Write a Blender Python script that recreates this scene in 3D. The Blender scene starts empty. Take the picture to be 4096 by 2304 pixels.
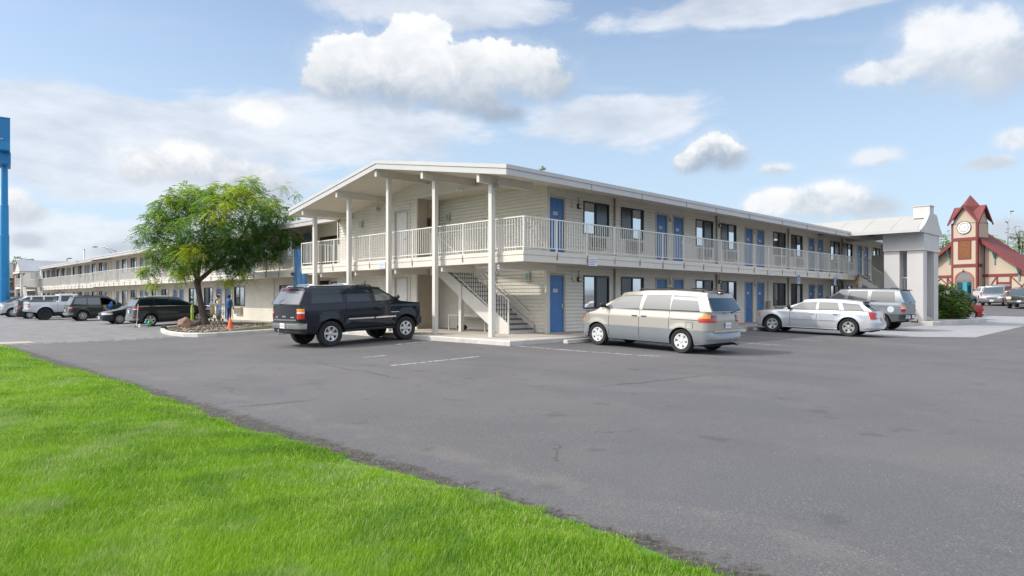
import bpy, bmesh, math, random
import numpy as np
from mathutils import Vector, Matrix, Euler
random.seed(7); rng = np.random.default_rng(11)
sc = bpy.context.scene
COL = sc.collection
R = math.radians
cos, sin, pi = math.cos, math.sin, math.pi
# world axes: x runs along the right wing (receding right), y along the gable front and left wing (receding left)
CAMZ = 1.6
UX, UD = .7126, .7016
def smooth(a, b, x):
    t = min(1, max(0, (x-a)/(b-a))); return t*t*(3-2*t)
def kerb_u(v): return 13.6 + 1.8*smooth(29, 32, v)
def ground(u, v):
    a = kerb_u(v)-u; b = 13.9-v
    s = 0 if max(a, b) <= 0 else (math.hypot(a, b) if a > 0 and b > 0 else max(a, b))
    k = smooth(24, 38, v)
    z = (.25-.05*k)*math.exp(-s/(5-2.4*k))
    if u > 48:
        z += .0245*(math.sqrt((u-54)**2+9)+(u-54))/2*1.0 if u < 140 else .0245*86*1.0
    return z
# ------------------------------------------------------------------ mesh builder
class MB:
    def __init__(s): s.v=[]; s.f=[]; s.m=[]; s.cm=0; s.M=None
    def mat(s, i): s.cm=i; return s
    def vert(s, p):
        if s.M is not None: p = s.M @ Vector(p)
        s.v.append((p[0],p[1],p[2])); return len(s.v)-1
    def face(s, *idx): s.f.append(tuple(idx)); s.m.append(s.cm)
    def quad(s, a, b, c, d): s.face(*[s.vert(p) for p in (a,b,c,d)])
    def poly(s, pts): s.face(*[s.vert(p) for p in pts])
    def box(s, x0, x1, y0, y1, z0, z1):
        i=[s.vert((x,y,z)) for z in (z0,z1) for y in (y0,y1) for x in (x0,x1)]
        for q in ((0,2,3,1),(4,5,7,6),(0,1,5,4),(2,6,7,3),(0,4,6,2),(1,3,7,5)): s.face(*[i[k] for k in q])
        return s
    def prism(s, pts, axis, a, b):
        # pts 2-D polygon; axis 0: (y,z) extruded in x ; 1: (x,z) in y ; 2: (x,y) in z
        def P(p, t): return (t,p[0],p[1]) if axis==0 else ((p[0],t,p[1]) if axis==1 else (p[0],p[1],t))
        A=[s.vert(P(p,a)) for p in pts]; B=[s.vert(P(p,b)) for p in pts]; n=len(pts)
        s.face(*A[::-1]); s.face(*B)
        for i in range(n): j=(i+1)%n; s.face(A[i],A[j],B[j],B[i])
        return s
    def tube(s, path, r, n=8, caps=True):
        path=[Vector(p) for p in path]; rr=r if isinstance(r,(list,tuple)) else [r]*len(path); rings=[]
        prev=None
        for i,p in enumerate(path):
            d=(path[min(i+1,len(path)-1)]-path[max(i-1,0)]).normalized()
            if prev is None:
                up=Vector((0,0,1)) if abs(d.z)<.9 else Vector((1,0,0))
                a=d.cross(up).normalized()
            else: a=(prev-d*prev.dot(d)).normalized()
            prev=a; b=d.cross(a)
            rings.append([s.vert(p+(a*cos(2*pi*k/n)+b*sin(2*pi*k/n))*rr[i]) for k in range(n)])
        for A,B in zip(rings,rings[1:]):
            for k in range(n): l=(k+1)%n; s.face(A[k],A[l],B[l],B[k])
        if caps: s.face(*rings[0][::-1]); s.face(*rings[-1])
        return s
    def bar(s, p, q, w, h):
        # rectangular bar from p to q, width w horizontally, height h vertically-ish
        p=Vector(p); q=Vector(q); d=(q-p).normalized()
        up=Vector((0,0,1)) if abs(d.z)<.95 else Vector((1,0,0))
        a=d.cross(up).normalized()*w/2; b=a.cross(d).normalized()*h/2
        i=[s.vert(c) for t in (p,q) for c in (t-a-b,t+a-b,t+a+b,t-a+b)]
        for f in ((0,3,2,1),(4,5,6,7),(0,1,5,4),(1,2,6,5),(2,3,7,6),(3,0,4,7)): s.face(*[i[k] for k in f])
        return s
    def lathe(s, prof, n=20, axis=2, c=(0,0,0), close=False):
        # prof: (r, h) pairs; revolve round axis through c
        rings=[]
        for r,h in prof:
            ring=[]
            for k in range(n):
                a=2*pi*k/n; x,y=r*cos(a),r*sin(a)
                p=(x,y,h) if axis==2 else ((x,h,y) if axis==1 else (h,x,y))
                ring.append(s.vert((p[0]+c[0],p[1]+c[1],p[2]+c[2])))
            rings.append(ring)
        for A,B in zip(rings,rings[1:]):
            for k in range(n): l=(k+1)%n; s.face(A[k],A[l],B[l],B[k])
        if close: s.face(*rings[0][::-1]); s.face(*rings[-1])
        return s
    def grid(s, P, closed=False):
        # P[i][j] points
        I=[[s.vert(p) for p in row] for row in P]
        for a,b in zip(I,I[1:]):
            for j in range(len(a)-1): s.face(a[j],a[j+1],b[j+1],b[j])
        return s
    def blob(s, c, r, n=10, k=7, jit=.0, rnd=random):
        rows=[]
        for i in range(k+1):
            t=pi*i/k; rows.append([])
            for j in range(n):
                a=2*pi*j/n; f=1+rnd.uniform(-jit,jit)
                rows[-1].append(s.vert((c[0]+r[0]*sin(t)*cos(a)*f, c[1]+r[1]*sin(t)*sin(a)*f, c[2]+r[2]*cos(t)*f)))
        for A,B in zip(rows,rows[1:]):
            for j in range(n): l=(j+1)%n; s.face(A[j],B[j],B[l],A[l])
        return s
    def build(s, name, mats, parent=None, sm=False, bevel=0, loc=None, weld=False):
        me=bpy.data.meshes.new(name); me.from_pydata(s.v,[],s.f); 
        if not isinstance(mats,(list,tuple)): mats=[mats]
        for m in mats: me.materials.append(m)
        if len(mats)>1: me.polygons.foreach_set('material_index', s.m)
        bm=bmesh.new(); bm.from_mesh(me)
        if weld: bmesh.ops.remove_doubles(bm, verts=bm.verts, dist=1e-4)
        bmesh.ops.recalc_face_normals(bm, faces=bm.faces)
        bm.to_mesh(me); bm.free()
        if sm:
            me.polygons.foreach_set('use_smooth',[True]*len(me.polygons))
            if sm is not True: me.set_sharp_from_angle(angle=R(sm))
        me.update()
        o=bpy.data.objects.new(name, me); COL.objects.link(o)
        if parent: o.parent=parent
        if loc: o.location=loc
        if bevel:
            b=o.modifiers.new('bevel','BEVEL'); b.width=bevel; b.segments=2; b.limit_method='ANGLE'
        return o
def tag(o, label=None, cat=None, group=None, kind=None):
    if label: o['label']=label
    if cat: o['category']=cat
    if group: o['group']=group
    if kind: o['kind']=kind
    return o
def thing(name, label, cat, loc=(0,0,0), rz=0, group=None, rot=None):
    o=bpy.data.objects.new(name,None); COL.objects.link(o); o.location=loc
    o.rotation_euler=rot if rot else (0,0,rz); o.empty_display_size=.3
    return tag(o,label,cat,group)
def children(o): return [c for c in bpy.data.objects if c.parent==o]
KIDS={}
def copy_tree(o, parent=None):
    c=o.copy(); COL.objects.link(c)
    if parent: c.parent=parent
    for ch in list(o.children): copy_tree(ch, c)
    return c
def struct(o, label=None): o['kind']='structure'; 
def text_mesh(txt, size, mat, name, parent, loc, rot, ext=.004, align='CENTER', sx=1):
    cu=bpy.data.curves.new(name,'FONT'); cu.body=txt; cu.size=size; cu.extrude=ext; cu.align_x=align; cu.align_y='CENTER'
    o=bpy.data.objects.new(name,cu); COL.objects.link(o)
    dg=bpy.context.evaluated_depsgraph_get(); dg.update()
    me=bpy.data.meshes.new_from_object(o.evaluated_get(dg)); bpy.data.objects.remove(o); bpy.data.curves.remove(cu)
    me.materials.clear(); me.materials.append(mat)
    q=bpy.data.objects.new(name,me); COL.objects.link(q); q.location=loc; q.rotation_euler=rot; q.scale=(sx,1,1)
    if parent: q.parent=parent
    return q
def text_into(mb, txt, size, fn, ext=0):
    # adds lettering to MB mb; fn maps (x,y) of the text plane (centred) to a 3-D point
    cu=bpy.data.curves.new('t','FONT'); cu.body=txt; cu.size=size; cu.align_x='CENTER'; cu.align_y='CENTER'; cu.resolution_u=2
    o=bpy.data.objects.new('t',cu); COL.objects.link(o)
    dg=bpy.context.evaluated_depsgraph_get(); dg.update()
    me=bpy.data.meshes.new_from_object(o.evaluated_get(dg)); bpy.data.objects.remove(o); bpy.data.curves.remove(cu)
    base=len(mb.v)
    for v in me.vertices: mb.vert(fn(v.co.x,v.co.y))
    for p in me.polygons: mb.face(*[base+i for i in p.vertices])
    bpy.data.meshes.remove(me)
# ------------------------------------------------------------------ materials
class NT:
    def __init__(s, tree): s.t=tree; s.n=tree.nodes; s.l=tree.links
    def node(s, typ, **kw):
        n=s.n.new(typ)
        for k,v in kw.items(): setattr(n,k,v)
        return n
    def link(s,a,b): s.l.new(a,b)
    def inp(s,n,i,v):
        if hasattr(v,'links') or isinstance(v,bpy.types.NodeSocket): s.l.new(v,n.inputs[i])
        else: n.inputs[i].default_value=v
    def math(s,op,a,b=0,c=0,clamp=False):
        n=s.node('ShaderNodeMath',operation=op,use_clamp=clamp)
        s.inp(n,0,a); s.inp(n,1,b); s.inp(n,2,c); return n.outputs[0]
    def vmath(s,op,a,b=(0,0,0)):
        n=s.node('ShaderNodeVectorMath',operation=op); s.inp(n,0,a)
        if op=='SCALE': s.inp(n,3,b)
        else: s.inp(n,1,b)
        return n.outputs[1] if op in ('LENGTH','DOT_PRODUCT','DISTANCE') else n.outputs[0]
    def mix(s,f,a,b,mode='MIX'):
        n=s.node('ShaderNodeMix',data_type='RGBA',blend_type=mode); s.inp(n,0,f); s.inp(n,6,c4(a)); s.inp(n,7,c4(b)); return n.outputs[2]
    def noise(s,vec,scale,detail=4,rough=.5,dist=0,col=False):
        n=s.node('ShaderNodeTexNoise'); n.inputs['Scale'].default_value=scale; n.inputs['Detail'].default_value=detail
        n.inputs['Roughness'].default_value=rough; n.inputs['Distortion'].default_value=dist
        if vec is not None: s.l.new(vec,n.inputs['Vector'])
        return n.outputs['Color' if col else 'Fac']
    def ramp(s,f,pts):
        n=s.node('ShaderNodeValToRGB'); cr=n.color_ramp
        while len(cr.elements)>1: cr.elements.remove(cr.elements[-1])
        for i,(p,c) in enumerate(pts):
            e=cr.elements[0] if i==0 else cr.elements.new(p)
            e.position=p; e.color=c4(c)
        s.inp(n,0,f); return n.outputs[0]
    def sstep(s,x,a,b,o0=0,o1=1):
        n=s.node('ShaderNodeMapRange',interpolation_type='SMOOTHSTEP'); s.inp(n,0,x)
        n.inputs[1].default_value=a; n.inputs[2].default_value=b; n.inputs[3].default_value=o0; n.inputs[4].default_value=o1
        return n.outputs[0]
    def mapping(s,vec,scale=(1,1,1),loc=(0,0,0),rot=(0,0,0)):
        n=s.node('ShaderNodeMapping'); s.l.new(vec,n.inputs[0]); n.inputs[1].default_value=loc; n.inputs[2].default_value=rot; n.inputs[3].default_value=scale
        return n.outputs[0]
def c4(c):
    if isinstance(c,bpy.types.NodeSocket): return c
    if isinstance(c,(int,float)): return (c,c,c,1)
    return (*c,1) if len(c)==3 else c
MATS={}
def newmat(name):
    m=bpy.data.materials.new(name); m.use_nodes=True; t=NT(m.node_tree)
    b=t.n['Principled BSDF']; out=t.n['Material Output']
    return m,t,b,out
def mat(name, col, rough=.6, var=.0, vscale=3., metal=0, bump=0, bscale=60, spec=.5, coat=0, dirt=None, col2=None):
    """plain surface with weathering noise"""
    if name in MATS: return MATS[name]
    m,t,b,out=newmat(name)
    b.inputs['Roughness'].default_value=rough; b.inputs['Metallic'].default_value=metal; b.inputs['Specular IOR Level'].default_value=spec
    if coat: b.inputs['Coat Weight'].default_value=coat; b.inputs['Coat Roughness'].default_value=.04
    tc=t.node('ShaderNodeTexCoord').outputs['Object']
    c=c4(col)
    if var or col2:
        f=t.noise(tc,vscale,5,.6)
        dk=tuple(x*(1-var) for x in col); lt=tuple(min(1,x*(1+var*.6)) for x in col)
        c=t.ramp(f,[(.3,dk if not col2 else col2),(.7,lt if not col2 else col)])
    if dirt:
        f2=t.noise(t.mapping(tc,(1,1,.25)),dirt[0],6,.7)
        c=t.mix(t.sstep(f2,dirt[1],dirt[1]+.2,0,dirt[2]),c,dirt[3])
    t.inp(b,'Base Color',c)
    if bump:
        n=t.node('ShaderNodeBump'); n.inputs['Strength'].default_value=bump; n.inputs['Distance'].default_value=.02
        t.l.new(t.noise(tc,bscale,4,.6),n.inputs['Height']); t.l.new(n.outputs[0],b.inputs['Normal'])
    MATS[name]=m; return m
def glass(name, tint, rough=.03, refl=.35, trans=.0, fres=1.25):
    """window glass: clear part shows what is behind, outer face mirrors the sky"""
    if name in MATS: return MATS[name]
    m,t,b,out=newmat(name); t.n.remove(b)
    tr=t.node('ShaderNodeBsdfTransparent'); tr.inputs[0].default_value=c4(tint)
    df=t.node('ShaderNodeBsdfDiffuse'); df.inputs[0].default_value=c4(tuple(x*.35 for x in tint))
    gl=t.node('ShaderNodeBsdfGlossy'); gl.inputs['Roughness'].default_value=rough; gl.inputs[0].default_value=(.95,.97,1,1)
    tc=t.node('ShaderNodeTexCoord').outputs['Object']
    bu=t.node('ShaderNodeBump'); bu.inputs['Strength'].default_value=.04; bu.inputs['Distance'].default_value=.05
    t.l.new(t.noise(tc,1.3,2),bu.inputs['Height']); t.l.new(bu.outputs[0],gl.inputs['Normal'])
    lw=t.node('ShaderNodeFresnel'); lw.inputs[0].default_value=fres
    f=t.math('ADD',t.math('MULTIPLY',lw.outputs[0],.8),refl,clamp=True)
    m1=t.node('ShaderNodeMixShader'); m1.inputs[0].default_value=trans; t.l.new(df.outputs[0],m1.inputs[1]); t.l.new(tr.outputs[0],m1.inputs[2])
    m2=t.node('ShaderNodeMixShader'); t.l.new(f,m2.inputs[0]); t.l.new(m1.outputs[0],m2.inputs[1]); t.l.new(gl.outputs[0],m2.inputs[2])
    t.l.new(m2.outputs[0],out.inputs[0]); MATS[name]=m; return m
def paint(name, col, metal=.0, rough=.28, flake=.04):
    """car paint: base coat under clear coat, faint road dust low down and mottling"""
    if name in MATS: return MATS[name]
    m,t,b,out=newmat(name)
    tc=t.node('ShaderNodeTexCoord').outputs['Object']
    f=t.noise(tc,2.2,5,.65)
    c=t.mix(t.sstep(f,.35,.75,0,.07),col,tuple(min(1,x*.85+.02) for x in col))
    t.inp(b,'Base Color',c); b.inputs['Metallic'].default_value=metal
    t.inp(b,'Roughness',t.math('ADD',t.math('MULTIPLY',f,.08),rough-.02))
    b.inputs['Coat Weight'].default_value=.75; b.inputs['Specular IOR Level'].default_value=.12; t.inp(b,'Coat Roughness',t.math('MULTIPLY',t.noise(tc,1.5,3,.6),.05))
    MATS[name]=m; return m
# ------------------------------------------------------------------ render, camera, sun, sky
sc.view_settings.view_transform='Standard'; sc.view_settings.look='None'; sc.view_settings.exposure=.58; sc.view_settings.gamma=1
sc.cycles.max_bounces=6; sc.cycles.diffuse_bounces=3; sc.cycles.glossy_bounces=3; sc.cycles.transparent_max_bounces=10; sc.cycles.transmission_bounces=3
sc.cycles.use_denoising=True; sc.cycles.sample_clamp_indirect=6
cam=bpy.data.cameras.new('camera'); co=bpy.data.objects.new('camera',cam); COL.objects.link(co); sc.camera=co
co.location=(0,0,CAMZ); co.rotation_euler=(R(90),0,-math.atan2(UD,UX)); cam.sensor_width=36; cam.lens=36*2680/4096; cam.shift_y=45/4096
cam.clip_start=.05; cam.clip_end=4000
EL=R(41); AZX,AZY=-.80,.60      # direction towards the sun (horizontal part)
sv=Vector((AZX*cos(EL),AZY*cos(EL),sin(EL)))
sl=bpy.data.lights.new('sun','SUN'); sl.energy=2.15; sl.angle=R(1.2); sl.color=(1,.95,.86)
so=bpy.data.objects.new('sun',sl); COL.objects.link(so); so.rotation_euler=(-sv).to_track_quat('-Z','Y').to_euler(); so.location=(-20,20,40)
W=bpy.data.worlds.new('World'); sc.world=W; W.use_nodes=True
def build_sky():
    t=NT(W.node_tree); bg=t.n['Background']
    sky=t.node('ShaderNodeTexSky',sky_type='NISHITA'); sky.sun_disc=False; sky.sun_elevation=EL
    sky.sun_rotation=math.atan2(AZX,AZY); sky.air_density=1.0; sky.dust_density=1.2; sky.ozone_density=1.6
    base=t.mix(1,sky.outputs[0],(.118,.118,.120),'MULTIPLY')
    d=t.vmath('NORMALIZE',t.node('ShaderNodeTexCoord').outputs['Generated'])
    X=t.vmath('DOT_PRODUCT',d,(UX,-UD,0)); Y=t.vmath('DOT_PRODUCT',d,(UD,UX,0))
    sep=t.node('ShaderNodeSeparateXYZ'); t.l.new(d,sep.inputs[0]); Z=sep.outputs[2]
    hz=t.math('SQRT',t.math('ADD',t.math('MULTIPLY',X,X),t.math('MULTIPLY',Y,Y)))
    az=t.math('ARCTAN2',X,Y); te=t.math('DIVIDE',Z,t.math('MAXIMUM',hz,.02))
    cmb=t.node('ShaderNodeCombineXYZ'); t.l.new(az,cmb.inputs[0]); t.l.new(te,cmb.inputs[1]); P=cmb.outputs[0]
    up=t.sstep(Z,0,.02)
    # thin veil: bluish white haze thickening to the horizon
    veil=t.sstep(te,.60,.0,.10,.80)
    c=t.mix(veil,base,(.43,.545,.665))
    # high streaky layer on a plane overhead
    pl=t.node('ShaderNodeCombineXYZ'); zz=t.math('MAXIMUM',Z,.03); t.l.new(t.math('DIVIDE',X,zz),pl.inputs[0]); t.l.new(t.math('DIVIDE',Y,zz),pl.inputs[1])
    plr=t.mapping(pl.outputs[0],(1.0,1.9,1),(3.1,1.2,0),(0,0,.5))
    f=t.noise(plr,1.5,9,.62,.5); f2=t.noise(pl.outputs[0],.45,3,.5)
    st=t.sstep(t.math('ADD',f,t.math('MULTIPLY',t.math('SUBTRACT',f2,.5),.9)),.53,.80)
    def ell(a,e,ra,re):
        v=t.vmath('SUBTRACT',P,(a,e,0)); return t.vmath('LENGTH',t.vmath('MULTIPLY',v,(1/ra,1/re,0)))
    def px(x,y):   # a bearing and height in the sky
        A=math.atan((x-1288)/1685.5); return A,(752.8-y)/1685.5*cos(A)
    band=None
    for (x,y,rx,ry) in ((300,320,900,135),(820,320,520,120),(420,440,560,120),(1100,20,420,75),(1900,20,560,65),(1550,300,330,90),(160,600,420,90),(620,560,330,90)):
        a,e=px(x,y); k=1685.5; b=t.sstep(ell(a,e,rx/k*cos(a),ry/k*cos(a)),1.15,.25)
        band=b if band is None else t.math('MAXIMUM',band,b)
    sheet=t.sstep(t.math('ADD',t.noise(t.mapping(P,(1,2.2,1)),7,8,.6,.4),t.math('MULTIPLY',band,.50)),.62,.88)
    streak=t.math('MAXIMUM',t.math('MULTIPLY',t.math('MULTIPLY',st,.66),t.math('ADD',t.math('MULTIPLY',band,.8),.16)),t.math('MULTIPLY',sheet,.80))
    shcol=t.ramp(t.noise(t.mapping(P,(1,2.6,1)),5.5,6,.6),[(.36,(.42,.46,.53)),(.6,(.60,.625,.665))])
    c=t.mix(t.math('MULTIPLY',streak,up),c,shcol)
    # cumulus: lobes with noisy edges, lit on the crown, grey underneath
    fb=t.noise(P,19,10,.60,.35); fb2=t.noise(P,55,6,.65,.2)
    def bank(lobes,y0,y1,edge=.22,soft=.11,amp=1.0,dark=(.27,.325,.40),lit=(.67,.68,.69)):
        dm=None
        for (x,y,rx,ry) in lobes:
            a,e=px(x,y); k=1685.5
            dd=t.math('SUBTRACT',1,ell(a,e,rx/k*cos(a),ry/k*cos(a)))
            dm=dd if dm is None else t.math('SMOOTH_MAX',dm,dd,.18)
        n=t.math('ADD',t.math('MULTIPLY',t.math('SUBTRACT',fb,.5),amp),t.math('MULTIPLY',t.math('SUBTRACT',fb2,.5),amp*.32))
        dn=t.math('ADD',dm,n)
        xs=sum(l[0] for l in lobes)/len(lobes); A0,E0=px(xs,y0); A1,E1=px(xs,y1)
        hgt=t.math('ADD',te,t.math('MULTIPLY',t.math('SUBTRACT',fb,.5),.13))
        hgt=t.math('ADD',hgt,t.math('MULTIPLY',t.math('SUBTRACT',az,A0),-.05))
        sh=t.sstep(hgt,E0,E1); den=t.mix(t.sstep(sh,.1,.7),t.math('MULTIPLY',t.sstep(dn,edge-.30,edge+.42),.96),t.sstep(dn,edge-soft*.5,edge+soft)); den=t.math('MAXIMUM',den,t.math('MULTIPLY',t.sstep(dn,edge-.40,edge+.2),.30))
        col=t.mix(sh,dark,lit)
        col=t.mix(t.sstep(t.noise(t.mapping(P,(1,1.5,1),(.3,.1,0)),13,6,.55),.42,.66,0,.38),col,t.mix(.5,dark,lit))
        return den,col
    banks=[bank([(985,185,215,120),(1050,95,115,88),(900,150,150,100),(1190,160,170,90),(1315,180,150,88),(1395,205,70,60),(850,210,110,60),(1180,245,170,62),(1260,285,80,34)],300,95),
      bank([(2420,125,210,125),(2350,80,100,95),(2530,150,170,120),(2230,178,130,42)],235,70,soft=.3,dark=(.37,.42,.49),lit=(.63,.65,.68)),
      bank([(1790,380,75,62),(1830,395,70,45),(1745,405,60,40)],432,345),
      bank([(2070,505,170,58),(1960,500,70,40),(2190,520,90,42),(1910,515,50,40)],560,465,soft=.25,dark=(.38,.43,.49)),
      bank([(470,410,190,70),(600,445,150,60),(350,430,60,45),(690,480,60,50)],505,370,soft=.3,dark=(.34,.38,.45)),
      bank([(60,535,70,40),(30,500,50,40),(70,605,50,30),(650,285,110,45),(330,635,110,30)],560,470,soft=.35,dark=(.38,.42,.48)),
      bank([(2200,395,75,30),(1950,425,60,22),(2490,410,70,24),(2560,345,60,40),(2540,590,90,50)],425,370,soft=.4,dark=(.41,.46,.52),lit=(.56,.595,.64))]
    for den,col in banks: c=t.mix(t.math('MULTIPLY',den,up),c,col)
    # added to lift the ambient: unseen bright cloud overhead and behind, sun glow
    over=t.math('MULTIPLY',t.sstep(te,.62,1.3),t.math('ADD',.45,t.math('MULTIPLY',t.noise(d,2.2,5,.6),.6)))
    c=t.mix(over,c,(1.0,1.0,1.02))
    rear=t.math('MULTIPLY',t.sstep(Y,.15,-.45),t.sstep(t.math('ADD',te,t.math('MULTIPLY',t.noise(d,3,6,.6),.5)),.25,.75))
    c=t.mix(t.math('MULTIPLY',rear,.72),c,(.95,.96,1.0))
    sd=t.vmath('DOT_PRODUCT',d,tuple(sv)); glow=t.math('POWER',t.sstep(sd,.72,1.0),2.0)
    c=t.mix(t.math('MULTIPLY',glow,.9),c,(3.2,3.0,2.7))
    low=t.mix(up,(.16,.165,.17),c)
    t.l.new(low,bg.inputs[0]); bg.inputs[1].default_value=1.0
build_sky()
# ------------------------------------------------------------------ ground
def asphalt():
    m,t,b,out=newmat('asphalt'); tc=t.node('ShaderNodeTexCoord').outputs['Object']
    big=t.noise(tc,.22,6,.6,.6); mid=t.noise(tc,1.3,6,.65); fine=t.noise(tc,55,3,.7)
    c=t.ramp(big,[(.30,(.108,.106,.114)),(.5,(.134,.130,.138)),(.72,(.162,.156,.160))])
    c=t.mix(t.sstep(mid,.48,.72,0,.45),c,(.118,.120,.132))
    # reseal patches, smoother and bluer, mostly towards the lower right
    patch=t.sstep(t.noise(t.mapping(tc,(.5,.22,1),(4,2,0)),1.0,4,.55,.8),.53,.60)
    c=t.mix(t.math('MULTIPLY',patch,.5),c,(.100,.106,.121))
    # stone showing through
    vo=t.node('ShaderNodeTexVoronoi',feature='F1'); vo.inputs['Scale'].default_value=62; t.l.new(tc,vo.inputs['Vector'])
    bright=t.math('MULTIPLY',t.sstep(vo.outputs['Color'],.62,.85),t.sstep(vo.outputs['Distance'],.5,.2))
    worn=t.sstep(t.noise(tc,.8,5,.65),.38,.68)
    c=t.mix(t.math('MULTIPLY',bright,t.math('ADD',t.math('MULTIPLY',worn,.48),.08)),c,(.52,.50,.47))
    c=t.mix(t.sstep(fine,.35,.7,.6,0),c,(.060,.059,.064))
    # cracks
    dis=t.vmath('ADD',tc,t.vmath('SCALE',t.vmath('SUBTRACT',t.noise(tc,.9,6,.65,0,True),(.5,.5,.5)),1.4))
    v2=t.node('ShaderNodeTexVoronoi',feature='DISTANCE_TO_EDGE'); v2.inputs['Scale'].default_value=.17; t.l.new(dis,v2.inputs['Vector'])
    crack=t.math('MULTIPLY',t.sstep(v2.outputs['Distance'],.0035,.0012),t.sstep(t.noise(tc,.35,3,.5),.56,.62))
    c=t.mix(t.math('MULTIPLY',crack,.6),c,(.028,.027,.028))
    # oily stains
    c=t.mix(t.sstep(t.noise(tc,1.7,3,.5,.3),.62,.74,0,.45),c,(.05,.048,.05))
    # crumbled dark strip where the lawn meets the lot
    sx=t.node('ShaderNodeSeparateXYZ'); t.l.new(tc,sx.inputs[0])
    ed=t.math('ADD',sx.outputs[0],t.math('MULTIPLY',t.math('SUBTRACT',t.noise(tc,3.4,8,.8),.5),1.1))
    c=t.mix(t.sstep(ed,3.86,3.68,0,.92),c,t.ramp(t.noise(tc,26,5,.8),[(.40,(.012,.011,.010)),(.66,(.11,.10,.088))]))
    c=t.mix(t.math('MULTIPLY',t.sstep(t.math('ABSOLUTE',t.math('SUBTRACT',ed,4.35)),.30,.1),t.sstep(mid,.45,.65,.0,.40)),c,(.165,.152,.14))
    # rough band of broken asphalt and pale gravel across the driveway
    bx=t.math('ADD',sx.outputs[1],t.math('MULTIPLY',t.math('SUBTRACT',t.noise(tc,1.6,6,.7),.5),.9))
    bd=t.math('MULTIPLY',t.sstep(t.math('ABSOLUTE',t.math('SUBTRACT',bx,28.75)),.5,.12),t.sstep(sx.outputs[0],9.4,8.6))
    c=t.mix(t.math('MULTIPLY',bd,.95),c,t.ramp(t.noise(tc,5,7,.8),[(.40,(.030,.029,.030)),(.52,(.11,.105,.10)),(.58,(.52,.49,.42))]))
    # paler, streaked lot on the far side of that band
    far=t.math('MULTIPLY',t.sstep(bx,28.6,29.4),t.sstep(sx.outputs[0],15.5,13.5))
    c=t.mix(t.math('MULTIPLY',far,.5),c,t.ramp(t.noise(t.mapping(tc,(1.6,.5,1)),.9,6,.6),[(.35,(.20,.20,.22)),(.65,(.28,.28,.295))]))
    # beyond the property: dry verge
    ds=t.vmath('LENGTH',tc); c=t.mix(t.sstep(ds,150,190),c,(.10,.12,.05))
    t.inp(b,'Base Color',c); t.inp(b,'Roughness',t.math('SUBTRACT',.86,t.math('MULTIPLY',patch,.14)))
    bu=t.node('ShaderNodeBump'); bu.inputs['Strength'].default_value=.55; bu.inputs['Distance'].default_value=.012
    h=t.math('ADD',t.math('MULTIPLY',vo.outputs['Distance'],.5),t.math('MULTIPLY',fine,.8)); t.l.new(h,bu.inputs['Height']); t.l.new(bu.outputs[0],b.inputs['Normal'])
    return m
def build_ground():
    us=[-1500,-600,-300,-150,-80,-40,-20]+list(np.arange(-10,60.1,.75))+list(np.arange(63,160,4))+[180,220,300,500,900,2200]
    vs=[-1500,-600,-300,-150,-80,-50,-30]+list(np.arange(-20,60.1,.75))+list(np.arange(63,130,3))+[140,170,220,300,500,900,2200]
    mb=MB(); mb.grid([[(u,v,ground(u,v)) for v in vs] for u in us])
    o=mb.build('ground',asphalt(),sm=True); struct(o)
build_ground()
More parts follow.
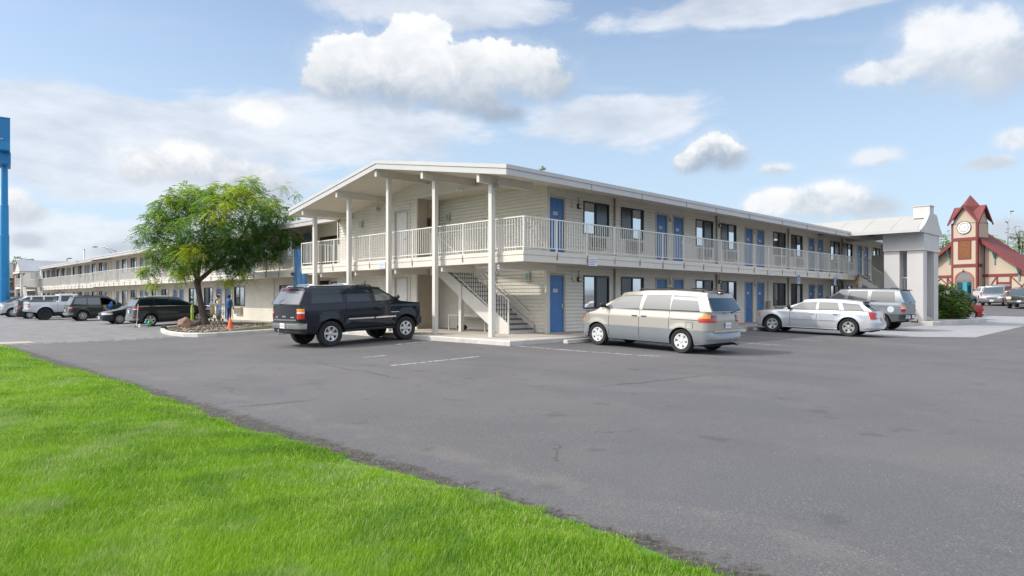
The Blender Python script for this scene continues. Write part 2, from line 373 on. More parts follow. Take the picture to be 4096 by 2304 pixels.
# --- lawn the camera stands on: a strip beside the lot, with real blades
def lawn_edge(v): return 3.49+.10*sin(v*.55)+.05*sin(v*1.9+1)+.03*sin(v*5.3)
def lawn_z(u,v):
    e=lawn_edge(v)-u
    return ground(u,v)+.012+.05*smooth(0,.5,e)+.018*sin(u*1.7+v*.6)*smooth(.2,1.2,e)+.015*sin(v*1.3-u)*smooth(.2,1.2,e)
def build_lawn():
    m,t,b,out=newmat('lawn_soil'); tc=t.node('ShaderNodeTexCoord').outputs['Object']
    t.inp(b,'Base Color',t.ramp(t.noise(tc,5,6,.7),[(.3,(.035,.085,.012)),(.7,(.085,.21,.02))])); b.inputs['Roughness'].default_value=.9
    vs=list(np.arange(-14,29.3,.35)); mb=MB(); P=[]
    for v in vs:
        e=lawn_edge(v); P.append([(e-w,v,lawn_z(e-w,v)) for w in (-.02,0,.06,.15,.3,.5,.8,1.3,2,3,4.5,6,8,11,15,22,30)])
    mb.grid(P); o=mb.build('lawn',m,sm=True); struct(o)
    # blades
    m,t,b,out=newmat('grass_blade'); b.inputs['Roughness'].default_value=.42; b.inputs['Specular IOR Level'].default_value=.35
    tc=t.node('ShaderNodeTexCoord').outputs['Object']; at=t.node('ShaderNodeAttribute',attribute_name='hue').outputs['Fac']
    g=t.ramp(at,[(0,(.060,.165,.012)),(.45,(.195,.385,.016)),(.8,(.36,.53,.05)),(1,(.54,.52,.24))])
    pt=t.noise(tc,.9,5,.6); g=t.mix(t.sstep(pt,.42,.62,0,.55),g,(.29,.50,.018)); g=t.mix(t.sstep(t.noise(t.mapping(tc,(1,1,1),(7,3,0)),1.6,4,.6),.53,.68,0,.6),g,(.12,.25,.045))
    g=t.mix(t.sstep(t.noise(t.mapping(tc,(1,1,1),(2,9,0)),.75,6,.7),.52,.66,0,.60),g,(.40,.47,.22))
    t.inp(b,'Base Color',g)
    tl=t.node('ShaderNodeBsdfTranslucent'); t.l.new(t.mix(.5,g,(.25,.50,.02)),tl.inputs[0])
    mx=t.node('ShaderNodeMixShader'); mx.inputs[0].default_value=.36; t.l.new(b.outputs[0],mx.inputs[1]); t.l.new(tl.outputs[0],mx.inputs[2]); t.l.new(mx.outputs[0],out.inputs[0])
    # density falls with distance; strips in distance along the view direction
    V=[];H=[]
    N0=0; pts=[]
    for d0,d1,den in ((2.2,3.6,5200),(3.6,5.2,19000),(5.2,7.5,13000),(7.5,11,7500),(11,16,3600),(16,25,1800)):
        w=.80*d1+2.0; n=int(den*(d1-d0)*2*w)
        d=rng.uniform(d0,d1,n); X=rng.uniform(-w,w,n); u=UX*X+UD*d; v=-UD*X+UX*d
        e=3.49+.10*np.sin(v*.55)+.05*np.sin(v*1.9+1)+.03*np.sin(v*5.3)
        ok=(u<e+rng.normal(-.01,.03,n)+.06*np.sin(v*11+np.sin(v*4)*2)*np.sin(v*2.3)+.04*np.sin(v*27+3*np.sin(v*6))+.16*(rng.random(n)<.05)*rng.random(n))&(v<29.2)&(X>-.80*d-2.0); pts.append(np.stack([u[ok],v[ok],d[ok]],1))
    p=np.concatenate(pts); n=len(p); print('blades',n)
    u,v,d=p.T; e=3.49+.10*np.sin(v*.55)+.05*np.sin(v*1.9+1)+.03*np.sin(v*5.3)-u
    def ss(a,b,x): q=np.clip((x-a)/(b-a),0,1); return q*q*(3-2*q)
    kk=ss(24,38,v); s=np.hypot(np.maximum(13.6-u,0),np.maximum(13.9-v,0))
    z=(.25-.05*kk)*np.exp(-s/(5-2.4*kk))+.012+.05*ss(0,.5,e)+.018*np.sin(u*1.7+v*.6)*ss(.2,1.2,e)+.015*np.sin(v*1.3-u)*ss(.2,1.2,e)
    tuft=np.sin(u*3.1+np.sin(v*2.3))*np.sin(v*2.7+np.sin(u*1.9)*1.5)+.6*np.sin(u*9.1+v*4)*np.sin(v*8.3-u*3)
    h=(.036+.015*tuft+rng.normal(0,.012,n))*np.clip(.55+e*2,.55,1); h=np.clip(h,.014,.10)
    long=rng.random(n)<.02; h[long]*=1.5
    w=(.00145+.00085*np.clip(d-4,0,20)*.42)*rng.uniform(.7,1.3,n)
    ang=rng.uniform(0,2*pi,n); lean=rng.uniform(.1,.75,n)*h; wa=.8*np.sin(u*.9+v*.7)+.7; la=np.where(rng.random(n)<.55,wa+rng.normal(0,.7,n),rng.uniform(0,2*pi,n))
    lx,ly=np.cos(la)*lean,np.sin(la)*lean; wx,wy=np.cos(ang)*w,np.sin(ang)*w
    co=np.zeros((n,5,3),np.float32); b0=np.stack([u,v,z],1)
    co[:,0]=b0+np.stack([-wx,-wy,0*w],1); co[:,1]=b0+np.stack([wx,wy,0*w],1)
    mid=b0+np.stack([lx*.35,ly*.35,h*.6],1); co[:,2]=mid+np.stack([wx*.8,wy*.8,0*w],1); co[:,3]=mid-np.stack([wx*.8,wy*.8,0*w],1)
    co[:,4]=b0+np.stack([lx,ly,h],1)
    me=bpy.data.meshes.new('grass'); me.vertices.add(n*5); me.vertices.foreach_set('co',co.ravel())
    base=(np.arange(n)*5)[:,None]; loops=np.concatenate([base+[0,1,2,3],base+[3,2,4]],1).ravel()
    me.loops.add(n*7); me.loops.foreach_set('vertex_index',loops.astype(np.int32))
    st=np.stack([np.arange(n)*7,np.arange(n)*7+4],1).ravel(); tot=np.tile([4,3],n)
    me.polygons.add(n*2); me.polygons.foreach_set('loop_start',st.astype(np.int32)); me.polygons.foreach_set('loop_total',tot.astype(np.int32))
    me.update(calc_edges=True)
    hue=np.clip(rng.normal(.45,.30,n)-.17*tuft+.26*np.sin(u*.8+1.3*np.sin(v*.6))*np.sin(v*.5+u*.3)+np.where(rng.random(n)<.09,.5,0)-np.where(rng.random(n)<.12,.35,0),0,1)
    at=me.attributes.new('hue','FLOAT','POINT'); at.data.foreach_set('value',np.repeat(hue,5).astype(np.float32))
    me.materials.append(m); o=bpy.data.objects.new('grass',me); COL.objects.link(o)
    tag(o,'bright green lawn grass beside the dark parking lot','grass',kind='stuff')
build_lawn()
# dandelions in the lawn
def dandelions():
    ym=mat('dandelion_yellow',(.75,.50,.01),.7); gm=mat('dandelion_stem',(.12,.25,.03),.7)
    for i,(u,v,lab) in enumerate(((-1.02,5.6,'yellow dandelion in the middle of the lawn, left of a pale worn patch'),(1.75,3.05,'yellow dandelion near the lot edge of the lawn'),(-1.75,3.55,'yellow dandelion in the nearest left corner of the lawn'))):
        t=thing('dandelion',lab,'flower',(u,v,lawn_z(u,v)),0,'dandelions in the lawn')
        MB().tube([(0,0,0),(.004,0,.05),(.006,0,.082)],.0025,5).build('stem',gm,t)
        f=MB()
        for k in range(26):
            a=k*2.4; r=.004+.017*(k/26); f.quad((.006,0,.082),(.006+r*cos(a-.15),r*sin(a-.15),.091-r*.15),(.006+1.15*r*cos(a),1.15*r*sin(a),.092-r*.2),(.006+r*cos(a+.15),r*sin(a+.15),.091-r*.15))
        f.build('blossom',ym,t)
dandelions()
# --- concrete
def concrete(name,a,b,rough=.8,stain=(.30,.28,.25),wear=.35):
    if name in MATS: return MATS[name]
    m,t,bs,out=newmat(name); tc=t.node('ShaderNodeTexCoord').outputs['Object']
    c=t.ramp(t.noise(tc,1.1,7,.65),[(.3,a),(.7,b)]); c=t.mix(t.sstep(t.noise(tc,3.2,6,.75,.4),.52,.70,0,wear),c,stain)
    c=t.mix(t.sstep(t.noise(tc,40,4,.7),.3,.5,.3,0),c,tuple(x*.6 for x in a))
    t.inp(bs,'Base Color',c); bs.inputs['Roughness'].default_value=rough
    bu=t.node('ShaderNodeBump'); bu.inputs['Strength'].default_value=.4; bu.inputs['Distance'].default_value=.01; t.l.new(t.noise(tc,30,5,.7),bu.inputs['Height']); t.l.new(bu.outputs[0],bs.inputs['Normal'])
    MATS[name]=m; return m
WALKC=concrete('walk_concrete',(.34,.31,.28),(.48,.44,.39)); KERBC=concrete('kerb_paint',(.42,.41,.395),(.60,.59,.57),.75,(.36,.34,.31),.6)
APR=concrete('apron_concrete',(.26,.265,.285),(.33,.335,.355),.8,(.20,.20,.215),.5)
def slab(poly,z,name,kerb=.16,depth=.35,gfall=0):
    """paved slab with a painted kerb edge along its outline"""
    mb=MB(); n=len(poly); c=Vector((sum(p[0] for p in poly)/n,sum(p[1] for p in poly)/n))
    inn=[]
    for i,p in enumerate(poly):
        a=Vector(poly[i-1]);b=Vector(p);d=Vector(poly[(i+1)%n]); e1=(b-a).normalized();e2=(d-b).normalized()
        n1=Vector((-e1.y,e1.x));n2=Vector((-e2.y,e2.x)); k=(n1+n2); k=k/max(.3,k.dot(n1)); inn.append(b+k*kerb)
    mb.mat(1)
    rnd=[]
    for i,p in enumerate(poly):
        a=inn[i]; b=Vector(p); rnd.append(b+(a-b).normalized()*.025)
    for i in range(n):
        j=(i+1)%n
        mb.quad((*poly[i],z-depth),(*poly[j],z-depth),(*poly[j],z-.025),(*poly[i],z-.025))
        mb.quad((*poly[i],z-.025),(*poly[j],z-.025),(*rnd[j],z),(*rnd[i],z))
        mb.quad((*rnd[i],z),(*rnd[j],z),(*inn[j],z),(*inn[i],z))
    mb.mat(0); mb.poly([(*p,z) for p in inn])
    o=mb.build(name,[WALKC,KERBC]); struct(o); return o
slab([(13.6,13.9),(49.6,13.9),(49.6,16.6),(18.4,16.6),(18.4,27.05),(13.6,27.05)],.39,'walkway')
slab([(15.45,35.2),(18.7,35.2),(18.7,109),(15.45,109)],.25,'walkway')
slab([(15.9,27.05),(18.7,27.05),(18.7,35.2),(15.9,35.2)],.30,'walkway')
def apron():
    mb=MB(); pts=[(28.6,13.88),(29.0,9.6),(32.3,6.15),(47.6,6.75),(62,7.6),(62,12.0),(49.6,12.0),(49.6,13.88)]
    # sheet laid 4 mm over the lot, cut in strips so it follows the slope
    def vlo(u): 
        if u<29.0: return 13.88-(u-28.6)/.4*4.28
        if u<32.3: return 9.6-(u-29)/3.3*3.45
        if u<47.6: return 6.15+(u-32.3)/15.3*.6
        return 6.75+(u-47.6)/14.4*.85
    us=[28.6,28.8,29,30,31,32.3,34,36,39,42,45,47.6,49.6,52,55,58,62]; P=[]
    for u in us:
        hi=13.88 if u<=49.6 else 11.9; lo=vlo(u); P.append([(u,lo+(hi-lo)*k/8,ground(u,lo+(hi-lo)*k/8)+.006) for k in range(9)])
    mb.grid(P); struct(mb.build('concrete_apron',APR,sm=True))
apron()
def worn_paint():
    m,t,b,out=newmat('worn_line_paint'); tc=t.node('ShaderNodeTexCoord').outputs['Object']
    b.inputs['Base Color'].default_value=(.50,.50,.49,1); b.inputs['Roughness'].default_value=.8
    a=t.math('MULTIPLY',t.sstep(t.noise(tc,7,7,.8),.40,.54),t.sstep(t.noise(tc,.8,3,.6),.30,.48)); t.inp(b,'Alpha',a); return m
WP=worn_paint()
def line(a,b,w=.09):
    a=Vector(a);b=Vector(b); d=(b-a); L=d.length; d/=L; n=Vector((-d.y,d.x))*w/2; k=max(2,int(L/.4)); mb=MB(); P=[]
    for i in range(k+1):
        c=a+d*L*i/k; P.append([(*(c-n),ground(*(c-n))+.005),(*(c+n),ground(*(c+n))+.005)])
    mb.grid(P); struct(mb.build('parking_line',WP))
for a,b in (((8.7,12.75),(11.3,12.68)),((13.7,13.85),(14.95,9.7)),((12.0,17.4),(13.5,17.4)),((9.3,14.9),(10.0,14.88)),((18.1,13.7),(18.3,9.6)),((21.3,13.7),(21.5,9.3)),((24.6,13.7),(24.8,9.3)),((9.2,58.0),(13.5,58.0)),((9.2,44.0),(13.8,44.0)),((8.2,65.6),(13.5,65.6)),((8.6,51.5),(13.8,51.5))): line(a,b)
def cracks():
    r=random.Random(8)
    for a,b,am in (((3.75,9.80),(5.2,9.58),.035),((7.95,14.75),(7.5,10.4),.10),((15.5,9.0),(16.6,5.4),.12),((24.5,8.6),(23.8,5.2),.1),((9.2,7.4),(12.4,6.9),.12)):
        a=Vector(a);b=Vector(b);d=b-a;L=d.length;d/=L;n=Vector((-d.y,d.x));k=int(L/.07);P=[];o=0
        for i in range(k+1):
            o+=r.uniform(-1,1)*am*.35; o*=.93; w=.009*(1-abs(2*i/k-1)**3)*r.uniform(.4,1.2)+.001; c=a+d*L*i/k+n*o; P.append([(*(c-n*w),ground(*(c-n*w))+.004),(*(c+n*w),ground(*(c+n*w))+.004)])
        m=MB(); m.grid(P); struct(m.build('crack',mat('crack_dark',(.030,.029,.030),.95)))
cracks()
def driveway_strip():
    mb=MB(); P=[]
    for i in range(9):
        u=3.2+i*.19; P.append([(u,v,ground(u,v)+.006) for v in (29.3,29.8,30.3,30.75)])
    mb.grid(P); struct(mb.build('concrete_strip',concrete('strip_concrete',(.33,.30,.255),(.42,.39,.33))))
driveway_strip()
# --- planted island with the tree
def island():
    out=[(15.6,27.05),(12.6,27.05),(10.3,27.2),(9.72,27.55),(9.42,28.3),(9.45,29.4),(9.75,31.3),(10.15,33.3),(10.7,35.3),(11.5,37.0),(12.6,38.4),(14.0,39.3),(15.45,39.5),(15.45,35.2),(15.9,35.2),(15.9,27.1)]
    out=out[::-1]; mb=MB(); n=len(out)
    def inset(w):
        r=[]
        for i,p in enumerate(out):
            a=Vector(out[i-1]);b=Vector(p);d=Vector(out[(i+1)%n]); e1=(b-a).normalized();e2=(d-b).normalized()
            n1=Vector((-e1.y,e1.x));n2=Vector((-e2.y,e2.x)); k=n1+n2; k/=max(.4,k.dot(n1)); r.append(b+k*w)
        return r
    s=-1 if inset(.1)[2][1]<out[2][1] else 1
    # kerb ring
    inn=inset(.17); rd=inset(.03)
    h=.16
    for i in range(n):
        j=(i+1)%n; zi=ground(*out[i]); zj=ground(*out[j])
        mb.quad((*out[i],zi-.15),(*out[j],zj-.15),(*out[j],zj+h-.03),(*out[i],zi+h-.03)); mb.quad((*out[i],zi+h-.03),(*out[j],zj+h-.03),(*rd[j],zj+h),(*rd[i],zi+h))
        mb.quad((*rd[i],zi+h),(*rd[j],zj+h),(*inn[j],zj+h),(*inn[i],zi+h)); mb.quad((*inn[i],zi+h),(*inn[j],zj+h),(*inn[j],zj-.1),(*inn[i],zi-.1))
    struct(mb.build('kerb',KERBC))
    m,t,b,o_=newmat('planting_soil'); tc=t.node('ShaderNodeTexCoord').outputs['Object']
    t.inp(b,'Base Color',t.ramp(t.noise(tc,14,6,.75),[(.3,(.05,.04,.03)),(.7,(.20,.16,.12))])); b.inputs['Roughness'].default_value=.95
    mb=MB(); cx=(12.9,33.2)
    for k in range(n):
        a=inn[k]; 
    P=[]
    for f in (1,.8,.6,.4,.2,0):
        P.append([(cx[0]+(p.x-cx[0])*f,cx[1]+(p.y-cx[1])*f, (ground(p.x,p.y)*f+ground(*cx)*(1-f))+.10+.07*(1-f)) for p in inn+[inn[0]]])
    mb.grid(P); struct(mb.build('planting_bed',m,sm=True))
    return inn,cx
ISL,ISC=island()
def isl_z(u,v):
    return ground(u,v)+.13+.04*max(0,1-math.hypot(u-ISC[0],v-ISC[1])/4)
def in_poly(p,poly):
    c=False; j=len(poly)-1
    for i in range(len(poly)):
        a,b=poly[i],poly[j]
        if (a[1]>p[1])!=(b[1]>p[1]) and p[0]<(b[0]-a[0])*(p[1]-a[1])/(b[1]-a[1])+a[0]: c=not c
        j=i
    return c
def mulch():
    mb=MB(); r=random.Random(3); k=0
    while k<5200:
        u,v=r.uniform(9.3,15.4),r.uniform(28.0,39.3)
        if v<28.6+(u-11.5)*.55 or not in_poly((u,v),ISL): continue
        k+=1; z=isl_z(u,v)+r.uniform(0,.02); a=r.uniform(0,pi); L=r.uniform(.025,.075); w=r.uniform(.01,.028); dz=r.uniform(-.02,.02)
        mb.mat(r.choice((0,0,1,2)))
        c,s=cos(a),sin(a); mb.quad((u-c*L-s*-w,v-s*L+c*-w,z-dz),(u+c*L-s*-w,v+s*L+c*-w,z+dz),(u+c*L-s*w,v+s*L+c*w,z+dz+.012),(u-c*L-s*w,v-s*L+c*w,z-dz+.012))
    o=mb.build('bark_mulch',[mat('bark_a',(.36,.32,.27),.9,.3),mat('bark_b',(.20,.15,.12),.9,.3),mat('bark_c',(.48,.45,.40),.9,.2)])
    tag(o,'grey brown bark mulch around the tree in the kerbed island','mulch',kind='stuff')
    mb=MB(); r=random.Random(5)
    for i in range(9000):
        u,v=r.uniform(10.2,15.6),r.uniform(27.25,30.7)
        if v>28.5+(u-11.5)*.55 or not in_poly((u,v),ISL): continue
        z=isl_z(u,v)-.02; a=r.uniform(0,2*pi); h=r.uniform(.03,.09); mb.mat(r.choice((0,0,1)))
        mb.poly([(u-.008*sin(a),v+.008*cos(a),z),(u+.008*sin(a),v-.008*cos(a),z),(u+cos(a)*h*.5,v+sin(a)*h*.5,z+h)])
    o=mb.build('verge_grass',[mat('verge_a',(.10,.16,.03),.8),mat('verge_b',(.26,.23,.08),.8)])
    tag(o,'thin dry yellowish grass between the island kerb and the motel wall','grass',kind='stuff')
    e=MB(); 
    for i in range(10):
        f0,f1=i/10,(i+1)/10; a=(11.3+3.6*f0,28.45+2.0*f0); b=(11.3+3.6*f1,28.45+2.0*f1)
        e.bar((*a,isl_z(*a)+.02),(*b,isl_z(*b)+.02),.05,.09)
    struct(e.build('edging_strip',KERBC))
mulch()
# ------------------------------------------------------------------ motel materials
SID=mat('siding_paint',(.72,.685,.61),.62,.07,1.6,dirt=(2.2,.60,.35,(.50,.44,.36)))
TRIM=mat('trim_paint',(.64,.61,.555),.5,.06,2.0,dirt=(3,.60,.3,(.40,.35,.29)))
POSTM=mat('post_paint',(.64,.62,.585),.5,.05,2.0,dirt=(3.5,.58,.35,(.40,.36,.31)))
RAILM=mat('rail_paint',(.70,.69,.665),.42,.05,5,dirt=(6,.62,.5,(.36,.26,.17)))
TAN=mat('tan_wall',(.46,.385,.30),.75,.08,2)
BROWN=mat('brown_wall',(.13,.095,.07),.8,.1,2)
SOFF=mat('soffit_paint',(.64,.59,.51),.7,.06,1.2,dirt=(1.3,.55,.4,(.48,.42,.35)))
FASC=mat('fascia_metal',(.50,.50,.505),.42,.06,.9,metal=.0,dirt=(2.2,.57,.45,(.40,.38,.35)))
ROOFM=mat('roof_membrane',(.46,.455,.45),.7,.1,.7)
RUST=mat('rust_strap',(.20,.085,.03),.9,.4,9,col2=(.42,.20,.07))
BLUE=mat('door_blue',(.055,.18,.44),.38,.10,3,dirt=(3,.58,.35,(.09,.22,.48)))
WHITED=mat('door_white',(.66,.65,.66),.45,.04,2)
ALUM=mat('aluminium_dark',(.045,.047,.052),.35,.1,4,metal=.4)
DFRAME=mat('door_frame_paint',(.50,.45,.39),.55,.08,3)
DARKIN=mat('dark_room',(.014,.015,.018),.9)
CURT=mat('curtain_cloth',(.46,.48,.48),.85,.12,3)
CURT2=mat('curtain_sage',(.20,.24,.24),.85,.12,3)
YEL=mat('notice_yellow',(.62,.58,.22),.7)
GL=glass('window_glass',(.6,.7,.72),.015,.68,.8)
GL2=glass('screened_glass',(.20,.24,.27),.25,.09,.85)
ACM=mat('ac_beige',(.50,.465,.40),.5,.08,4); ACD=mat('ac_dark',(.05,.05,.05),.7)
CHROME=mat('steel_satin',(.55,.55,.56),.25,.1,8,metal=1)
WPLATE=mat('plate_white',(.75,.75,.75),.4); INK=mat('plate_ink',(.02,.02,.025),.5); SIGNBLUE=mat('sign_blue',(.02,.13,.45),.4)
LAMPW=mat('lamp_opal',(.70,.66,.58),.3); BRZ=mat('lamp_bronze',(.06,.045,.035),.4,.2,6,metal=.6); TEALG=mat('lamp_teal_glass',(.25,.42,.40),.15)
TREAD=mat('stair_tread',(.13,.115,.105),.85,.25,6); PIPE=mat('pipe_paint',(.34,.29,.23),.5,.1,4)
def part(mb,name,m,root,**k):
    L=root.matrix_world.translation if False else root.location
    o=mb.build(name,m,root,**k); o.location=(-L[0],-L[1],-L[2]); return o
def lapwall(mb,face,fx,a0,a1,z0,z1,holes=(),course=.132,proud=.02,slot=.017):
    """lap siding. face 'y-' : wall plane y=fx facing -y, a along x ; 'x-' : plane x=fx facing -x, a along y"""
    ed=sorted({a0,a1,*[min(a1,max(a0,h[0])) for h in holes],*[min(a1,max(a0,h[1])) for h in holes]})
    def P(a,d,z): return (a,fx-d,z) if face=='y-' else ((fx-d,a,z) if face=='x-' else (a,fx+d,z))
    for p,q in zip(ed,ed[1:]):
        if q-p<1e-4: continue
        m=(p+q)/2; cuts=sorted([(max(z0,h[2]),min(z1,h[3])) for h in holes if h[0]<m<h[1]]); segs=[]; z=z0
        for c0,c1 in cuts:
            if c0>z: segs.append((z,c0))
            z=max(z,c1)
        if z<z1: segs.append((z,z1))
        for s0,s1 in segs:
            k=math.floor((s0-.39)/course+1e-6)
            while .39+k*course<s1-1e-5:
                c0=.39+k*course; c1=c0+course; b0=max(c0,s0); b1=min(c1,s1); g=min(b1,max(b0,c0+slot))
                d1=0 if b1==c1 else proud*(c1-b1)/course; dg=proud*(c1-g)/course
                if g>b0: mb.quad(P(p,-.02,b0),P(q,-.02,b0),P(q,-.02,g),P(p,-.02,g)); mb.quad(P(p,-.02,g),P(q,-.02,g),P(q,dg,g),P(p,dg,g)); mb.quad(P(p,-.02,b0),P(q,-.02,b0),P(q,0,b0),P(p,0,b0))
                if b1>g: mb.quad(P(p,dg,g),P(q,dg,g),P(q,d1,b1),P(p,d1,b1))
                k+=1
def boards(boxes,name,m,root):
    for bx in boxes: q=MB(); q.box(*bx); part(q,name,m,root)
# ---- prototypes, local frame: x to the right seen from outside, y inward, z up
def proto_window(w,h,flip,kind):
    f=MB(); t=.05
    f.box(0,t,-.035,.10,0,h); f.box(w-t,w,-.035,.10,0,h); f.box(t,w-t,-.035,.10,0,t); f.box(t,w-t,-.035,.10,h-t,h); f.box(w/2-.025,w/2+.025,-.02,.08,t,h-t)
    f.mat(1); f.quad((0,.55,0),(w,.55,0),(w,.55,h),(0,.55,h)); f.quad((0,.1,0),(0,.55,0),(0,.55,h),(0,.1,h)); f.quad((w,.1,0),(w,.55,0),(w,.55,h),(w,.1,h)); f.quad((0,.1,h),(w,.1,h),(w,.55,h),(0,.55,h)); f.quad((0,.1,0),(w,.1,0),(w,.55,0),(0,.55,0))
    o=f.build('window',[ALUM,DARKIN])
    ga,gb=((t,w/2-.025),(w/2+.025,w-t)) if not flip else ((w/2+.025,w-t),(t,w/2-.025))
    p=MB(); p.quad((ga[0],.035,t),(ga[1],.035,t),(ga[1],.035,h-t),(ga[0],.035,h-t)); p.build('pane',GL,o)
    s=MB(); s.quad((gb[0],.01,t),(gb[1],.01,t),(gb[1],.01,h-t),(gb[0],.01,h-t)); s.build('screen',GL2,o)
    c=MB(); rg={0:[(0.02,w-.02)],1:[(0.02,w*.36),(w*.7,w-.02)],2:[(.02,w*.5)],3:[(w*.45,w-.02)]}[kind]
    for x0,x1 in rg:
        n=max(6,int((x1-x0)/.028)); P=[]
        for i in range(n+1):
            x=x0+(x1-x0)*i/n; y=.22+.03*sin(i*1.15)+.012*sin(i*.37); P.append([(x,y,.03),(x,y+.004*sin(i*.7),h-.04)])
        c.grid(P)
    c.build('curtain',CURT if kind!=3 else CURT2,o,sm=True)
    return o
def proto_door(w,h,m,panels=True):
    f=MB(); f.box(0,w,.03,.075,0,h)
    if panels:
        rows=((.10,.40),(.44,.80),(.83,.95)) if panels==6 else ()
        for z0,z1 in rows:
            for x0,x1 in ((.12,.46),(.54,.88)):
                a,b,c,d=x0*w,x1*w,z0*h,z1*h
                f.box(a,b,.022,.031,c,d); f.box(a+.035,b-.035,.014,.023,c+.035,d-.035)
    o=f.build('door',m,bevel=.004)
    fr=MB(); t=.085
    fr.box(-t,-.004,-.028,.11,0,h+t); fr.box(w+.004,w+t,-.028,.11,0,h+t); fr.box(-.004,w+.004,-.028,.11,h+.004,h+t); fr.box(-.004,w+.004,-.02,.10,-.03,-.004)
    fr.build('door_frame',DFRAME,o)
    hd=MB(); hd.box(w-.105,w-.055,.0,.031,h*.42,h*.42+.16); hd.tube([(w-.08,0.01,h*.44),(w-.08,-.035,h*.44),(w-.19,-.04,h*.44)],.011,6); hd.build('handle',CHROME,o)
    return o
def number_plate(txt,w,h,door):
    n=MB(); cx,cz=w*.45,h*.735; n.box(cx-.11,cx+.11,.008,.031,cz-.062,cz+.062); n.mat(1)
    text_into(n,txt,.125,lambda x,y:(cx+x,.0045,cz+y)); n.build('number_plate',[WPLATE,INK],door)
def proto_ac(w=1.02,h=.46):
    f=MB(); f.box(0,w,-.16,-.002,0,h); f.mat(1)
    o=f.build('air_conditioner',[ACM,ACD],bevel=.012)
    g=MB(); n=8; g.mat(1); g.box(.03*w,.97*w,-.164,-.161,.04,h-.04); g.mat(0)
    for i in range(n): z=.05+(h-.1)*i/(n-1); g.box(.03*w,.97*w,-.172,-.163,z-.0075,z+.0075)
    for i in range(5): x=.04*w+.92*w*i/4; g.box(x-.009,x+.009,-.181,-.162,.04,h-.04)
    g.build('grille',[ACM,ACD],o); return o
def place(o,root,face,fx,a,z):
    """put a prototype copy on a facade: a is the world coordinate of its left edge seen from outside"""
    L=root.location; o.parent=root
    if face=='y-': o.location=(a-L[0],fx-L[1],z-L[2]); o.rotation_euler=(0,0,0)
    else: o.location=(fx-L[0],a-L[1],z-L[2]); o.rotation_euler=(0,0,-pi/2)
PW={}
def window_at(root,face,fx,a,z,w,h,flip,kind):
    k=(round(w,2),round(h,2),flip,kind)
    if k not in PW: PW[k]=o=proto_window(w,h,flip,kind)
    else: o=copy_tree(PW[k])
    place(o,root,face,fx,a,z); return o
PD={}
def door_at(root,face,fx,a,z,w,h,m,panels,txt=None):
    k=(round(w,2),round(h,2),m.name,panels)
    if k not in PD: PD[k]=proto_door(w,h,m,panels)
    o=copy_tree(PD[k]) ; place(o,root,face,fx,a,z)
    if txt: number_plate(txt,w,h,o)
    return o
PA={}
def ac_at(root,face,fx,a,z,w=1.02,h=.46):
    k=(w,h)
    if k not in PA: PA[k]=proto_ac(w,h)
    o=copy_tree(PA[k]); place(o,root,face,fx,a,z); return o
def proto_lamp():
    f=MB(); f.box(-.055,.055,-.05,-.003,-.02,.17); o=f.build('wall_lamp',LAMPW,bevel=.01)
    g=MB(); g.lathe([(.0,-.17),(.055,-.165),(.06,-.02)],10,2,(0,-.075,0)); g.build('globe',LAMPW,o,sm=True); return o
def proto_horn():
    f=MB(); f.box(-.09,.09,-.075,-.003,-.09,.09); f.box(-.012,.012,-.025,-.003,.09,.34); o=f.build('alarm_horn',BRZ,bevel=.01)
    g=MB(); g.lathe([(.055,-.078),(.06,-.088),(.03,-.092),(0,-.092)],12,1); g.build('strobe',LAMPW,o); return o
def proto_lantern():
    f=MB(); f.box(-.10,.10,-.12,-.003,.10,.16); f.box(-.10,.10,-.02,-.003,-.16,.10)
    for x in (-.09,.09): f.box(x-.012,x+.012,-.12,-.10,-.16,.10)
    f.box(-.10,.10,-.12,-.003,-.18,-.16); o=f.build('lantern',TRIM)
    g=MB(); g.box(-.078,.078,-.11,-.022,-.158,.098); g.build('lamp_glass',TEALG,o); return o
PL={}
def fix_at(kind,root,face,fx,a,z):
    if kind not in PL: PL[kind]={'lamp':proto_lamp,'horn':proto_horn,'lantern':proto_lantern}[kind]()
    o=copy_tree(PL[kind]); place(o,root,face,fx,a,z); return o
def railing(mb,p,q,z0,h=.94,step=.125,posts=True,zq=None):
    """bars, top and bottom rail from p to q; z0 bottom rail height at p, zq at q"""
    p=Vector(p);q=Vector(q); zq=z0 if zq is None else zq; L=(q-p).length; n=max(1,int(L/step))
    P=lambda f,z:(*(p+(q-p)*f),z0+(zq-z0)*f+z)
    mb.bar(P(0,h),P(1,h),.045,.035); mb.bar(P(0,0),P(1,0),.035,.03)
    for i in range(n+1):
        f=i/n; mb.bar(P(f,.012),P(f,h-.015),.018,.018)
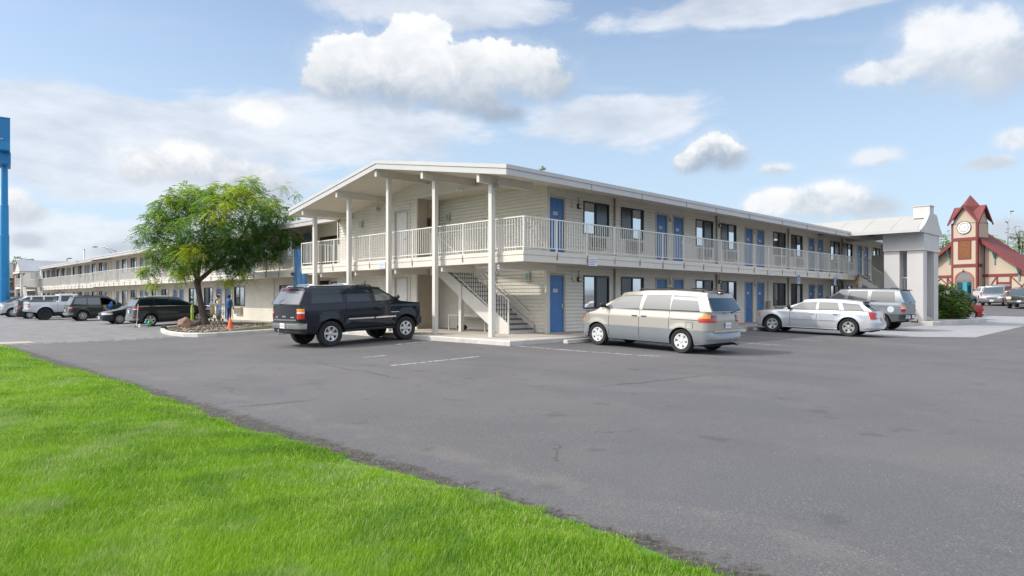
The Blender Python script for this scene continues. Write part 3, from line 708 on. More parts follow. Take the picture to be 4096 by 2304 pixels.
# ------------------------------------------------------------------ corner building (gable front and right wing)
MOT=thing('motel_building','two storey cream motel building with a gabled front, white balcony railings and blue doors','motel',(16.2,17,.39))
ZW,Z2=.39,3.20
DH=2.05
def right_wing():
    holes=[]; items=[]
    up=dict(w=(1.58,1.26,4.06)); lo=dict(w=(1.58,1.26,1.24))
    dv=[21.65,29.77,37.93,46.2,54.3]
    wins=[]; doors=[(17.74,'01')]
    for i,d in enumerate(dv):
        wins.append((d-1.96 if i else 19.66,0)); wins.append((d+.38,1))
    num=3
    for i,d in enumerate(dv[:-1]):
        doors.append((d+2.93,None)); doors.append((d+4.27,None))
    DW=.80
    nm={'u':['201','222','221','220','219','218','217','216','215'],'l':['101','122','121','120','119','118','117','116','115']}
    for key,zd,zw in (('u',Z2,4.06),('l',.41,1.24)):
        for i,(a,_) in enumerate(doors):
            if a>55: continue
            holes.append((a-.085,a+DW+.085,zd-.03,zd+DH+.085)); items.append(('d',a,zd,nm[key][i] if i<len(nm[key]) else None,6 if (key=='u' or i>2) else 1))
        for i,(a,fl) in enumerate(wins):
            if a>55: continue
            holes.append((a,a+1.58,zw,zw+1.26)); items.append(('w',a,zw,fl,(0,3,1,0,2,3,0,1,0,3)[(i+(3 if key=='l' else 0))%10]))
    mb=MB(); lapwall(mb,'y-',16.14,17.62,57,.39,5.75,holes); part(mb,'wall',SID,MOT)
    for it in items:
        if it[0]=='d': door_at(MOT,'y-',16.14,it[1],it[2],DW,DH,BLUE,it[4],it[3])
        else:
            window_at(MOT,'y-',16.14,it[1],it[2],1.58,1.26,bool(it[3]),it[4])
            ac_at(MOT,'y-',16.14,it[1]+(.22 if not it[3] else .36),it[2]-.53 if it[2]>3 else it[2]-.50)
    boards([(17.53,17.70,16.05,16.13,.39,5.7)]+[(d-.07,d+.07,16.095,16.118,.39,5.7) for d in dv],'wall_trim',TRIM,MOT)
    for d in dv:
        for z0,z1 in ((.39,2.79),(3.1,5.6)):
            p=MB(); p.tube([(d-.11,16.06,z0),(d-.11,16.06,z1)],.028,8); part(p,'downpipe',PIPE,MOT,sm=True)
    for z in (5.05,2.32):
        fix_at('lamp',MOT,'y-',16.14,19.05,z+.1); fix_at('horn',MOT,'y-',16.14,19.38,z+.02)
        for d in dv[:-1]:
            fix_at('lamp',MOT,'y-',16.14,d+3.98,z+.12)
        for d in (29.77,46.2): fix_at('horn',MOT,'y-',16.14,d+.22,z+.12)
    p=MB(); p.tube([(35.2,16.07,.9),(35.2,16.07,2.6)],.02,6); p.box(35.05,35.35,16.0,16.12,1.0,1.5); part(p,'electric_box',PIPE,MOT)
right_wing()
def gable_front():
    X1,X2=16.4,17.62
    # stair bay back wall
    mb=MB(); lapwall(mb,'x-',X2,16.14,22.25,.39,5.75); 
    # front wall left of the bay, with door openings
    hs=[(22.88-.085,23.68+.085,3.17,3.2+DH+.085),(22.88-.085,23.68+.085,.38,.41+DH+.085)]
    lapwall(mb,'x-',X1,22.25,28.4,.39,5.78,hs)
    part(mb,'wall',SID,MOT)
    for z in (3.2,.41): door_at(MOT,'x-',X1,23.68,z,.80,DH,WHITED,1)
    g=MB(); c=.132; z=5.78
    zs=lambda y:(5.33+.164*(min(y,42.64-y)-14.36))
    while z<6.48:     # gable triangle of lap boards
        y0=14.36+(z-5.33)/.164; y1=14.36+(min(z+c,6.47)-5.33)/.164
        if y0<21.3: g.quad((X1-.017,y0,z),(X1-.017,42.64-y0,z),(X1,42.64-y1,min(z+c,6.47)),(X1,y1,min(z+c,6.47))); g.quad((X1,y0,z),(X1,42.64-y0,z),(X1-.017,42.64-y0,z),(X1-.017,y0,z))
        z+=c
    part(g,'gable_wall',SID,MOT)
    boards([(X1-.05,X1+.08,17.05,28.4,5.70,5.80),(X1-.03,X1+.05,22.16,22.28,.39,5.70),(X1-.03,X1+.06,28.30,28.43,.39,5.7)]+[(X1-.035,X1-.022,22.62,22.68,z,z+2.4) for z in (.41,3.2)],'wall_trim',TRIM,MOT)
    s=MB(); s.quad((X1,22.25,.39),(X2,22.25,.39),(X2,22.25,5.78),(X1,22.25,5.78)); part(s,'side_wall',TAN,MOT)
    s=MB(); s.box(X1+.08,X2+.4,16.14,22.25,5.72,5.78); part(s,'ceiling',SOFF,MOT)
    s=MB(); lapwall(s,'y+',28.4,16.4,18.0,.39,5.7); part(s,'wall',SID,MOT)
    # fixtures
    fix_at('lantern',MOT,'x-',X1,26.27,5.0); fix_at('lantern',MOT,'x-',X1,26.1,2.25); fix_at('lantern',MOT,'x-',X2,21.6,5.0); fix_at('lantern',MOT,'x-',X2,17.0,2.45)
    p=MB(); p.lathe([(.0,.0),(.16,.0),(.17,.05),(.15,.07)],16,2,(16.0,19.0,5.60)); part(p,'ceiling_light',LAMPW,MOT,sm=True)
    p=MB(); p.tube([(17.0,22.23,5.7),(17.0,22.23,4.95)],.012,6); part(p,'conduit',PIPE,MOT)
    p=MB(); p.lathe([(.0,4.62),(.06,4.62),(.075,4.68),(.075,4.88),(.06,4.95),(0,4.95)],10,2,(17.0,22.15,0)); part(p,'hanging_lantern',BRZ,MOT,sm=True)
    for (x,y,z) in ((16.28,24.86,5.52),(14.62,15.55,5.22),(14.70,15.62,2.45)):
        p=MB(); p.tube([(x+.1,y,z+.2),(x,y,z+.18),(x,y,z+.05)],.018,6); p.lathe([(.06,z+.06),(.075,z+.0),(.06,z-.07),(0,z-.09)],12,2,(x,y,0)); part(p,'security_camera',mat('camera_grey',(.35,.35,.36),.3),MOT,sm=True)
    p=MB(); p.tube([(15.9,26.3,5.66),(16.33,28.1,5.36),(16.33,28.25,5.28),(16.35,28.28,4.2)],.022,6); part(p,'cable',mat('cable_black',(.02,.02,.02),.6),MOT)
    # columns, roof beams, lower beams
    for y,zt in ((15.7,5.27),(18.61,5.75),(21.46,6.19),(24.32,5.73),(27.18,5.27)):
        p=MB(); p.box(14.47,14.63,y-.08,y+.08,.37,zt); part(p,'column',POSTM,MOT,bevel=.008)
        b=MB(); b.box(13.96,16.38,y-.06,y+.06,zt,zt+.285); part(b,'roof_beam',TRIM,MOT)
        b=MB(); b.box(14.84,16.38 if y>22 else (17.6 if y<16 else 16.38),y-.05,y+.05,2.58,2.80); part(b,'floor_beam',TRIM,MOT)
gable_front()
def roof():
    x0,x1=13.9,57.4; yr,ze,zr=21.32,5.62,6.76; ye0,ye1=14.36,28.28
    r=MB(); r.prism([(ye0,ze),(yr,zr),(ye1,ze),(ye1,ze-.035),(yr,zr-.035),(ye0,ze-.035)],0,x0,x1); part(r,'roof',ROOFM,MOT)
    s=MB(); s.quad((x0+.05,ye0+.05,5.335),(x1,ye0+.05,5.335),(x1,yr,6.475),(x0+.05,yr,6.475)); s.quad((x0+.05,ye1-.05,5.335),(x1,ye1-.05,5.335),(x1,yr,6.475),(x0+.05,yr,6.475)); part(s,'soffit',SOFF,MOT)
    f=MB()
    for y,o in ((ye0,-1),(ye1,1)):
        a,b=sorted((y,y+o*.02)); f.box(x0-.02,x1,a,b,ze-.30,ze-.115)
        a,b=sorted((y,y+o*.045)); f.box(x0-.045,x1,a,b,ze-.110,ze+.012)
    for (ya,za),(yb,zb) in (((ye0,ze),(yr,zr)),((yr,zr),(ye1,ze))):
        f.prism([(ya,za-.30),(yb,zb-.30),(yb,zb-.115),(ya,za-.115)],0,x0-.02,x0+.03); f.prism([(ya,za-.11),(yb,zb-.11),(yb,zb+.012),(ya,za+.012)],0,x0-.045,x0+.03)
    part(f,'fascia',FASC,MOT)
    j=MB()    # sheet joints and small dents in the fascia
    for x in (17.9,20.9,24.0,26.4,29.5,33.0,36.1,40.2,43.2): j.box(x-.006,x+.006,ye0-.047,ye0-.02,ze-.30,ze+.013)
    part(j,'fascia_joint',mat('joint_grey',(.40,.39,.38),.6),MOT)
roof()
def balcony():
    b=MB(); z0,z1=2.80,3.10
    b.box(14.80,16.36,14.53,28.80,2.84,3.12); b.box(16.36,57,14.53,16.13,2.84,3.12); b.box(16.36,17.6,21.1,22.24,2.84,3.12)
    part(b,'balcony_floor',SOFF,MOT)
    f=MB()
    for (a0,a1,b0,b1) in ((14.77,14.80,14.50,28.83),(14.80,57,14.50,14.53)):
        f.box(a0,a1,b0,b1,2.78,2.99); 
    f.box(14.755,14.80,14.485,28.83,2.995,3.075); f.box(14.80,57,14.485,14.53,2.995,3.075)
    f.box(14.775,14.80,14.505,28.83,3.079,3.135); f.box(14.80,57,14.505,14.53,3.079,3.135)
    f.box(14.80,16.38,28.80,28.83,2.78,3.12)
    part(f,'balcony_fascia',TRIM,MOT)
    zr=3.235
    r=MB(); railing(r,(14.80,14.52),(14.80,28.8),zr); part(r,'balcony_railing',RAILM,MOT)
    r=MB(); railing(r,(14.80,28.8),(16.35,28.8),zr); part(r,'balcony_railing',RAILM,MOT)
    r=MB(); railing(r,(14.86,14.52),(44.2,14.52),zr); part(r,'balcony_railing',RAILM,MOT)
    r=MB(); railing(r,(45.4,14.52),(57,14.52),zr); part(r,'balcony_railing',RAILM,MOT)
    r=MB(); railing(r,(16.2,16.3),(16.2,21.0),zr); railing(r,(16.25,16.3),(17.55,16.3),zr); part(r,'stair_guard_railing',RAILM,MOT)
    n=0
    def post(x,y,ox,oy,strap):
        p=MB(); p.box(x-.022,x+.022,y-.022,y+.022,3.06,zr+.96); part(p,'railing_post',RAILM,MOT)
        if strap:
            s=MB(); rr=random.Random(int(x*100+y*37)); w=.03; h0=2.80+rr.uniform(0,.08)
            if ox: s.box(14.742,14.768,y-w/2,y+w/2,h0,3.09)
            else: s.box(x-w/2,x+w/2,14.472,14.499,h0,3.09)
            part(s,'rail_bracket',RUST if strap==1 else PIPE,MOT)
    post(14.80,14.52,0,0,0)
    for k in range(10): post(14.80,14.52+1.435*(k+1),1,0,2 if k!=2 else 1)
    for k in range(20):
        x=14.78+1.55*(k+1)
        if x<44.3: post(x,14.52,0,1,1 if k%5!=2 else 2)
balcony()
def stairs():
    n=16; y0,y1=16.72,21.1; zb,zt=.39,3.12; rise=(zt-zb)/n; run=(y1-y0)/n
    S=thing('tmp','x','x') ; bpy.data.objects.remove(S)
    st=MB()
    for x0,x1 in ((16.28,16.34),(17.50,17.56)):
        st.prism([(y0-.02,zb),(y0-.02,zb+.30),(y1,zt+.10),(y1,zt-.32),(y0+.55,zb)],0,x0,x1)
    root=part(st,'staircase',POSTM,MOT)
    tr=MB(); ri=MB()
    for i in range(n):
        y=y0+run*i; z=zb+rise*(i+1); tr.box(16.34,17.50,y-.03,y+run,z-.045,z); 
        ri.box(16.34,17.50,y+.005,y+.02,z-rise,z-.046)
    for m,nm,mm in ((tr,'tread',TREAD),(ri,'riser',POSTM)):
        o=m.build(nm,mm,root)
    rl=MB(); k=(zt-zb)/(y1-y0)
    railing(rl,(16.31,y0+.05),(16.31,y1-.2),zb+.34,.88,.125,zq=zt+.34-.2*k); rl.box(16.29,16.33,y0,y0+.04,zb+.25,zb+1.22); rl.build('stair_railing',RAILM,root)
    hr=MB(); hr.tube([(17.44,16.9,1.15),(17.44,17.1,1.28),(17.44,20.9,1.28+3.8*k)],.022,8)
    for y in (17.3,18.9,20.5): hr.tube([(17.56,y,1.28+(y-17.1)*k-.12),(17.44,y,1.28+(y-17.1)*k-.12),(17.44,y,1.28+(y-17.1)*k)],.014,6)
    hr.build('handrail',RAILM,root)
    p=MB(); p.box(16.24,16.38,19.22,19.36,.39,2.15); p.build('stair_post',POSTM,root)
    l=MB(); l.box(16.2,17.6,20.9,21.06,2.55,2.83); l.build('landing_beam',TRIM,root)
stairs()
# stuff under the stairs and on the balcony edge
def bench():
    t=thing('table_frame','white metal table frame standing against the siding under the outside stairs','table',(17.15,19.7,.39))
    f=MB(); f.box(-.25,.25,-1.1,1.1,.56,.60); f.build('table_top',RAILM,t)
    for x in (-.22,.22):
        for y in (-1.07,1.07): m=MB(); m.box(x-.02,x+.02,y-.02,y+.02,0,.56); m.build('leg',RAILM,t)
    b=MB()
    P=[]
    for i in range(9):
        a=i/8; y=-.24+.48*a; r=.12*(1-abs(a-.5)**3*4); P.append([(r*cos(q)*1.1,y,.115+r*.95*sin(q)) for q in [2*pi*k/12 for k in range(13)]])
    b.grid(P); b.poly(P[0][:-1]); b.poly(P[-1][:-1]); m=mat('bag_black',(.012,.012,.014),.7)
    t=thing('duffel_bag','small black bag lying on the walkway under the white table frame','bag',(16.95,20.0,.39))
    b.build('bag_body',m,t,sm=True); h=MB(); h.tube([(0,-.12,.22),(0,-.1,.27),(0,.1,.27),(0,.12,.22)],.012,6); h.build('strap',m,t)
bench()
def notice(label,face,x,y,z,w=.46,h=.26):
    t=thing('notice_sign',label,'sign',(x,y,z),0 if face=='y-' else -pi/2,'white notice signs on the balcony edge')
    p=MB(); p.box(-w/2,w/2,-.012,0,-h/2,h/2); p.build('sign_plate',WPLATE,t)
    l=MB()
    for k in range(4): zz=h/2-.045-.055*k; l.box(-w*.43,w*(.43 if k<3 else .2),-.0155,-.0125,zz-.013,zz+.013)
    l.build('sign_text',mat('notice_ink',(.25,.33,.55),.6),t)
notice('white notice sign on the gable front balcony edge, beside the middle column','x-',14.738,22.2,2.93)
notice('white notice sign on the balcony edge above the gap between door 101 and its window','y-',18.13,14.468,2.88)
notice('white notice sign on the balcony edge above the rear half of the beige minivan','y-',31.9,14.468,2.90)
notice('white notice sign on the balcony edge between the two blue parking signs','y-',38.2,14.468,2.88,.5,.24)
notice('faded notice sign on the balcony edge by the second blue parking sign','y-',40.9,14.468,2.96,.5,.24)
def acc_sign(x,lab):
    t=thing('parking_sign',lab,'sign',(x,14.45,2.66),0,'blue accessible parking signs')
    p=MB(); p.box(-.15,.15,-.008,0,-.24,.24); p.box(-.02,.02,0,.02,.1,.34); p.build('sign_plate',WPLATE,t)
    p=MB(); p.box(-.125,.125,-.0115,-.0085,-.10,.215); p.build('sign_field',SIGNBLUE,t)
    w=MB(); f=lambda q,r,a0,a1,n=14:[(q[0]+r*cos(a0+(a1-a0)*i/n),-.016,q[1]+r*sin(a0+(a1-a0)*i/n)) for i in range(n+1)]
    w.tube(f((-.005,.02),.062,R(150),R(395)),.009,5); w.tube([(-.02,-.016,.145),(-.012,-.016,.07),(.04,-.016,.07),(.07,-.016,.0)],.009,5); w.blob((-.022,-.015,.175),(.018,.004,.018),8,5)
    w.build('wheelchair_symbol',WPLATE,t)
    l=MB(); l.box(-.11,.11,-.0115,-.0085,-.20,-.13); l.build('sign_text',SIGNBLUE,t)
acc_sign(35.28,'x')
acc_sign(40.35,'blue and white accessible parking sign hanging under the balcony near the end of the railing')
bpy.data.objects['parking_sign']['label']='blue accessible parking sign hanging under the balcony above the silver station wagon roof'
bpy.data.objects['parking_sign.001']['label']='blue accessible parking sign under the balcony above the grey SUV windshield'
def jacket():
    t=thing('work_jacket','orange and black cloth hanging at the balcony corner by the far stairs','cloth',(43.9,14.42,2.9))
    m=MB(); P=[]
    for i in range(7):
        a=i/6; w=.16+.10*sin(a*2.5); P.append([(-w+2*w*k/6,-.03-.05*sin(k*1.6+i),.12-.52*a-.05*(k%2)*a) for k in range(7)])
    m.grid(P); m.build('cloth',[mat('cloth_orange',(.60,.28,.05),.8,.3,9)],t,sm=True)
    m=MB(); m.tube([(-.1,-.05,.1),(0,-.06,.16),(.1,-.05,.1)],.03,6); m.tube([(-.05,-.05,-.35),(-.12,-.06,-.55),(-.2,-.05,-.62)],.012,5); m.build('strap',INK,t)
jacket()
def tarp():
    t=thing('blue_tarp','blue tarp hanging from the upper railing at the inner corner of the motel','tarp',(16.0,31.9,2.2))
    m=MB(); P=[]
    for i in range(15):
        a=i/14; z=4.16-2.30*a; yc=32.15-.35*a; hw=.42+.30*smooth(.0,.9,a)-.06*a; row=[]
        for k in range(25):
            b=k/24; fold=.055*sin(b*19+.6*sin(a*3))+.03*sin(b*43+a*2); row.append((16.24-.16*sin(pi*b)*a+fold*(.4+.8*a)-16.0,yc+hw-2*hw*b-31.9+.02*sin(a*9+b*5),z-2.2+.03*sin(b*14)))
        P.append(row)
    m.grid(P); m.build('tarp_sheet',mat('tarp_blue',(.004,.085,.22),.32,.12,2.5),t,sm=True)
tarp()
# ------------------------------------------------------------------ left wing
LW=thing('motel_wing','long two storey cream motel wing with a grey slatted balcony running behind the parked cars','motel',(18,60,.21))
def left_wing():
    X=18.0; Y0,Y1=28.5,108
    holes=[];items=[]
    wins=[42.78,48.1,51.15,57.4,59.9,65.9,68.6,76.9,79.65,85.6,88.2,94.0,96.6,102.5,105]; doors=[45.1,46.6,53.95,55.35,62.5,63.9,71.3,75.5,82.4,83.6,91.0,92.2,99.3,100.5]
    DW=.86
    for key in 'ul':
        zd=3.2 if key=='u' else .27; zw=4.05 if key=='u' else 1.16
        ww=wins+([36.2,39.2] if key=='u' else [36.2])
        dd=doors+([34.0,41.6] if key=='u' else [34.05])
        for i,a in enumerate(ww):
            holes.append((a,a+1.65,zw,zw+1.27)); items.append(('w',a+1.65,zw,i%2,(0,1,3,0,2)[i%5]))
        for a in dd: holes.append((a-.085,a+DW+.085,zd-.03,zd+DH+.085)); items.append(('d',a+DW,zd))
    mb=MB(); lapwall(mb,'x-',X,33.2,Y1,.25,5.72,holes); part(mb,'wall',SID,LW)
    mb=MB(); mb.box(18.0,18.05,28.5,33.2,4.95,5.7); mb.box(18.0,18.05,28.5,33.2,2.6,3.1); part(mb,'wall',SID,LW)
    mb=MB(); mb.box(18.9,18.95,28.5,33.3,.2,5.7); part(mb,'passage_wall',BROWN,LW); mb=MB(); mb.box(18.01,18.9,33.2,33.25,.2,5.7); part(mb,'passage_wall',BROWN,LW)
    mb=MB()
    for y in (30.3,31.15,32.05): mb.box(17.98,18.08,y-.05,y+.05,.21,2.62)
    mb.box(17.98,18.08,30.25,32.1,2.52,2.62); part(mb,'passage_frame',TRIM,LW)
    mb=MB(); mb.box(18.03,18.05,30.36,31.09,.23,2.5); mb.box(18.03,18.05,31.21,31.99,.23,2.5); part(mb,'glass_door',mat('door_panel_brown',(.12,.095,.075),.4,.1,3),LW)
    for it in items:
        if it[0]=='w':
            window_at(LW,'x-',X,it[1],it[2],1.65,1.27,bool(it[3]),it[4]); 
            if it[1]<60: ac_at(LW,'x-',X,it[1]-.3,it[2]-.54)
        else:
            door_at(LW,'x-',X,it[1],it[2],DW,DH,BLUE,6,None)
    boards([(17.955,17.978,y-.08,y+.08,.21,5.7) for y in (38.6,44.75,50.5,59.5,68.2,72.9,79.2,87.8,96.2)]+[(17.9,18.0,33.1,33.25,.21,5.7)],'wall_trim',TRIM,LW)
    door_at(LW,'x-',X-.03,74.75,3.2,.75,DH,mat('door_red_brown',(.24,.10,.07),.5),1); door_at(LW,'x-',X-.03,74.75,.27,.75,DH,mat('door_red_brown',(.24,.10,.07),.5),1)
    # roof in two lengths, the far one a little lower
    for y0,y1,dz in ((28.28,73.8,0),(73.8,108.3,-.09)):
        r=MB(); r.prism([(16.3,5.62+dz),(23.4,6.76+dz),(30.5,5.62+dz),(30.5,5.585+dz),(23.4,6.72+dz),(16.3,5.585+dz)],1,y0,y1); part(r,'roof',ROOFM,LW)
        s=MB(); s.quad((16.34,y0,5.335+dz),(16.34,y1,5.335+dz),(23.4,y1,6.47+dz),(23.4,y0,6.47+dz)); part(s,'soffit',SOFF,LW)
        f=MB(); f.box(16.28,16.30,y0,y1,5.32+dz,5.505+dz); f.box(16.255,16.30,y0,y1,5.51+dz,5.632+dz); part(f,'fascia',FASC,LW)
        # end of the eave
        if dz: f=MB(); f.prism([(16.3,5.62+dz),(23.4,6.76+dz),(23.4,6.46+dz),(16.3,5.32+dz)],1,y1-.05,y1); part(f,'fascia',FASC,LW)
    b=MB(); b.box(16.44,17.98,33.2,Y1,2.84,3.12); b.box(16.40,18.9,28.84,33.2,2.84,3.12); part(b,'balcony_floor',SOFF,LW)
    f=MB()
    f.box(16.40,16.44,32.7,73.8,2.78,2.99); f.box(16.385,16.44,32.7,73.8,2.995,3.075); f.box(16.405,16.44,32.7,73.8,3.079,3.135)
    f.box(16.40,16.44,73.8,Y1,2.70,2.93); f.box(16.385,16.44,73.8,Y1,2.935,3.015); f.box(16.405,16.44,73.8,Y1,3.019,3.1)
    part(f,'balcony_fascia',TRIM,LW)
    for a,b_,dz in ((32.75,45,0),(45,59,0),(59,73.8,0),(73.8,88,-.07),(88,Y1,-.07)):
        r=MB(); railing(r,(16.42,a),(16.42,b_),3.235+dz); part(r,'balcony_railing',RAILM,LW)
    k=32.95
    while k<Y1:
        dz=0 if k<73.8 else -.08
        p=MB(); p.box(16.395,16.445,k-.022,k+.022,3.05+dz,4.2+dz); part(p,'railing_post',RAILM,LW)
        s=MB(); s.box(16.362,16.384,k-.02,k+.02,2.80+dz,3.09+dz); part(s,'rail_bracket',mat('strap_grey',(.20,.185,.16),.7),LW); k+=1.6
    # drips in the balcony edge
left_wing()
def end_gable():
    t=thing('stair_canopy','grey roofed stair canopy with slanted white legs at the far left end of the motel','canopy',(15.5,100.5,.15))
    g=lambda mb,n,m: part(mb,n,m,t)
    r=MB(); r.prism([(98.3,4.99),(100.5,6.42),(102.7,4.99),(102.7,4.90),(100.5,6.30),(98.3,4.90)],0,14.25,16.25); r.prism([(98.9,5.38),(100.5,6.42),(102.1,5.38)],0,16.25,21.5); g(r,'roof',mat('roof_grey',(.33,.35,.40),.7,.1,1))
    r=MB(); r.prism([(98.45,5.0),(100.5,6.32),(102.55,5.0)],0,14.35,14.42); r.box(14.2,14.35,98.3,102.7,4.72,4.93); r.box(14.35,16.2,98.3,98.42,4.72,4.90); g(r,'gable',TRIM)
    for x,y in ((14.5,98.6),(16.0,98.6),(14.5,102.4)):
        p=MB(); p.box(x-.13,x+.13,y-.13,y+.13,.12,4.75); g(p,'column',POSTM)
    for x in (14.7,16.1):
        p=MB(); p.prism([(98.5,3.1),(98.2,3.1),(95.6,.12),(96.5,.12)],0,x-.14,x+.14); g(p,'stringer',POSTM)
    s=MB()
    for i in range(14): s.box(14.84,15.96,95.9+.19*i,96.12+.19*i,.3+.205*i,.35+.205*i)
    g(s,'steps',mat('step_stone',(.30,.25,.18),.9))
    s=MB(); s.box(14.4,16.3,98.5,102.4,2.85,3.1); g(s,'landing',SOFF)
    r=MB(); railing(r,(14.6,98.5),(16.1,98.5),3.2,.9,.14); railing(r,(14.45,98.6),(14.45,102.3),3.2,.9,.14); g(r,'railing',RAILM)
end_gable()
# ------------------------------------------------------------------ stair tower at the right
def stair_tower():
    t=thing('stair_tower','off white stair tower on square pillars with a chimney block, behind the grey SUV','tower',(44.9,11.8,.36))
    M=mat('tower_stucco',(.55,.54,.545),.75,.06,1.3,bump=.12,bscale=30,dirt=(1.5,.56,.35,(.46,.44,.42)))
    g=lambda mb,n,m=M,**k: part(mb,n,m,t,**k)
    x0,x1,y0,y1=43.3,46.5,10.72,12.75
    for (a,b,c,d) in ((x0,x0+.75,y0,y0+.82),(x0,x0+.75,y1-.82,y1),(x1-.95,x1,y0,y0+.82),(x1-.95,x1,y1-.82,y1)):
        p=MB(); p.box(a,b,c,d,.3,4.44); g(p,'pillar')
    b=MB(); b.box(x0-.05,x1+.05,y0-.05,y1+.05,4.44,5.50); g(b,'upper_wall')
    b=MB(); b.box(x0-.075,x1+.075,y0-.075,y1+.02,4.40,4.49); g(b,'band',TRIM)
    for a,c in ((x0-.062,0),): 
        q=MB(); q.box(a-.0,a+.012,y1-.75,y1-.72,4.65,5.35); q.box(x0+.55,x1-.55,y0-.062,y0-.05,5.22,5.26); q.box(x0+.55,x0+.59,y0-.062,y0-.05,4.62,5.22); q.box(x1-.59,x1-.55,y0-.062,y0-.05,4.62,5.22); g(q,'panel_joint',TRIM)
    # flared gable
    pf=[(42.35,5.47),(43.2,5.86),(43.75,6.2),(44.15,6.56),(44.2,6.58),(45.55,6.58),(45.75,6.5),(46.1,6.1),(46.5,5.78),(47.1,5.45),(47.0,5.38),(42.4,5.38)]
    e=MB(); e.prism(pf,1,y0-.12,y0+.08); g(e,'gable_wall')
    r=MB(); pr=[(42.3,5.50),(44.88,6.56),(47.15,5.50),(47.15,5.40),(44.88,6.45),(42.3,5.40)]; r.prism(pr,1,y0+.08,20.2); g(r,'roof',mat('tower_roof',(.37,.365,.36),.6,.05,.8))
    s=MB()
    for y in (12.2,13.7,15.2,16.8): s.bar((42.3,y,5.515),(44.88,y,6.57),.02,.008)
    s.box(42.24,42.3,y0-.1,17.5,5.36,5.53); g(s,'roof_trim',FASC)
    c=MB(); c.box(44.1,44.95,y0-.13,y0+.72,6.3,6.98); c.box(44.06,44.99,y0-.17,y0+.76,6.98,7.02); g(c,'chimney')
    w=MB(); w.quad((x0+.75,14.45,.39),(x1,14.45,.39),(x1,14.45,2.8),(x0+.75,14.45,2.8)); w.box(x1-.05,x1,11.5,14.4,.39,4.4); g(w,'back_wall',SID)
    # flight of steps under the roof
    s=MB(); s.prism([(14.5,3.12),(14.5,2.72),(10.9,.36),(10.3,.36)][:3]+[(10.5,.45)],0,44.16,44.24); st=g(s,'stringer',POSTM)
    tr=MB()
    for i in range(15): y=14.4-.235*(i+1); z=3.1-.18*(i+1); tr.box(44.24,45.3,y,y+.26,z-.05,z)
    g(tr,'tread',TREAD)
    r=MB(); railing(r,(44.2,14.5),(44.2,11.0),3.3,.9,.125,zq=.65); g(r,'stair_railing',RAILM)
    r=MB(); railing(r,(x0+.3,y0+.85),(x0+.3,y1-.85),2.05,.8,.11); g(r,'railing',RAILM)
    p=MB(); p.box(44.0,44.2,14.2,14.4,.39,2.8); g(p,'post',POSTM)
    slab([(42.7,10.1),(52.6,9.4),(53.6,10.4),(53.6,13.85),(42.7,13.85)],.36,'walkway')
stair_tower()
# ------------------------------------------------------------------ vehicles (x forward, y left, z up; origin on the ground between the axles)
TYRE=mat('tyre_rubber',(.022,.022,.024),.85,.2,12); RIM=mat('alloy_silver',(.62,.63,.65),.28,.05,8,metal=.75); RIMD=mat('rim_dark',(.02,.02,.022),.5)
SEAM=mat('panel_gap',(.008,.008,.009),.8); UNDER=mat('underbody',(.014,.014,.015),.9); BLKP=mat('black_plastic',(.025,.026,.028),.55,.1,6)
CHR=mat('chrome',(.72,.73,.75),.12,.05,6,metal=1); REDL=mat('lamp_red',(.42,.008,.012),.15,coat=1); AMBL=mat('lamp_amber',(.85,.28,.01),.15,coat=1); CLRL=mat('lamp_clear',(.72,.74,.76),.08,coat=1)
PLTB=mat('plate_blue',(.22,.38,.60),.4); SKIN=mat('skin_brown',(.28,.15,.09),.6)
G_TINT=glass('car_glass_tinted',(.016,.045,.075),.03,.045,0,1.4); G_MID=glass('car_glass_green',(.22,.30,.28),.03,.12,.30,1.4); G_SKY=glass('car_glass_sky_tint',(.50,.52,.56),.05,.06,.10,1.35); G_GREY=glass('car_glass_grey',(.34,.36,.39),.04,.06,.05,1.35); G_BLUE=glass('car_glass_blue',(.02,.075,.13),.05,.12,0,1.35)  # G_SKY: reflected sky is painted into the glass as a pale grey base
def lerp_tab(tab,x):
    if (tab[0][0]>tab[-1][0]): tab=tab[::-1]
    if x<=tab[0][0]: return tab[0][1]
    for (a,b),(c,d) in zip(tab,tab[1:]):
        if x<=c:
            t=(x-a)/(c-a) if c>a else 0; return b+(d-b)*t
    return tab[-1][1]
class Car: pass
def wheel_mesh(r,tw,rr,style,rimmat):
    """tyre and rim, outer face towards +y"""
    t=MB(); h=tw/2
    t.lathe([(rr-.03,-h*.8),(rr,-h*.9),(r*.93,-h),(r*.985,-h*.8),(r,-h*.45),(r,h*.45),(r*.985,h*.8),(r*.93,h),(rr+.012,h*.93),(rr,h*.86)],36,1)
    o=t.build('wheel',TYRE,None,sm=40)
    f=MB(); f.lathe([(rr,h*.88),(rr-.012,h*.90),(rr-.03,h*.86),(rr-.035,h*.2)],36,1); f.mat(1); f.lathe([(rr-.03,h*.2),(0,h*.2)],24,1); f.mat(0)
    n,w,taper=style
    for k in range(n):
        a=2*pi*k/n+pi/2; c,s=cos(a),sin(a)
        def P(rad,off,y): return (rad*c-off*s,y,rad*s+off*c)
        r0,r1=.035,rr-.018; w0,w1=w,w*taper; y0,y1=h*.74,h*.86
        f.quad(P(r0,-w0,y0),P(r1,-w1,y1),P(r1,w1,y1),P(r0,w0,y0))
        for sg in (-1,1): f.quad(P(r0,sg*w0,y0),P(r1,sg*w1,y1),P(r1,sg*w1*1.25,h*.35),P(r0,sg*w0*1.25,h*.35))
    f.lathe([(.075,h*.55),(.07,h*.76),(.055,h*.80),(0,h*.80)],20,1); f.mat(1)
    for k in range(5): a=2*pi*k/5+.6; f.lathe([(.011,h*.8),(.009,h*.84),(0,h*.84)],8,1,(.05*cos(a),0,.05*sin(a)))
    f.build('rim',[rimmat,RIMD],o,sm=40)
    return o
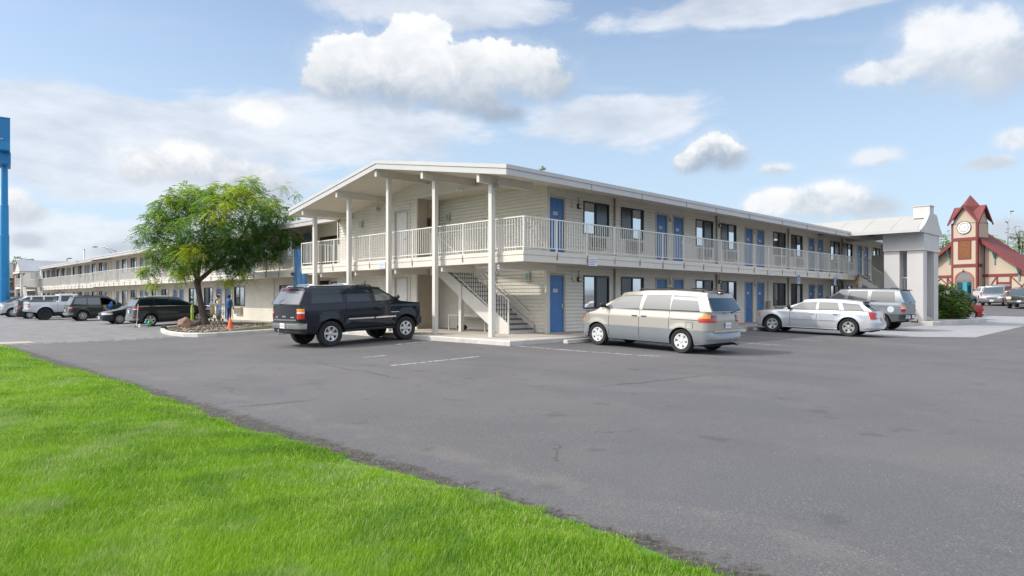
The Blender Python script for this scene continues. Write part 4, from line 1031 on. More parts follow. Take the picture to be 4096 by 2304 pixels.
def make_vehicle(name,label,cat,loc,rz,S,group='parked vehicles',pitch=0):
    root=thing(name,label,cat,loc,rz,group,rot=(0,pitch,rz))
    wb,Lf,Lr,W=S['wb'],S['lf'],S['lr'],S['w']; hw=W/2; xF,xR=wb/2+Lf,-(wb/2+Lr); r=S['r']; tw=S.get('tw',.22); zb=S['zb']; top=S['top']; zbelt=S['belt']
    pm=S['paint']; cl=S.get('clad'); mats=[pm,cl[1] if cl else pm,UNDER]
    rxF,ryF=S.get('cf',(.45,.62)); rxR,ryR=S.get('cr',(.22,.30)); ra=r+S.get('gap',.055); ax=(wb/2,-wb/2)
    wf=S.get('wf',[(0,.925),(.12,.97),(.45,1.0),(.75,.992),(1.0,.945)])
    fdx=S.get('fdx',[(0,.10),(.35,.0),(.6,.02),(1.0,.10)]); rdx=S.get('rdx',[(0,.08),(.3,.0),(.5,.03),(1.0,.06)])
    bowF,bowR=S.get('bowf',.10),S.get('bowr',.05)
    # plan contour of the left half, front centre -> rear centre
    con=[]
    for i in range(5): y=(hw-ryF)*i/4; con.append((xF-bowF*(y/hw)**2,y,1,0))
    x0=con[-1][0]
    for i in range(1,9): a=pi/2*i/8; con.append((x0-rxF*(1-cos(a)),hw-ryF+ryF*sin(a),1-i/8,0))
    xs=set(); xa,xb_=con[-1][0],xR+rxR+bowR*.6
    n=int((xa-xb_)/.16)
    for i in range(1,n): xs.add(round(xa+(xb_-xa)*i/n,3))
    for c in ax:
        for i in range(17): xs.add(round(c+ra*cos(pi*i/16),4))
        xs.add(round(c+ra+.002,4)); xs.add(round(c-ra-.002,4))
    for x in sorted((x for x in xs if xb_+.01<x<xa-.01),reverse=True): con.append((x,hw,0,0))
    xc=xb_
    for i in range(0,8): a=pi/2*i/7; con.append((xc-rxR*sin(a),hw-ryR+ryR*cos(a),0,i/7))
    x1=con[-1][0]; ye=hw-ryR
    for i in range(1,5): y=ye*(1-i/4); con.append((x1-(bowR)*(1-(y/ye)**2)*.6,y,0,1))
    cum=[0]
    for a,b in zip(con,con[1:]): cum.append(cum[-1]+math.hypot(a[0]-b[0],a[1]-b[1]))
    ST=cum[-1]
    def zbot(x):
        z=lerp_tab(S.get('bot',[(xR,zb+.08),(xR+.5,zb),(xF-.5,zb),(xF,zb+.02)]),x)
        for c in ax:
            if abs(x-c)<ra: z=max(z,r+math.sqrt(ra*ra-(x-c)**2))
        return z
    ztop=lambda x: lerp_tab(top,x)
    fl=S.get('flare',.018)
    def pos(p,z,off=0):
        x,y,a,b=p; zn=min(1,max(0,(z-zb)/(zbelt-zb))); w=lerp_tab(wf,zn); k=1
        yy=y*w
        for c in ax:
            d=abs(x-c)
            if d<ra+.16 and y>.9*hw: dz=math.hypot(d,z-r)-ra; yy+=fl*smooth(.14,.02,max(dz,0)) if dz>-.02 else 0
        x=x-a*lerp_tab(fdx,zn)+b*lerp_tab(rdx,zn)
        if off: x+=off*(a if a>.02 else 0)-off*b; yy+=off*(1-max(a,b))
        return x,yy,z
    def C(s):
        s=min(max(s,0),ST); 
        for i in range(len(cum)-1):
            if s<=cum[i+1]+1e-9:
                t=(s-cum[i])/max(1e-6,cum[i+1]-cum[i]); return tuple(con[i][k]+(con[i+1][k]-con[i][k])*t for k in range(4))
        return con[-1]
    def sx(x):     # arc length at a place on the flank
        for i in range(len(con)-1):
            if con[i][0]>=x>=con[i+1][0] : return cum[i]+(cum[i+1]-cum[i])*((con[i][0]-x)/max(1e-6,con[i][0]-con[i+1][0]))
        return ST
    zl=sorted(set([zb-.02,zb+.06,zb+.14]+[round(zb+(zbelt-zb)*f,3) for f in (.3,.42,.54,.66,.78,.88,.95)]+[zbelt+.02]+([cl[0],cl[0]+.012] if cl else [])+[z for _,z in top]))
    mb=MB()
    for sg in (1,-1):
        rows=[]
        for z in zl:
            rows.append([])
            for p in con:
                zz=min(max(z,zbot(p[0])),ztop(p[0])); q=pos(p,zz); rows[-1].append((q[0],sg*q[1],q[2]))
        I=[[mb.vert(q) for q in row] for row in rows]
        for a in range(len(I)-1):
            mb.cm=1 if cl and zl[a+1]<=cl[0]+.0001 else 0
            for j in range(len(con)-1): mb.face(I[a][j],I[a][j+1],I[a+1][j+1],I[a+1][j])
    mb.cm=0; cr=S.get('crown',.035); P=[]
    for p in con:
        q=pos(p,ztop(p[0])); P.append([(q[0],q[1]*f,q[2]+cr*(1-f*f)*min(1,q[1]/(.6*hw))) for f in (1,.9,.6,.25,-.25,-.6,-.9,-1)])
    mb.grid(P)
    # arch liners and underbody
    mb.cm=2
    for c in ax:
        for sg in (1,-1):
            P=[]
            for i in range(13): a=pi*i/12; P.append([(c+(ra-.004)*cos(a),sg*y,r+(ra-.004)*sin(a)) for y in (hw*.96,hw-.42)])
            mb.grid(P); mb.poly([(c+ra*cos(pi*i/12),sg*(hw-.42),r+ra*sin(pi*i/12)) for i in range(13)])
    mb.box(xR+.25,xF-.35,-hw*.80,hw*.80,zb-.03,zb+.10); mb.box(-wb/2+ra,wb/2-ra,-hw*.9,hw*.9,zb-.01,zb+.06)
    # greenhouse
    gh=S.get('gh'); mb.cm=0
    if gh:
        st=gh['st']; wbh,wr=hw*gh.get('wb',.925),hw*gh['wr']; roof=gh['roof']; bulge=gh.get('bulge',.03); rowsf=[0,gh.get('g0',.07),.35,.65,gh.get('g1',.90),1.0]
        bw0,bw1=gh.get('bow',(.16,.10)); rb0,rb1=gh.get('rbow',(.05,.06))
        ins=[lerp_tab(S.get('plan',[(-9,1),(9,1)]),s[0]) for s in st]
        def gp(i,f,off=0):
            xb,xt=st[i][0],st[i][1]; zb0=ztop(xb)+.004; zt=lerp_tab(roof,xt)-.055; tp=gh.get('taper',[(-9,1),(9,1)])
            y=(wbh*lerp_tab(tp,xb)*(1-f)+wr*lerp_tab(tp,xt)*f)+bulge*sin(pi*f)+off; return (xb+(xt-xb)*f,y,zb0+(zt-zb0)*f)
        nst=len(st); types=gh['types']
        wi=0
        for sg in (1,-1):
            for i in range(nst-1):
                for k in range(len(rowsf)-1):
                    win=types[i]!='p' and 1<=k<=len(rowsf)-3
                    if win: continue
                    a,b,c,d=gp(i,rowsf[k]),gp(i+1,rowsf[k]),gp(i+1,rowsf[k+1]),gp(i,rowsf[k+1])
                    mb.quad(*[(q[0],sg*q[1],q[2]) for q in (a,b,c,d)])
        fr=[1,.93,.6,.2,-.2,-.6,-.93,-1]
        def screen(i,bow0,bow1,sgn,f,t,off=0):
            q=gp(i,f); b=bow0*(1-f)+bow1*f; return (q[0]+sgn*(b*(1-t*t)+off),q[1]*t,q[2]+(.055*f*f if abs(t)<.95 and f>.97 else 0))
        for i,sgn,b0,b1,k0,k1 in ((0,1,bw0,bw1,gh.get('w0',.05),gh.get('w1',.93)),(nst-1,-1,rb0,rb1,gh.get('r0',.10),gh.get('r1',.86))):
            fs=[0,k0,.35,.65,k1,1.0]
            glassy=not (sgn==-1 and gh.get('norear'))
            for a in range(5):
                for j in range(7):
                    if glassy and 1<=a<=3 and 1<=j<=5: continue
                    mb.quad(*[screen(i,b0,b1,sgn,f,t) for f,t in ((fs[a],fr[j]),(fs[a],fr[j+1]),(fs[a+1],fr[j+1]),(fs[a+1],fr[j]))])
            if glassy:
                g=MB(); g.grid([[screen(i,b0,b1,sgn,f,t,-.004) for t in fr[1:-1]] for f in fs[1:-1]]); g.build('windshield' if sgn==1 else 'rear_window',gh['glass'][0 if sgn==1 else 1],root,sm=True)
        # roof
        P=[]
        for i in range(nst):
            row=[]; e=gp(i,1.0); zt=e[2]+.055; bx=bw1 if i==0 else (-rb1 if i==nst-1 else 0)
            if i and i<nst-1 and st[i][1]==st[i-1][1]: continue
            for t in fr:
                b=bx*(1-t*t); row.append((e[0]+b,e[1]*t,e[2] if abs(t)==1 else zt+gh.get('rc',.03)*(1-t*t)))
            P.append(row)
        mb.grid(P)
        for i in range(nst-1):
            if types[i]=='p': continue
            gm=gh['side'][int(types[i])] if types[i].isdigit() else gh['glass'][0]
            for sg in (1,-1):
                if S.get('opendoor') and sg==S['opendoor'][0] and i==S['opendoor'][1]: continue
                g=MB(); g.grid([[(q[0],sg*q[1],q[2]) for q in (gp(i,f,-.004),gp(i+1,f,-.004))] for f in rowsf[1:-1]]); g.build('side_window',gm,root,sm=True)
        if gh.get('trim'):
            for sg in (1,-1):
                g=MB()
                for i in range(nst-1):
                    if types[i]=='p' and gh['trim']!='all': continue
                    a,b=gp(i,rowsf[1],.008),gp(i+1,rowsf[1],.008); g.bar((a[0],sg*a[1],a[2]),(b[0],sg*b[1],b[2]),.012,.02)
                g.build('window_trim',gh.get('trimmat',CHR),root)
        # dark cabin floor so nothing shows through
        cab=MB(); x0,x1=st[0][0],st[-1][0]; cab.box(x1+.15,x0-.25,-hw*.72,hw*.72,zbelt-.25,zbelt-.02)
        for xx in gh.get('seats',()):
            for yy in (-.38,.38): cab.box(xx-.1,xx+.06,yy-.24,yy+.24,zbelt-.1,zbelt+.22); cab.box(xx-.06,xx+.03,yy-.11,yy+.11,zbelt+.22,zbelt+.40)
        cab.build('cabin',mat('cabin_grey',(.06,.058,.055),.9) if not gh.get('cabmat') else gh['cabmat'],root)
    body=mb.build('body',mats,root,sm=38,weld=True)
    car=Car(); car.root=root; car.body=body; car.pos=pos; car.C=C; car.sx=sx; car.ST=ST; car.hw=hw; car.xF=xF; car.xR=xR; car.ztop=ztop; car.S=S
    def wrap(nm,m,s0,s1,z0,z1,off=.012,sides=(1,-1),n=None,parent=None,slant=0,join=False,zf=None):
        """raised panel that follows the body between two places on the outline"""
        os_=[]; mbj=MB()
        for sg in sides:
            q=mbj if join else MB(); n_=n or max(2,int(abs(s1-s0)/.05)+1); P=[]
            for i in range(n_+1):
                f=i/n_; s=s0+(s1-s0)*f; p=C(s); a,b=(z0,z1) if zf is None else zf(f); row=[]
                for z,o in ((a,-.005),(a,off),((a+b)/2,off*1.15),(b,off),(b,-.005)):
                    pp=C(s+slant*(z-a)); v=pos(pp,z,o); row.append((v[0],sg*v[1],v[2]))
                P.append(row)
            q.grid(P); q.poly(P[0]); q.poly(P[-1])
            if not join: os_.append(q.build(nm,m,parent or root,sm=40))
        if join: os_.append(mbj.build(nm,m,parent or root,sm=40))
        return os_
    car.wrap=wrap
    # seams
    sm_=MB()
    for x,z0,z1 in S.get('seams',()):
        for sg in (1,-1):
            P=[]
            for i in range(9):
                z=z0+(z1-z0)*i/8; p=C(sx(x)); v=pos(p,z,.0025); P.append([(v[0]-.006,sg*v[1],v[2]),(v[0]+.006,sg*v[1],v[2])])
            sm_.grid(P)
    for x0,x1,z in S.get('hseams',()):
        for sg in (1,-1):
            P=[]
            for i in range(12): x=x0+(x1-x0)*i/11; v=pos(C(sx(x)),z,.0025); P.append([(v[0],sg*v[1],z-.006),(v[0],sg*v[1],z+.006)])
            sm_.grid(P)
    if sm_.v: sm_.build('panel_gap',SEAM,root)
    # doors handles
    for x,z in S.get('handles',()):
        for sg in (1,-1):
            h=MB(); v=pos(C(sx(x)),z,0); h.box(v[0]-.085,v[0]+.085,*sorted((sg*(v[1]-.004),sg*(v[1]+.028))),z-.018,z+.018); h.build('door_handle',S.get('handlemat',BLKP),root,bevel=.008)
    # mirrors
    if S.get('mirror'):
        mx,mz=S['mirror'][:2]
        for sg in (1,-1):
            q=MB(); y0=hw*.90
            q.blob((mx,sg*(y0+.17),mz+.04),(.07,.13,.085),12,8); q.bar((mx+.02,sg*(y0-.03),mz-.02),(mx,sg*(y0+.12),mz+.01),.08,.05); q.build('mirror',S.get('mirmat',BLKP),root,sm=True)
    # wheels
    proto=wheel_mesh(r,tw,S['rim'],S.get('style',(5,.055,.8)),S.get('rimmat',RIM)); proto.parent=root
    yw=hw-tw/2-S.get('inset',.02); first=True
    for c in ax:
        for sg in (1,-1):
            o=proto if first else copy_tree(proto,root); first=False
            o.location=(c,sg*yw,r); o.rotation_euler=(0,rng.uniform(0,2),0) if sg==1 else (0,rng.uniform(0,2),pi)
            if c>0 and S.get('steer'): o.rotation_euler=(0,.4,S['steer']+(0 if sg==1 else pi))
    # plate
    def plate(front,z,wd=.31,ht=.155,off=.03,y=0,two=False):
        q=MB(); p=C(0 if front else ST); x=pos(p,z,0)[0]; d=1 if front else -1
        a,b=sorted((x+d*off,x+d*(off+.012))); q.box(a,b,y-wd/2,y+wd/2,z-ht/2,z+ht/2); q.mat(1)
        xx=x+d*(off+.014); q.quad((xx,y-wd*.46,z-ht*.25),(xx,y+wd*.46,z-ht*.25),(xx,y+wd*.46,z+ht*.16),(xx,y-wd*.46,z+ht*.16))
        q.build('licence_plate',[WPLATE,mat('plate_tint',(.42,.54,.68),.4)],root)
    car.plate=plate
    return car
def rack(car,x0,x1,y,z,m,cross=(),lift=.06,arc=.0):
    for sg in (1,-1):
        q=MB(); n=8; q.tube([(x0,sg*y,z-.02)]+[(x0+(x1-x0)*(.04+.92*i/n),sg*y,z+lift+arc*sin(pi*i/n)) for i in range(n+1)]+[(x1,sg*y,z-.02)],.022,6); q.build('roof_rail',m,car.root,sm=True)
    for x in cross:
        q=MB(); q.tube([(x,-y,z+lift+.01),(x,-y*.4,z+lift+.045),(x,y*.4,z+lift+.045),(x,y,z+lift+.01)],.02,6); q.build('roof_bar',m,car.root,sm=True)
def zg(u,v,du,dv,wb,W):
    """ground height under the four wheels -> mean height and pitch along the heading"""
    f=ground(u+du*wb/2,v+dv*wb/2); b=ground(u-du*wb/2,v-dv*wb/2); return (f+b)/2,-math.atan2(f-b,wb)
def park(name,label,cat,u,v,deg,S,**k):
    a=R(deg); z,p=zg(u,v,cos(a),sin(a),S['wb'],S['w'])
    return make_vehicle(name,label,cat,(u,v,z),a,S,pitch=p,**k)
# ---- black full-size SUV by the gable columns, and the grey one of the same kind
def big_suv_spec(pm,clad=None,glass_=None,style=(6,.034,1.35),rimmat=RIM):
    return dict(wb=2.80,lf=.84,lr=1.04,w=2.0,r=.40,tw=.27,rim=.235,zb=.44,belt=1.33,paint=pm,clad=clad,style=style,rimmat=rimmat,cf=(.28,.45),cr=(.16,.22),bowr=.05,gap=.075,flare=.022,
      top=[(2.37,1.10),(2.30,1.18),(2.0,1.235),(1.30,1.31),(1.1,1.33),(-2.45,1.33)],
      fdx=[(0,.06),(.3,.0),(.6,.0),(.8,.02),(1.0,.07)],rdx=[(0,.06),(.25,.0),(.5,.0),(1.0,.015)],
      wf=[(0,.93),(.15,.975),(.5,1.0),(.85,.995),(1.0,.965)],
      gh=dict(st=[(1.22,.52),(1.08,.42),(.26,.20),(.10,.04),(-.78,-.80),(-.94,-.96),(-2.02,-1.94),(-2.41,-2.15)],types='p0p1p2p',wb=.945,wr=.80,
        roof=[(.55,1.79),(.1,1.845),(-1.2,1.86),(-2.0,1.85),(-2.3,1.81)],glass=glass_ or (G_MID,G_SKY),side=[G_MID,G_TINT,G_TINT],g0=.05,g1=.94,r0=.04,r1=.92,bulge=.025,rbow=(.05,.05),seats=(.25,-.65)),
      seams=[(1.08,.62,1.32),(.17,.52,1.33),(-.86,.86,1.33)],handles=[(.36,1.13),(-.68,1.13)],mirror=(1.0,1.42))
def black_suv():
    S=big_suv_spec(paint('paint_black',(.007,.011,.022),0,.08))
    c=park('parked_suv','black SUV','SUV',11.95,19.62,0,S)
    c.root['label']='black SUV with chrome rear bumper, parked nose in to the gable front'
    w=c.wrap
    w('tail_light',[REDL],c.sx(-2.28),c.ST-.78,.90,1.06,.014); w('tail_light',[CLRL],c.sx(-2.28),c.ST-.78,1.065,1.115,.012); w('tail_light',[AMBL],c.sx(-2.28),c.ST-.78,1.12,1.21,.014)
    w('bumper',[CHR],c.sx(-2.24),c.ST,.60,.76,.06,join=True); w('bumper_pad',[BLKP],c.sx(-2.2),c.ST,.765,.79,.062,join=True); w('bumper',[BLKP],c.sx(-2.2),c.ST,.46,.59,.02,join=True)
    w('tailgate_trim',[mat('tailgate_satin',(.16,.17,.18),.3)],c.ST-.72,c.ST,.84,.885,.012,join=True)
    w('side_moulding',[CHR],c.sx(.98),c.sx(.20),.80,.845,.014); w('side_moulding',[CHR],c.sx(.14),c.sx(-.80),.80,.845,.014)
    w('running_board',[BLKP],c.sx(.92),c.sx(-.92),.43,.50,.055); w('badge',[CHR],c.sx(1.12),c.sx(.80),.955,.975,.008)
    w('badge',[CHR],c.ST-.62,c.ST-.42,.925,.965,.012); w('emblem',[CHR],c.ST-.12,c.ST,.945,.985,.014,join=True)
    w('bumper',[CHR],0,c.sx(2.05),.52,.74,.05,join=True); w('headlight',[CLRL],.46,c.sx(2.1),.90,1.06,.012); w('turn_signal',[AMBL],.80,c.sx(2.06),1.065,1.14,.012); w('grille',[BLKP],0,.45,.84,1.06,.012,join=True)
    c.plate(False,.69,off=.07)
    b=MB(); b.box(-2.68,-2.35,-.05,.05,.42,.48); b.lathe([(0,.47),(.02,.48),(.02,.52),(.032,.55),(.025,.575),(0,.58)],10,2,(-2.64,0,0)); b.build('tow_hitch',CHR,c.root,sm=40)
    b=MB(); b.tube([(-2.45,.25,1.34),(-2.51,.10,1.42),(-2.47,-.12,1.50)],.010,5); b.build('rear_wiper',BLKP,c.root)
    b=MB(); b.box(-2.36,-2.27,-.30,.30,1.815,1.845); b.build('brake_light',REDL,c.root,bevel=.01)
    rack(c,.25,-2.0,.72,1.83,mat('rail_black',(.03,.03,.035),.3),(),.05); rack(c,-.25,-2.0,.70,1.86,CHR,(-.55,-1.75),.03)
    for sg in (1,-1):
        b=MB(); b.box(-.35,-1.5,sg*.745,sg*.755,1.955,1.972) if False else b.box(-1.5,-.35,min(sg*.742,sg*.75),max(sg*.742,sg*.75),1.885,1.90); b.build('rail_strip',CHR,c.root)
    b=MB(); b.tube([(.42,0,1.84),(.40,0,1.89)],.02,6); b.build('roof_antenna',BLKP,c.root)
black_suv()
def grey_suv():
    gp_=paint('paint_pewter',(.23,.255,.29),.4,.3)
    S=big_suv_spec(gp_,(.80,paint('paint_pewter_low',(.11,.12,.135),.4,.35)),(G_MID,G_BLUE)); S['gh']['side']=[G_GREY]*3; S['gh']['roof']=[(.55,1.88),(.1,1.93),(-1.2,1.95),(-2.0,1.94),(-2.3,1.90)]
    c=park('parked_suv','grey SUV with a round sticker on its flank, beside the stair tower','SUV',35.65,11.8,90,S); w=c.wrap
    w('tail_light',[REDL],c.sx(-2.28),c.ST-.78,.92,1.06,.014); w('tail_light',[CLRL],c.sx(-2.28),c.ST-.78,1.065,1.11,.012); w('tail_light',[AMBL],c.sx(-2.28),c.ST-.78,1.115,1.21,.014)
    w('bumper',[BLKP],c.sx(-2.2),c.ST,.56,.80,.03,join=True); w('bumper',[CHR],c.ST-.85,c.ST-.30,.60,.76,.07); w('bumper_step',[BLKP],c.ST-.28,c.ST,.60,.78,.075,join=True)
    c.plate(False,.70,off=.09)
    st=MB(); v=c.pos(c.C(c.sx(-1.85)),1.02,.006); st.lathe([(.15,0),(.15,.006),(.12,.008),(0,.008)],24,1,(v[0],v[1]-.002,1.02)); st.build('sticker',[mat('sticker_pale',(.52,.60,.62),.6,.1,12)],c.root)
    rack(c,.2,-2.1,.72,1.92,BLKP,(-.35,-1.7),.06)
    b=MB(); b.tube([(-2.45,.25,1.34),(-2.51,.10,1.40),(-2.48,-.15,1.44)],.010,5); b.build('rear_wiper',BLKP,c.root)
    b=MB(); b.box(-2.75,-2.45,-.05,.05,.42,.48); b.lathe([(0,.47),(.02,.48),(.02,.52),(.032,.55),(0,.58)],10,2,(-2.72,0,0)); b.build('tow_hitch',BLKP,c.root)
    # spare look of the deflector
    b=MB(); b.box(-2.30,-2.18,-.62,.62,1.92,1.955); b.build('roof_deflector',BLKP,c.root,bevel=.01)
grey_suv()
def minivan():
    pm=paint('paint_beige',(.40,.375,.34),.5,.28)
    S=dict(wb=2.9,lf=.93,lr=.96,w=1.86,r=.335,tw=.22,rim=.215,zb=.25,belt=1.13,paint=pm,clad=(.66,paint('paint_beige_low',(.26,.285,.315),.35,.32)),style=(6,.040,1.25),rimmat=mat('alloy_white',(.72,.73,.75),.3,.03,8,metal=.3),
      cf=(.62,.72),cr=(.30,.34),bowf=.14,bowr=.06,gap=.05,flare=.012,
      top=[(2.38,.70),(2.34,.80),(2.22,.875),(1.95,.955),(1.55,1.045),(1.2,1.12),(.9,1.14),(-2.42,1.16)],
      fdx=[(0,.10),(.18,.0),(.42,.0),(.55,.06),(.75,.16),(1,.2)],rdx=[(0,.10),(.12,.0),(.36,.0),(.40,.055),(.8,.075),(1.0,.11)],
      wf=[(0,.91),(.14,.965),(.45,1.0),(.8,.985),(1.0,.94)],
      gh=dict(st=[(1.62,.66),(1.36,.50),(-.02,-.10),(-.14,-.20),(-1.05,-1.05),(-1.075,-1.075),(-1.98,-1.86),(-2.34,-2.08)],types='p0p1p2p',wb=.925,wr=.74,
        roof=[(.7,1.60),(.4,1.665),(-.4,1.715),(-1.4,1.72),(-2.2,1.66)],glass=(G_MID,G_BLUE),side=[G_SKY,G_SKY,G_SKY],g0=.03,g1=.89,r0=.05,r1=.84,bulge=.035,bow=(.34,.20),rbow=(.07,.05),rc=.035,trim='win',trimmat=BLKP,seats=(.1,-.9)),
      seams=[(1.02,.34,1.12),(-.06,.30,1.14),(-1.06,.62,1.15)],hseams=[(-1.10,-2.02,.93)],handles=[(.10,.97),(-.22,.97)],handlemat=mat('handle_dark',(.06,.06,.06),.3),mirror=(1.18,1.20))
    c=park('parked_minivan','beige minivan','minivan',17.15,11.34,90,S); w=c.wrap
    c.root['label']='beige minivan with a darker grey lower body, parked in front of door 101'
    w('tail_light',[REDL],c.sx(-1.98),c.ST-.56,.885,.985,.016,zf=lambda f:(.885,.985)); w('tail_light',[AMBL],c.sx(-1.98),c.ST-.82,.99,1.085,.016,zf=lambda f:(.988,.995+.09*min(1,f*3))); w('tail_light',[mat('lamp_dark_red',(.20,.006,.01),.15,coat=1)],c.ST-.80,c.ST-.56,.99,1.085,.016)
    w('headlight',[CLRL],.52,c.sx(2.02),.70,.80,.012); w('turn_signal',[AMBL],c.sx(2.16),c.sx(1.98),.70,.82,.014); w('grille',[BLKP],0,.45,.60,.72,.01,join=True)
    w('bumper',[S['clad'][1]],c.sx(-2.2),c.ST,.42,.60,.035,join=True); w('tailgate_ledge',[pm],c.ST-.70,c.ST,.605,.66,.05,join=True)
    c.plate(False,.80,off=.02); w('fuel_door',[pm],c.sx(-1.62),c.sx(-1.80),.70,.86,.004,sides=(1,))
    b=MB(); x0,x1=c.sx(-1.61),c.sx(-1.81)
    P=[]
    for s,z in [(x0,.69),(x1,.69),(x1,.87),(x0,.87),(x0,.69)]:
        v=c.pos(c.C(s),z,.004); P.append(v)
    b.tube(P,.004,4); b.build('fuel_door_gap',SEAM,c.root)
    rack(c,.15,-1.95,.60,1.705,BLKP,(-.35,-1.5),.045)
    b=MB(); b.tube([(-2.43,-.10,1.165),(-2.46,-.25,1.20),(-2.43,-.52,1.245)],.012,5); b.blob((-2.42,-.08,1.15),(.03,.04,.03),8,5); b.build('rear_wiper',BLKP,c.root)
    b=MB(); b.box(-2.19,-2.12,-.16,.16,1.665,1.695); b.build('brake_light',mat('lamp_dark_red',(.20,.006,.01),.15,coat=1),c.root,bevel=.01)
    b=MB(); b.tube([(-2.25,-.45,.27),(-2.45,-.46,.26)],.03,8); b.build('exhaust',CHR,c.root)
    # white wall ring on the tyres
    for o in [k for k in c.root.children if k.name.startswith('wheel')]:
        q=MB(); q.lathe([(.216,.094),(.228,.0985),(.236,.0985),(.24,.095)],36,1); k=q.build('wheel_ring',WPLATE,o,sm=True)
    st=MB(); st.lathe([(.165,.0),(.18,.012),(.165,.024)],20,1); 
minivan()
def wagon():
    pm=paint('paint_silver',(.60,.63,.68),.4,.26)
    S=dict(wb=3.0,lf=.86,lr=1.06,w=1.88,r=.365,tw=.23,rim=.225,zb=.24,belt=1.02,paint=pm,style=(5,.036,1.75),rimmat=RIM,cf=(.42,.55),cr=(.26,.32),gap=.055,flare=.03,
      top=[(2.34,.74),(2.30,.84),(2.1,.905),(1.2,.985),(.9,1.0),(-1.6,1.03),(-2.5,1.0)],
      fdx=[(0,.10),(.2,.0),(.5,.0),(.8,.03),(1,.07)],rdx=[(0,.10),(.14,.0),(.45,.0),(.55,.05),(1.0,.10)],
      wf=[(0,.92),(.14,.97),(.5,1.0),(.85,.99),(1.0,.95)],
      gh=dict(st=[(1.16,.28),(.93,.16),(-.24,-.26),(-.33,-.33),(-1.16,-1.02),(-1.32,-1.16),(-2.08,-1.78),(-2.36,-1.92)],types='p0p1p2p',wb=.93,wr=.72,
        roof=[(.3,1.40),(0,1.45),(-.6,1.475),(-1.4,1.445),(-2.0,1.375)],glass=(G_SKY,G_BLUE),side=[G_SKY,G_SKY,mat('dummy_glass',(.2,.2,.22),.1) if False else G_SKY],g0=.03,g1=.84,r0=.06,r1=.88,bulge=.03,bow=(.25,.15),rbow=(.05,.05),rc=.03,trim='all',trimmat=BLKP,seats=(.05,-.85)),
      seams=[(.78,.30,.99),(-.28,.30,1.02),(-1.18,.72,1.03)],handles=[(-.10,.86),(-1.0,.875)],handlemat=CHR,mirror=(.80,1.07))
    c=park('parked_station_wagon','silver station wagon with slanted red tail lights, parked left of the grey SUV','station wagon',29.15,11.25,95.5,S); w=c.wrap
    c.root['label']='long silver station wagon with slanted red tail lights, parked beside the grey SUV'
    w('tail_light',[REDL],c.sx(-2.30),c.ST-.52,.72,1.0,.012,slant=-.38); w('headlight',[CLRL],.50,c.sx(2.14),.66,.80,.012); w('turn_signal',[AMBL],c.sx(2.14),c.sx(2.0),.68,.80,.014)
    w('side_moulding',[pm],c.sx(.76),c.sx(-.26),.60,.635,.014); w('side_moulding',[pm],c.sx(-.30),c.sx(-1.08),.60,.635,.014); w('sill_trim',[CHR],c.sx(1.05),c.sx(-1.06),.25,.27,.012)
    w('bumper',[pm],c.sx(-2.15),c.ST,.38,.60,.03,join=True); w('bumper_trim',[CHR],c.sx(-2.05),c.sx(-2.45),.345,.365,.02); w('grille',[BLKP],0,.42,.58,.80,.01,join=True)
    b=MB(); b.box(-2.14,-1.90,-.56,.56,1.395,1.415); b.build('rear_spoiler',BLKP,c.root,bevel=.008)
    c.plate(False,.72,off=.03)
    w('tail_light_lens',[CLRL],c.ST-.76,c.ST-.60,.80,.87,.016)
wagon()
def small_suv_spec(pm,h=1.68,gl=G_TINT,**k):
    d=h-1.68
    S=dict(wb=2.69,lf=.88,lr=.93,w=1.84,r=.355,tw=.225,rim=.235,zb=.27,belt=1.10,paint=pm,style=(5,.05,.55),cf=(.5,.6),cr=(.26,.34),gap=.055,flare=.02,
      top=[(2.2,.80),(2.14,.92),(1.9,1.0),(1.2,1.07),(.9,1.08),(-1.2,1.13),(-2.2,1.16)],rdx=[(0,.10),(.14,.0),(.4,.0),(.5,.05),(1.0,.10)],
      gh=dict(st=[(1.18,.28),(.92,.16),(-.22,-.24),(-.28,-.30),(-1.08,-1.06),(-1.14,-1.12),(-1.98,-1.72),(-2.14,-1.86)],types='p0p1p2p',wb=.925,wr=.74,roof=[(.3,1.58+d),(0,1.635+d),(-.8,1.68+d),(-1.6,1.66+d),(-1.9,1.63+d)],
        glass=(G_MID,G_SKY),side=[gl,gl,gl],g0=.03,g1=.86,r0=.06,r1=.85,bow=(.25,.15),trim='all'),
      seams=[(.80,.34,1.07),(-.25,.34,1.1),(-1.1,.7,1.12)],handles=[(-.10,.93),(-.98,.96)],handlemat=pm,mirror=(.84,1.16),mirmat=pm)
    S.update(k); return S
def crossover():
    pm=paint('paint_charcoal',(.045,.050,.055),.4,.24); S=small_suv_spec(pm)
    c=park('parked_crossover','dark grey crossover parked behind the tree trunk with a mop leaning on it','crossover',13.5,42.62,0,S); w=c.wrap
    c.root['label']='dark grey crossover behind the tree trunk, a long brush leaning on its back corner'
    w('tail_light',[REDL],c.sx(-1.72),c.ST-.62,1.0,1.12,.016,zf=lambda f:(1.06-.10*f,1.115+.03*f)); w('tail_light_lens',[CLRL],c.sx(-1.95),c.ST-.7,.985,1.02,.02)
    w('bumper',[mat('bumper_grey',(.20,.21,.22),.4)],c.sx(-1.95),c.ST,.38,.50,.03,join=True); w('bumper_trim',[CHR],c.ST-.75,c.ST,.52,.56,.03,join=True); w('reflector',[REDL],c.sx(-2.02),c.ST-.80,.56,.63,.02)
    w('sill_trim',[BLKP],c.sx(.9),c.sx(-.9),.26,.36,.02); w('headlight',[CLRL],.50,c.sx(1.72),.80,.92,.012); w('grille',[BLKP],0,.48,.56,.74,.012,join=True)
    c.plate(False,.86,off=.02); rack(c,.0,-1.55,.60,1.66,CHR,(),.045)
    b=MB(); b.box(-2.02,-1.80,-.58,.58,1.63,1.655); b.build('rear_spoiler',pm,c.root,bevel=.01)
crossover()
